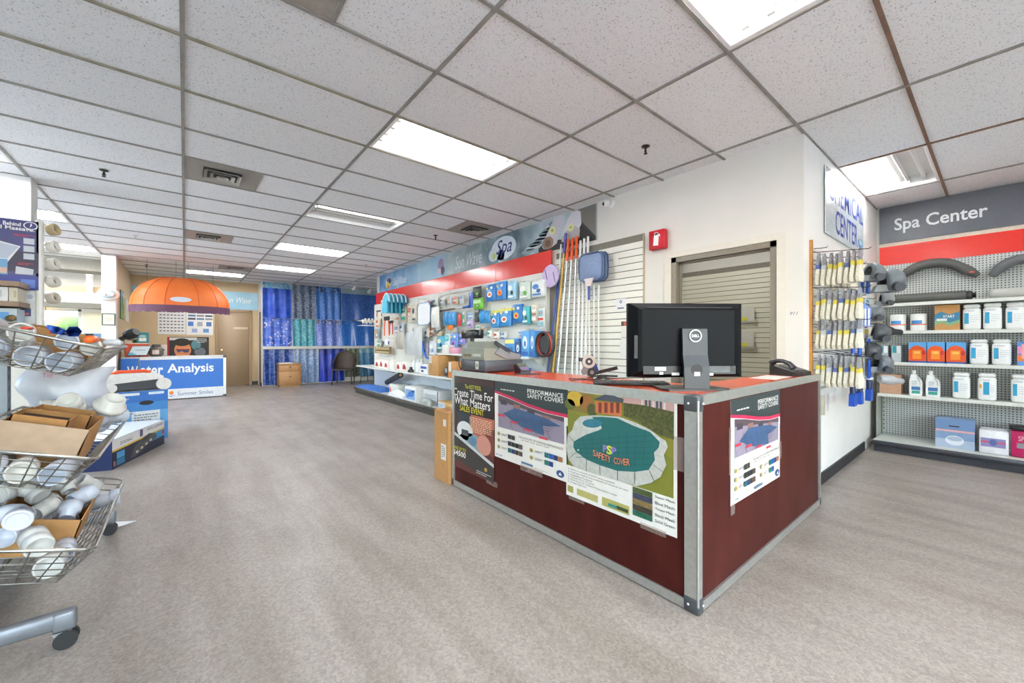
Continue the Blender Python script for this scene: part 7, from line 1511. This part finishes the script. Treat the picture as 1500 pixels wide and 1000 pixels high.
# ================================================================== CARTONS WITH POOL CLEANER BEHIND THE RACK
P0, P1 = atz(164, 689, 0), atz(240.5, 650, 0); u = (P1 - P0).normalized(); n2 = V((-u.y, u.x, 0)); wl_ = (P1 - P0).length
fr = Fr(P0, u, (0, 0, 1))                                      # n points to the aisle
t = thing('cleaner_carton', 'dark blue and white pool cleaner carton lying in front on the floor', 'box', P0)
hb_ = .29; MB().obox(fr, 0, wl_, 0, hb_, -.42, 0, M('#22305A', .4)).build('carton', t); MB().obox(fr, 0.004, wl_ - .004, hb_, hb_ + .002, -.416, -.004, M('#DDE4E8', .4)).build('top_print', t)
p = Print(fr, wl_, hb_, .001); p.rect(0, 0, 1, 1, '#141B38', 0).poly([(0, .62), (1, .70), (1, 1), (0, 1)], '#E4E4E6', 1).poly([(0, .58), (1, .66), (1, .72), (0, .64)], '#D9B83A', 2).poly([(.6, .68), (1, .68), (1, .38), (.72, .35)], '#2F8CC4', 1).rect(.07, .3, .2, .52, '#4F9AD0', 2).rect(.07, .08, .2, .28, '#2A7AA8', 2).poly([(.3, .1), (.36, .42), (.5, .62), (.66, .72), (.8, .62), (.82, .42), (.6, .3), (.4, .08)], '#4A4C52', 3)
p.poly([(.48, .5), (.6, .68), (.72, .66), (.6, .5)], '#2A2C30', 4)
for k in range(4): p.ell(.42 + .09 * k, .22 + .07 * k, .03, .05, '#C9C2A4', 4, 8)
p.text('ZODIAC', .12, .74, .34, .84, '#3A4660', 3, .01).text('POOL CLEANER', .62, .84, .96, .94, '#3A4660', 3, .01).rect(.47, .72, .53, .98, '#5A4A7A', 3).rect(.94, .45, .99, .6, '#C8332A', 3).rect(.02, .1, .05, .26, '#B86A6A', 3).done(t)
# tall blue carton behind it, cleaner robot on top
c0 = P0 + u * .02 - fr.n * .45; fr = Fr(c0 + u * .32, u, (0, 0, 1)); w_ = .56; h_ = .63
q0 = atz(246, 641, 0); fr = Fr(V((q0.x, q0.y, 0)) - V((.62, .15, 0)).normalized() * .50, V((.62, .15, 0)), (0, 0, 1)); w_ = .50
t = thing('cleaner_carton', 'tall light blue pool cleaner carton with oval hand hole', 'box', fr.o)
MB().obox(fr, 0, w_, 0, h_, -.4, 0, M('#C9CED8', .4)).build('carton', t)
p = Print(fr, w_, h_, .001); p.rect(0, .0, 1, 1, '#3C84CC', 0).rect(0, .78, 1, 1, '#2A6CBE', 1).rect(0, .35, 1, .6, '#5FA4DC', 1).ell(.58, .76, .14, .045, '#10141C', 3).rect(.08, .92, .45, .97, '#E4EAF2', 2).rect(.62, .92, .92, .97, '#D0E4EE', 2).rect(.3, .36, .84, .6, '#DDE6EC', 3).lines(.35, .4, .8, .55, 3, '#7A8490', 4).text('Cleaner', .08, .84, .26, .89, '#DCE8F4', 2).done(t)
fl = Fr(fr.p(0, 0, -.4), -fr.n * -1, (0, 0, 1)); p = Print(Fr(fr.p(0, 0, -.4), fr.n, (0, 0, 1)), .4, h_, .001); p.ell(.75, .8, .1, .06, '#5A7AC0', 0).lines(.6, .5, .9, .7, 4, '#A9B4CC', 0).done(t, 'side_print')
c = fr.p(w_ * .38, h_, -.2); a_ = math.atan2(fr.u.y, fr.u.x)
t = thing('pool_robot', 'white robotic pool cleaner with orange handle on the tall carton', 'pool cleaner', c, a_)
wh_, dg, og = M('#E6E6E4', .35), M('#3A4048', .4), M('#E2541E', .35)
MB().prism(Fr((0, 0, 0), (1, 0, 0), (0, 0, 1)), [(-.26, .10), (.26, .14), (.28, .17), (.2, .22), (-.2, .22), (-.3, .16)], -.16, .16, wh_).build('shell', t, world=False)
MB().prism(Fr((0, 0, 0), (1, 0, 0), (0, 0, 1)), [(-.3, .03), (-.27, .12), (.24, .14), (.3, .05), (.26, .02), (-.26, .02)], -.15, .15, dg).build('chassis', t, world=False)
MB().tube([(-.22, -.1, .215), (-.14, -.1, .245), (.1, -.1, .245), (.16, -.1, .225)], .02, og, 8).build('handle', t, world=False)
for y in (-.185, .185):
    for x, r in ((-.22, .055), (.27, .075)): MB().cyl((x, y - .02, r), (x, y + .02, r), r, wh_, n=20).build('wheel', t, world=False)
    MB().tube([(-.22, y, .108), (.27, y, .148)], .008, wh_, 6).build('track_belt', t, world=False)
MB().cyl((-.36, -.13, .04), (-.36, .13, .04), .04, M('#1C2026', .4), n=16).build('brush_roller', t, world=False)

# ================================================================== LEFT SHELVING WITH MASSAGE SIGN
GX1, GYs = -.835, 4.62
t = thing('display_gondola', 'white display gondola end behind the basket rack', 'shelving', (GX1, GYs, 0))
gw = M('#E3E4E2', .45, var=.02)
MB().box((-1.75, GYs, .1), (GX1 - .035, GYs + .03, 2.15), gw).build('end_panel', t); MB().rbox((GX1 - .035, GYs - .02, 0), (GX1, GYs + .05, 2.17), gw, .006, 1).build('corner_post', t); MB().box((GX1 - .04, GYs + .05, .1), (GX1 - .02, 4.72, 2.1), gw).build('side_panel', t); MB().box((-1.75, GYs, 0), (GX1 - .02, 4.72, .1), M('#55585A', .5)).build('plinth', t)
for z, xr in ((1.67, 28), (1.53, 28), (1.36, 27)):
    X1_ = atY(xr, 450, 4.35).x; s_ = MB().box((-1.7, 4.35, z - .035), (X1_, GYs, z), M('#8A7260', .5, var=.1)).build('shelf', t)
sg = thing('wall_sign', 'dark blue sign reading Behind Pool Massage with spa tub picture', 'sign', (GX1 - .04, GYs, 1.6))
zt, zb = atY(40, 324, GYs - .012).z, atY(40, 425, GYs - .012).z; x1_ = atY(57, 400, GYs - .012).x; x0_ = x1_ - .66
fr = Fr((x0_, GYs - .012, zb), (1, 0, 0), (0, 0, 1)); w, h = .66, zt - zb
MB().obox(fr, 0, w, 0, h, 0, .008, M('#3A3E7E', .35, var=.06)).build('board', sg)
p = Print(fr, w, h, .009)
def sxx(x): return (atY(x, 400, GYs - .012).x - x0_) / w
p.rect(0, 0, 1, .2, '#2E3A96', 0).rect(.45, .25, 1, .55, '#34304E', 0)
p.text('Behind', sxx(5), .905, sxx(31), .96, '#ECEEF4', 2, .02).text('Pool Massage.', sxx(-20), .83, sxx(51.5), .9, '#ECEEF4', 2, .02).ell(sxx(45.5), .93, .055, .055, '#ECEEF4', 2).ell(sxx(45.5), .93, .045, .045, '#3A3E7E', 3).poly([(sxx(44), .9), (sxx(48), .94), (sxx(46), .97)], '#ECEEF4', 4)
p.lines(sxx(21), .76, sxx(51), .80, 2, '#C83A4A', 2)
p.poly([(0, .74), (.35, .80), (sxx(31), .62), (sxx(12), .38), (0, .42)], '#DDE2EC', 3).poly([(.05, .70), (.35, .75), (sxx(28), .61), (sxx(11), .43), (.05, .46)], '#B4BFD4', 4)
for k in range(6): p.ell(.12 + .1 * k, .6 + .03 * math.sin(k * 2), .05, .035, '#8F9CB8', 5, 10)
for y in (.66, .55, .44): p.rect(sxx(35), y, sxx(51), y + .085, '#C4CAD8', 3)
p.lines(sxx(27), .35, sxx(50), .39, 2, '#C83A4A', 2); p.poly([(sxx(23), .22), (sxx(24), .33), (sxx(50), .30), (sxx(49), .22)], '#C4CAD8', 3).rect(sxx(31), .03, sxx(52), .15, '#5A7ACC', 2).rect(0, .2, sxx(12), .42, '#6AA0D0', 6).rect(0, .22, sxx(11), .3, '#D9B8B0', 7)
p.done(sg, 'print')
# lower notice sheet and goods on the short shelves
fr = Fr((atY(28, 450, GYs - .006).x, GYs - .006, atY(45, 480, GYs).z - .02), (1, 0, 0), (0, 0, 1)); w = x1_ - fr.o.x; h = zb - fr.o.z - .005
t = thing('paper_notice', 'white product sheet below the massage sign', 'notice', fr.o); MB().obox(fr, 0, w, 0, h, 0, .004, M('#D9DEE4', .4)).build('sheet', t); Print(fr, w, h, .005).rect(.05, .35, .6, .55, '#3A4A7A', 0).rect(.1, .1, .8, .16, '#5A90B8', 0).ell(.55, .85, .15, .06, '#A9B0C4', 0).rect(.1, .38, .5, .44, '#C86A7A', 1).done(t)
for (x0p, x1p, z, hz, c, lab, a) in ((-40, 13, 1.53, .10, '#D2D6DA', 'pale grey box on the upper short shelf', '#B4BAC4'), (13, 27, 1.53, .10, '#C2BBAA', 'beige box on the upper short shelf', '#A89E8A'), (-40, 26, 1.36, .12, '#A9BCCC', 'blue and white packaged nozzle box on the short shelf', '#4A90D0')):
    xa, xb = atY(x0p, 450, 4.4).x, atY(x1p, 450, 4.4).x; t = thing('product_box', lab, 'box', (xa, 4.4, z)); MB().box((xa, 4.4, z), (xb - .004, 4.58, z + hz), M(c, .4)).build('carton', t); Print(Fr((xa, 4.4, z), (1, 0, 0), (0, 0, 1)), xb - xa, hz, .001).rect(.5, .3, .8, .8, a, 0).done(t)
q = V((atY(13, 469, 4.38).x, 4.38, 1.41)); one(MB().lathe([(.012, 0), (.022, .005), (.022, .04), (.014, .045)], M('#6A5A3A', .35, .6), q, (.5, -.8, .1), 12), 'brass_nozzle', 'small brass nozzle in front of the blue box', 'nozzle', at=q)
# rings of hose couplings hung on the gondola side
for k, (y, c) in enumerate(((337, '#B9A884'), (362, '#E3E2DC'), (387, '#DAD8D2'), (413, '#CFCDC8'), (437, '#BCB4AA'))):
    q = atX(76, y, -.80); q = V((-.80, 4.71, 1.25 + (500.5 - y) / 586 * (-.80 * SS + 4.71 * CC)))
    t = thing('coupling_ring', 'white threaded coupling ring hung on the gondola side', 'pipe fitting', q, group='coupling rings on the gondola side')
    MB().lathe([(.03, -.022), (.043, -.022), (.046, -.015), (.046, .02), (.04, .028), (.03, .028), (.028, -.02)], M(c, .4), q, (.9, -.4, .2), 18, cap=False).build('ring', t)
    MB().lathe([(.028, .0), (.001, .0)], M('#4A4038', .5), q, (.9, -.4, .2), 14, cap=False).build('insert', t)
    MB().tube([q + V((0, 0, .02)), V((GX1 - .01, q.y - .03, q.z + .03))], .004, chrome, 5).build('hook', t)
# beyond the columns: door leaf with blue poster by the window
t = thing('glass_door_poster', 'blue poster on a cream panel beside the far window', 'poster', (-1.6, YLB, .9)); MB().box((-1.66, YLB - .05, .2), (-1.28, YLB - .005, 1.85), M('#DAD6C2', .5)).build('panel', t)
p = Print(Fr((-1.64, YLB - .05, 1.0), (1, 0, 0), (0, 0, 1)), .3, .42, .001); p.rect(0, 0, 1, 1, '#5A84B0', 0).rect(0, 0, 1, .4, '#2F6A9A', 1).poly([(.1, .5), (.9, .8), (.9, .6)], '#A9C4DA', 1).done(t)
for k, x in enumerate((-2.35, -2.15)):
    q = V((x, 12.1, 1.80)); t = thing('pendant_lamp', 'small warm glowing globe lamp by the far window', 'lamp', q, group='globe lamps by the far window'); MB().lathe([(.001, -.06), (.045, -.04), (.06, 0), (.045, .04), (.001, .06)], M('#FFD890', .3, emit=6.), q, n=14).build('globe', t); MB().cyl(q + V((0, 0, .055)), (x, 12.1, 1.94), .006, blk, n=6).build('cord', t)
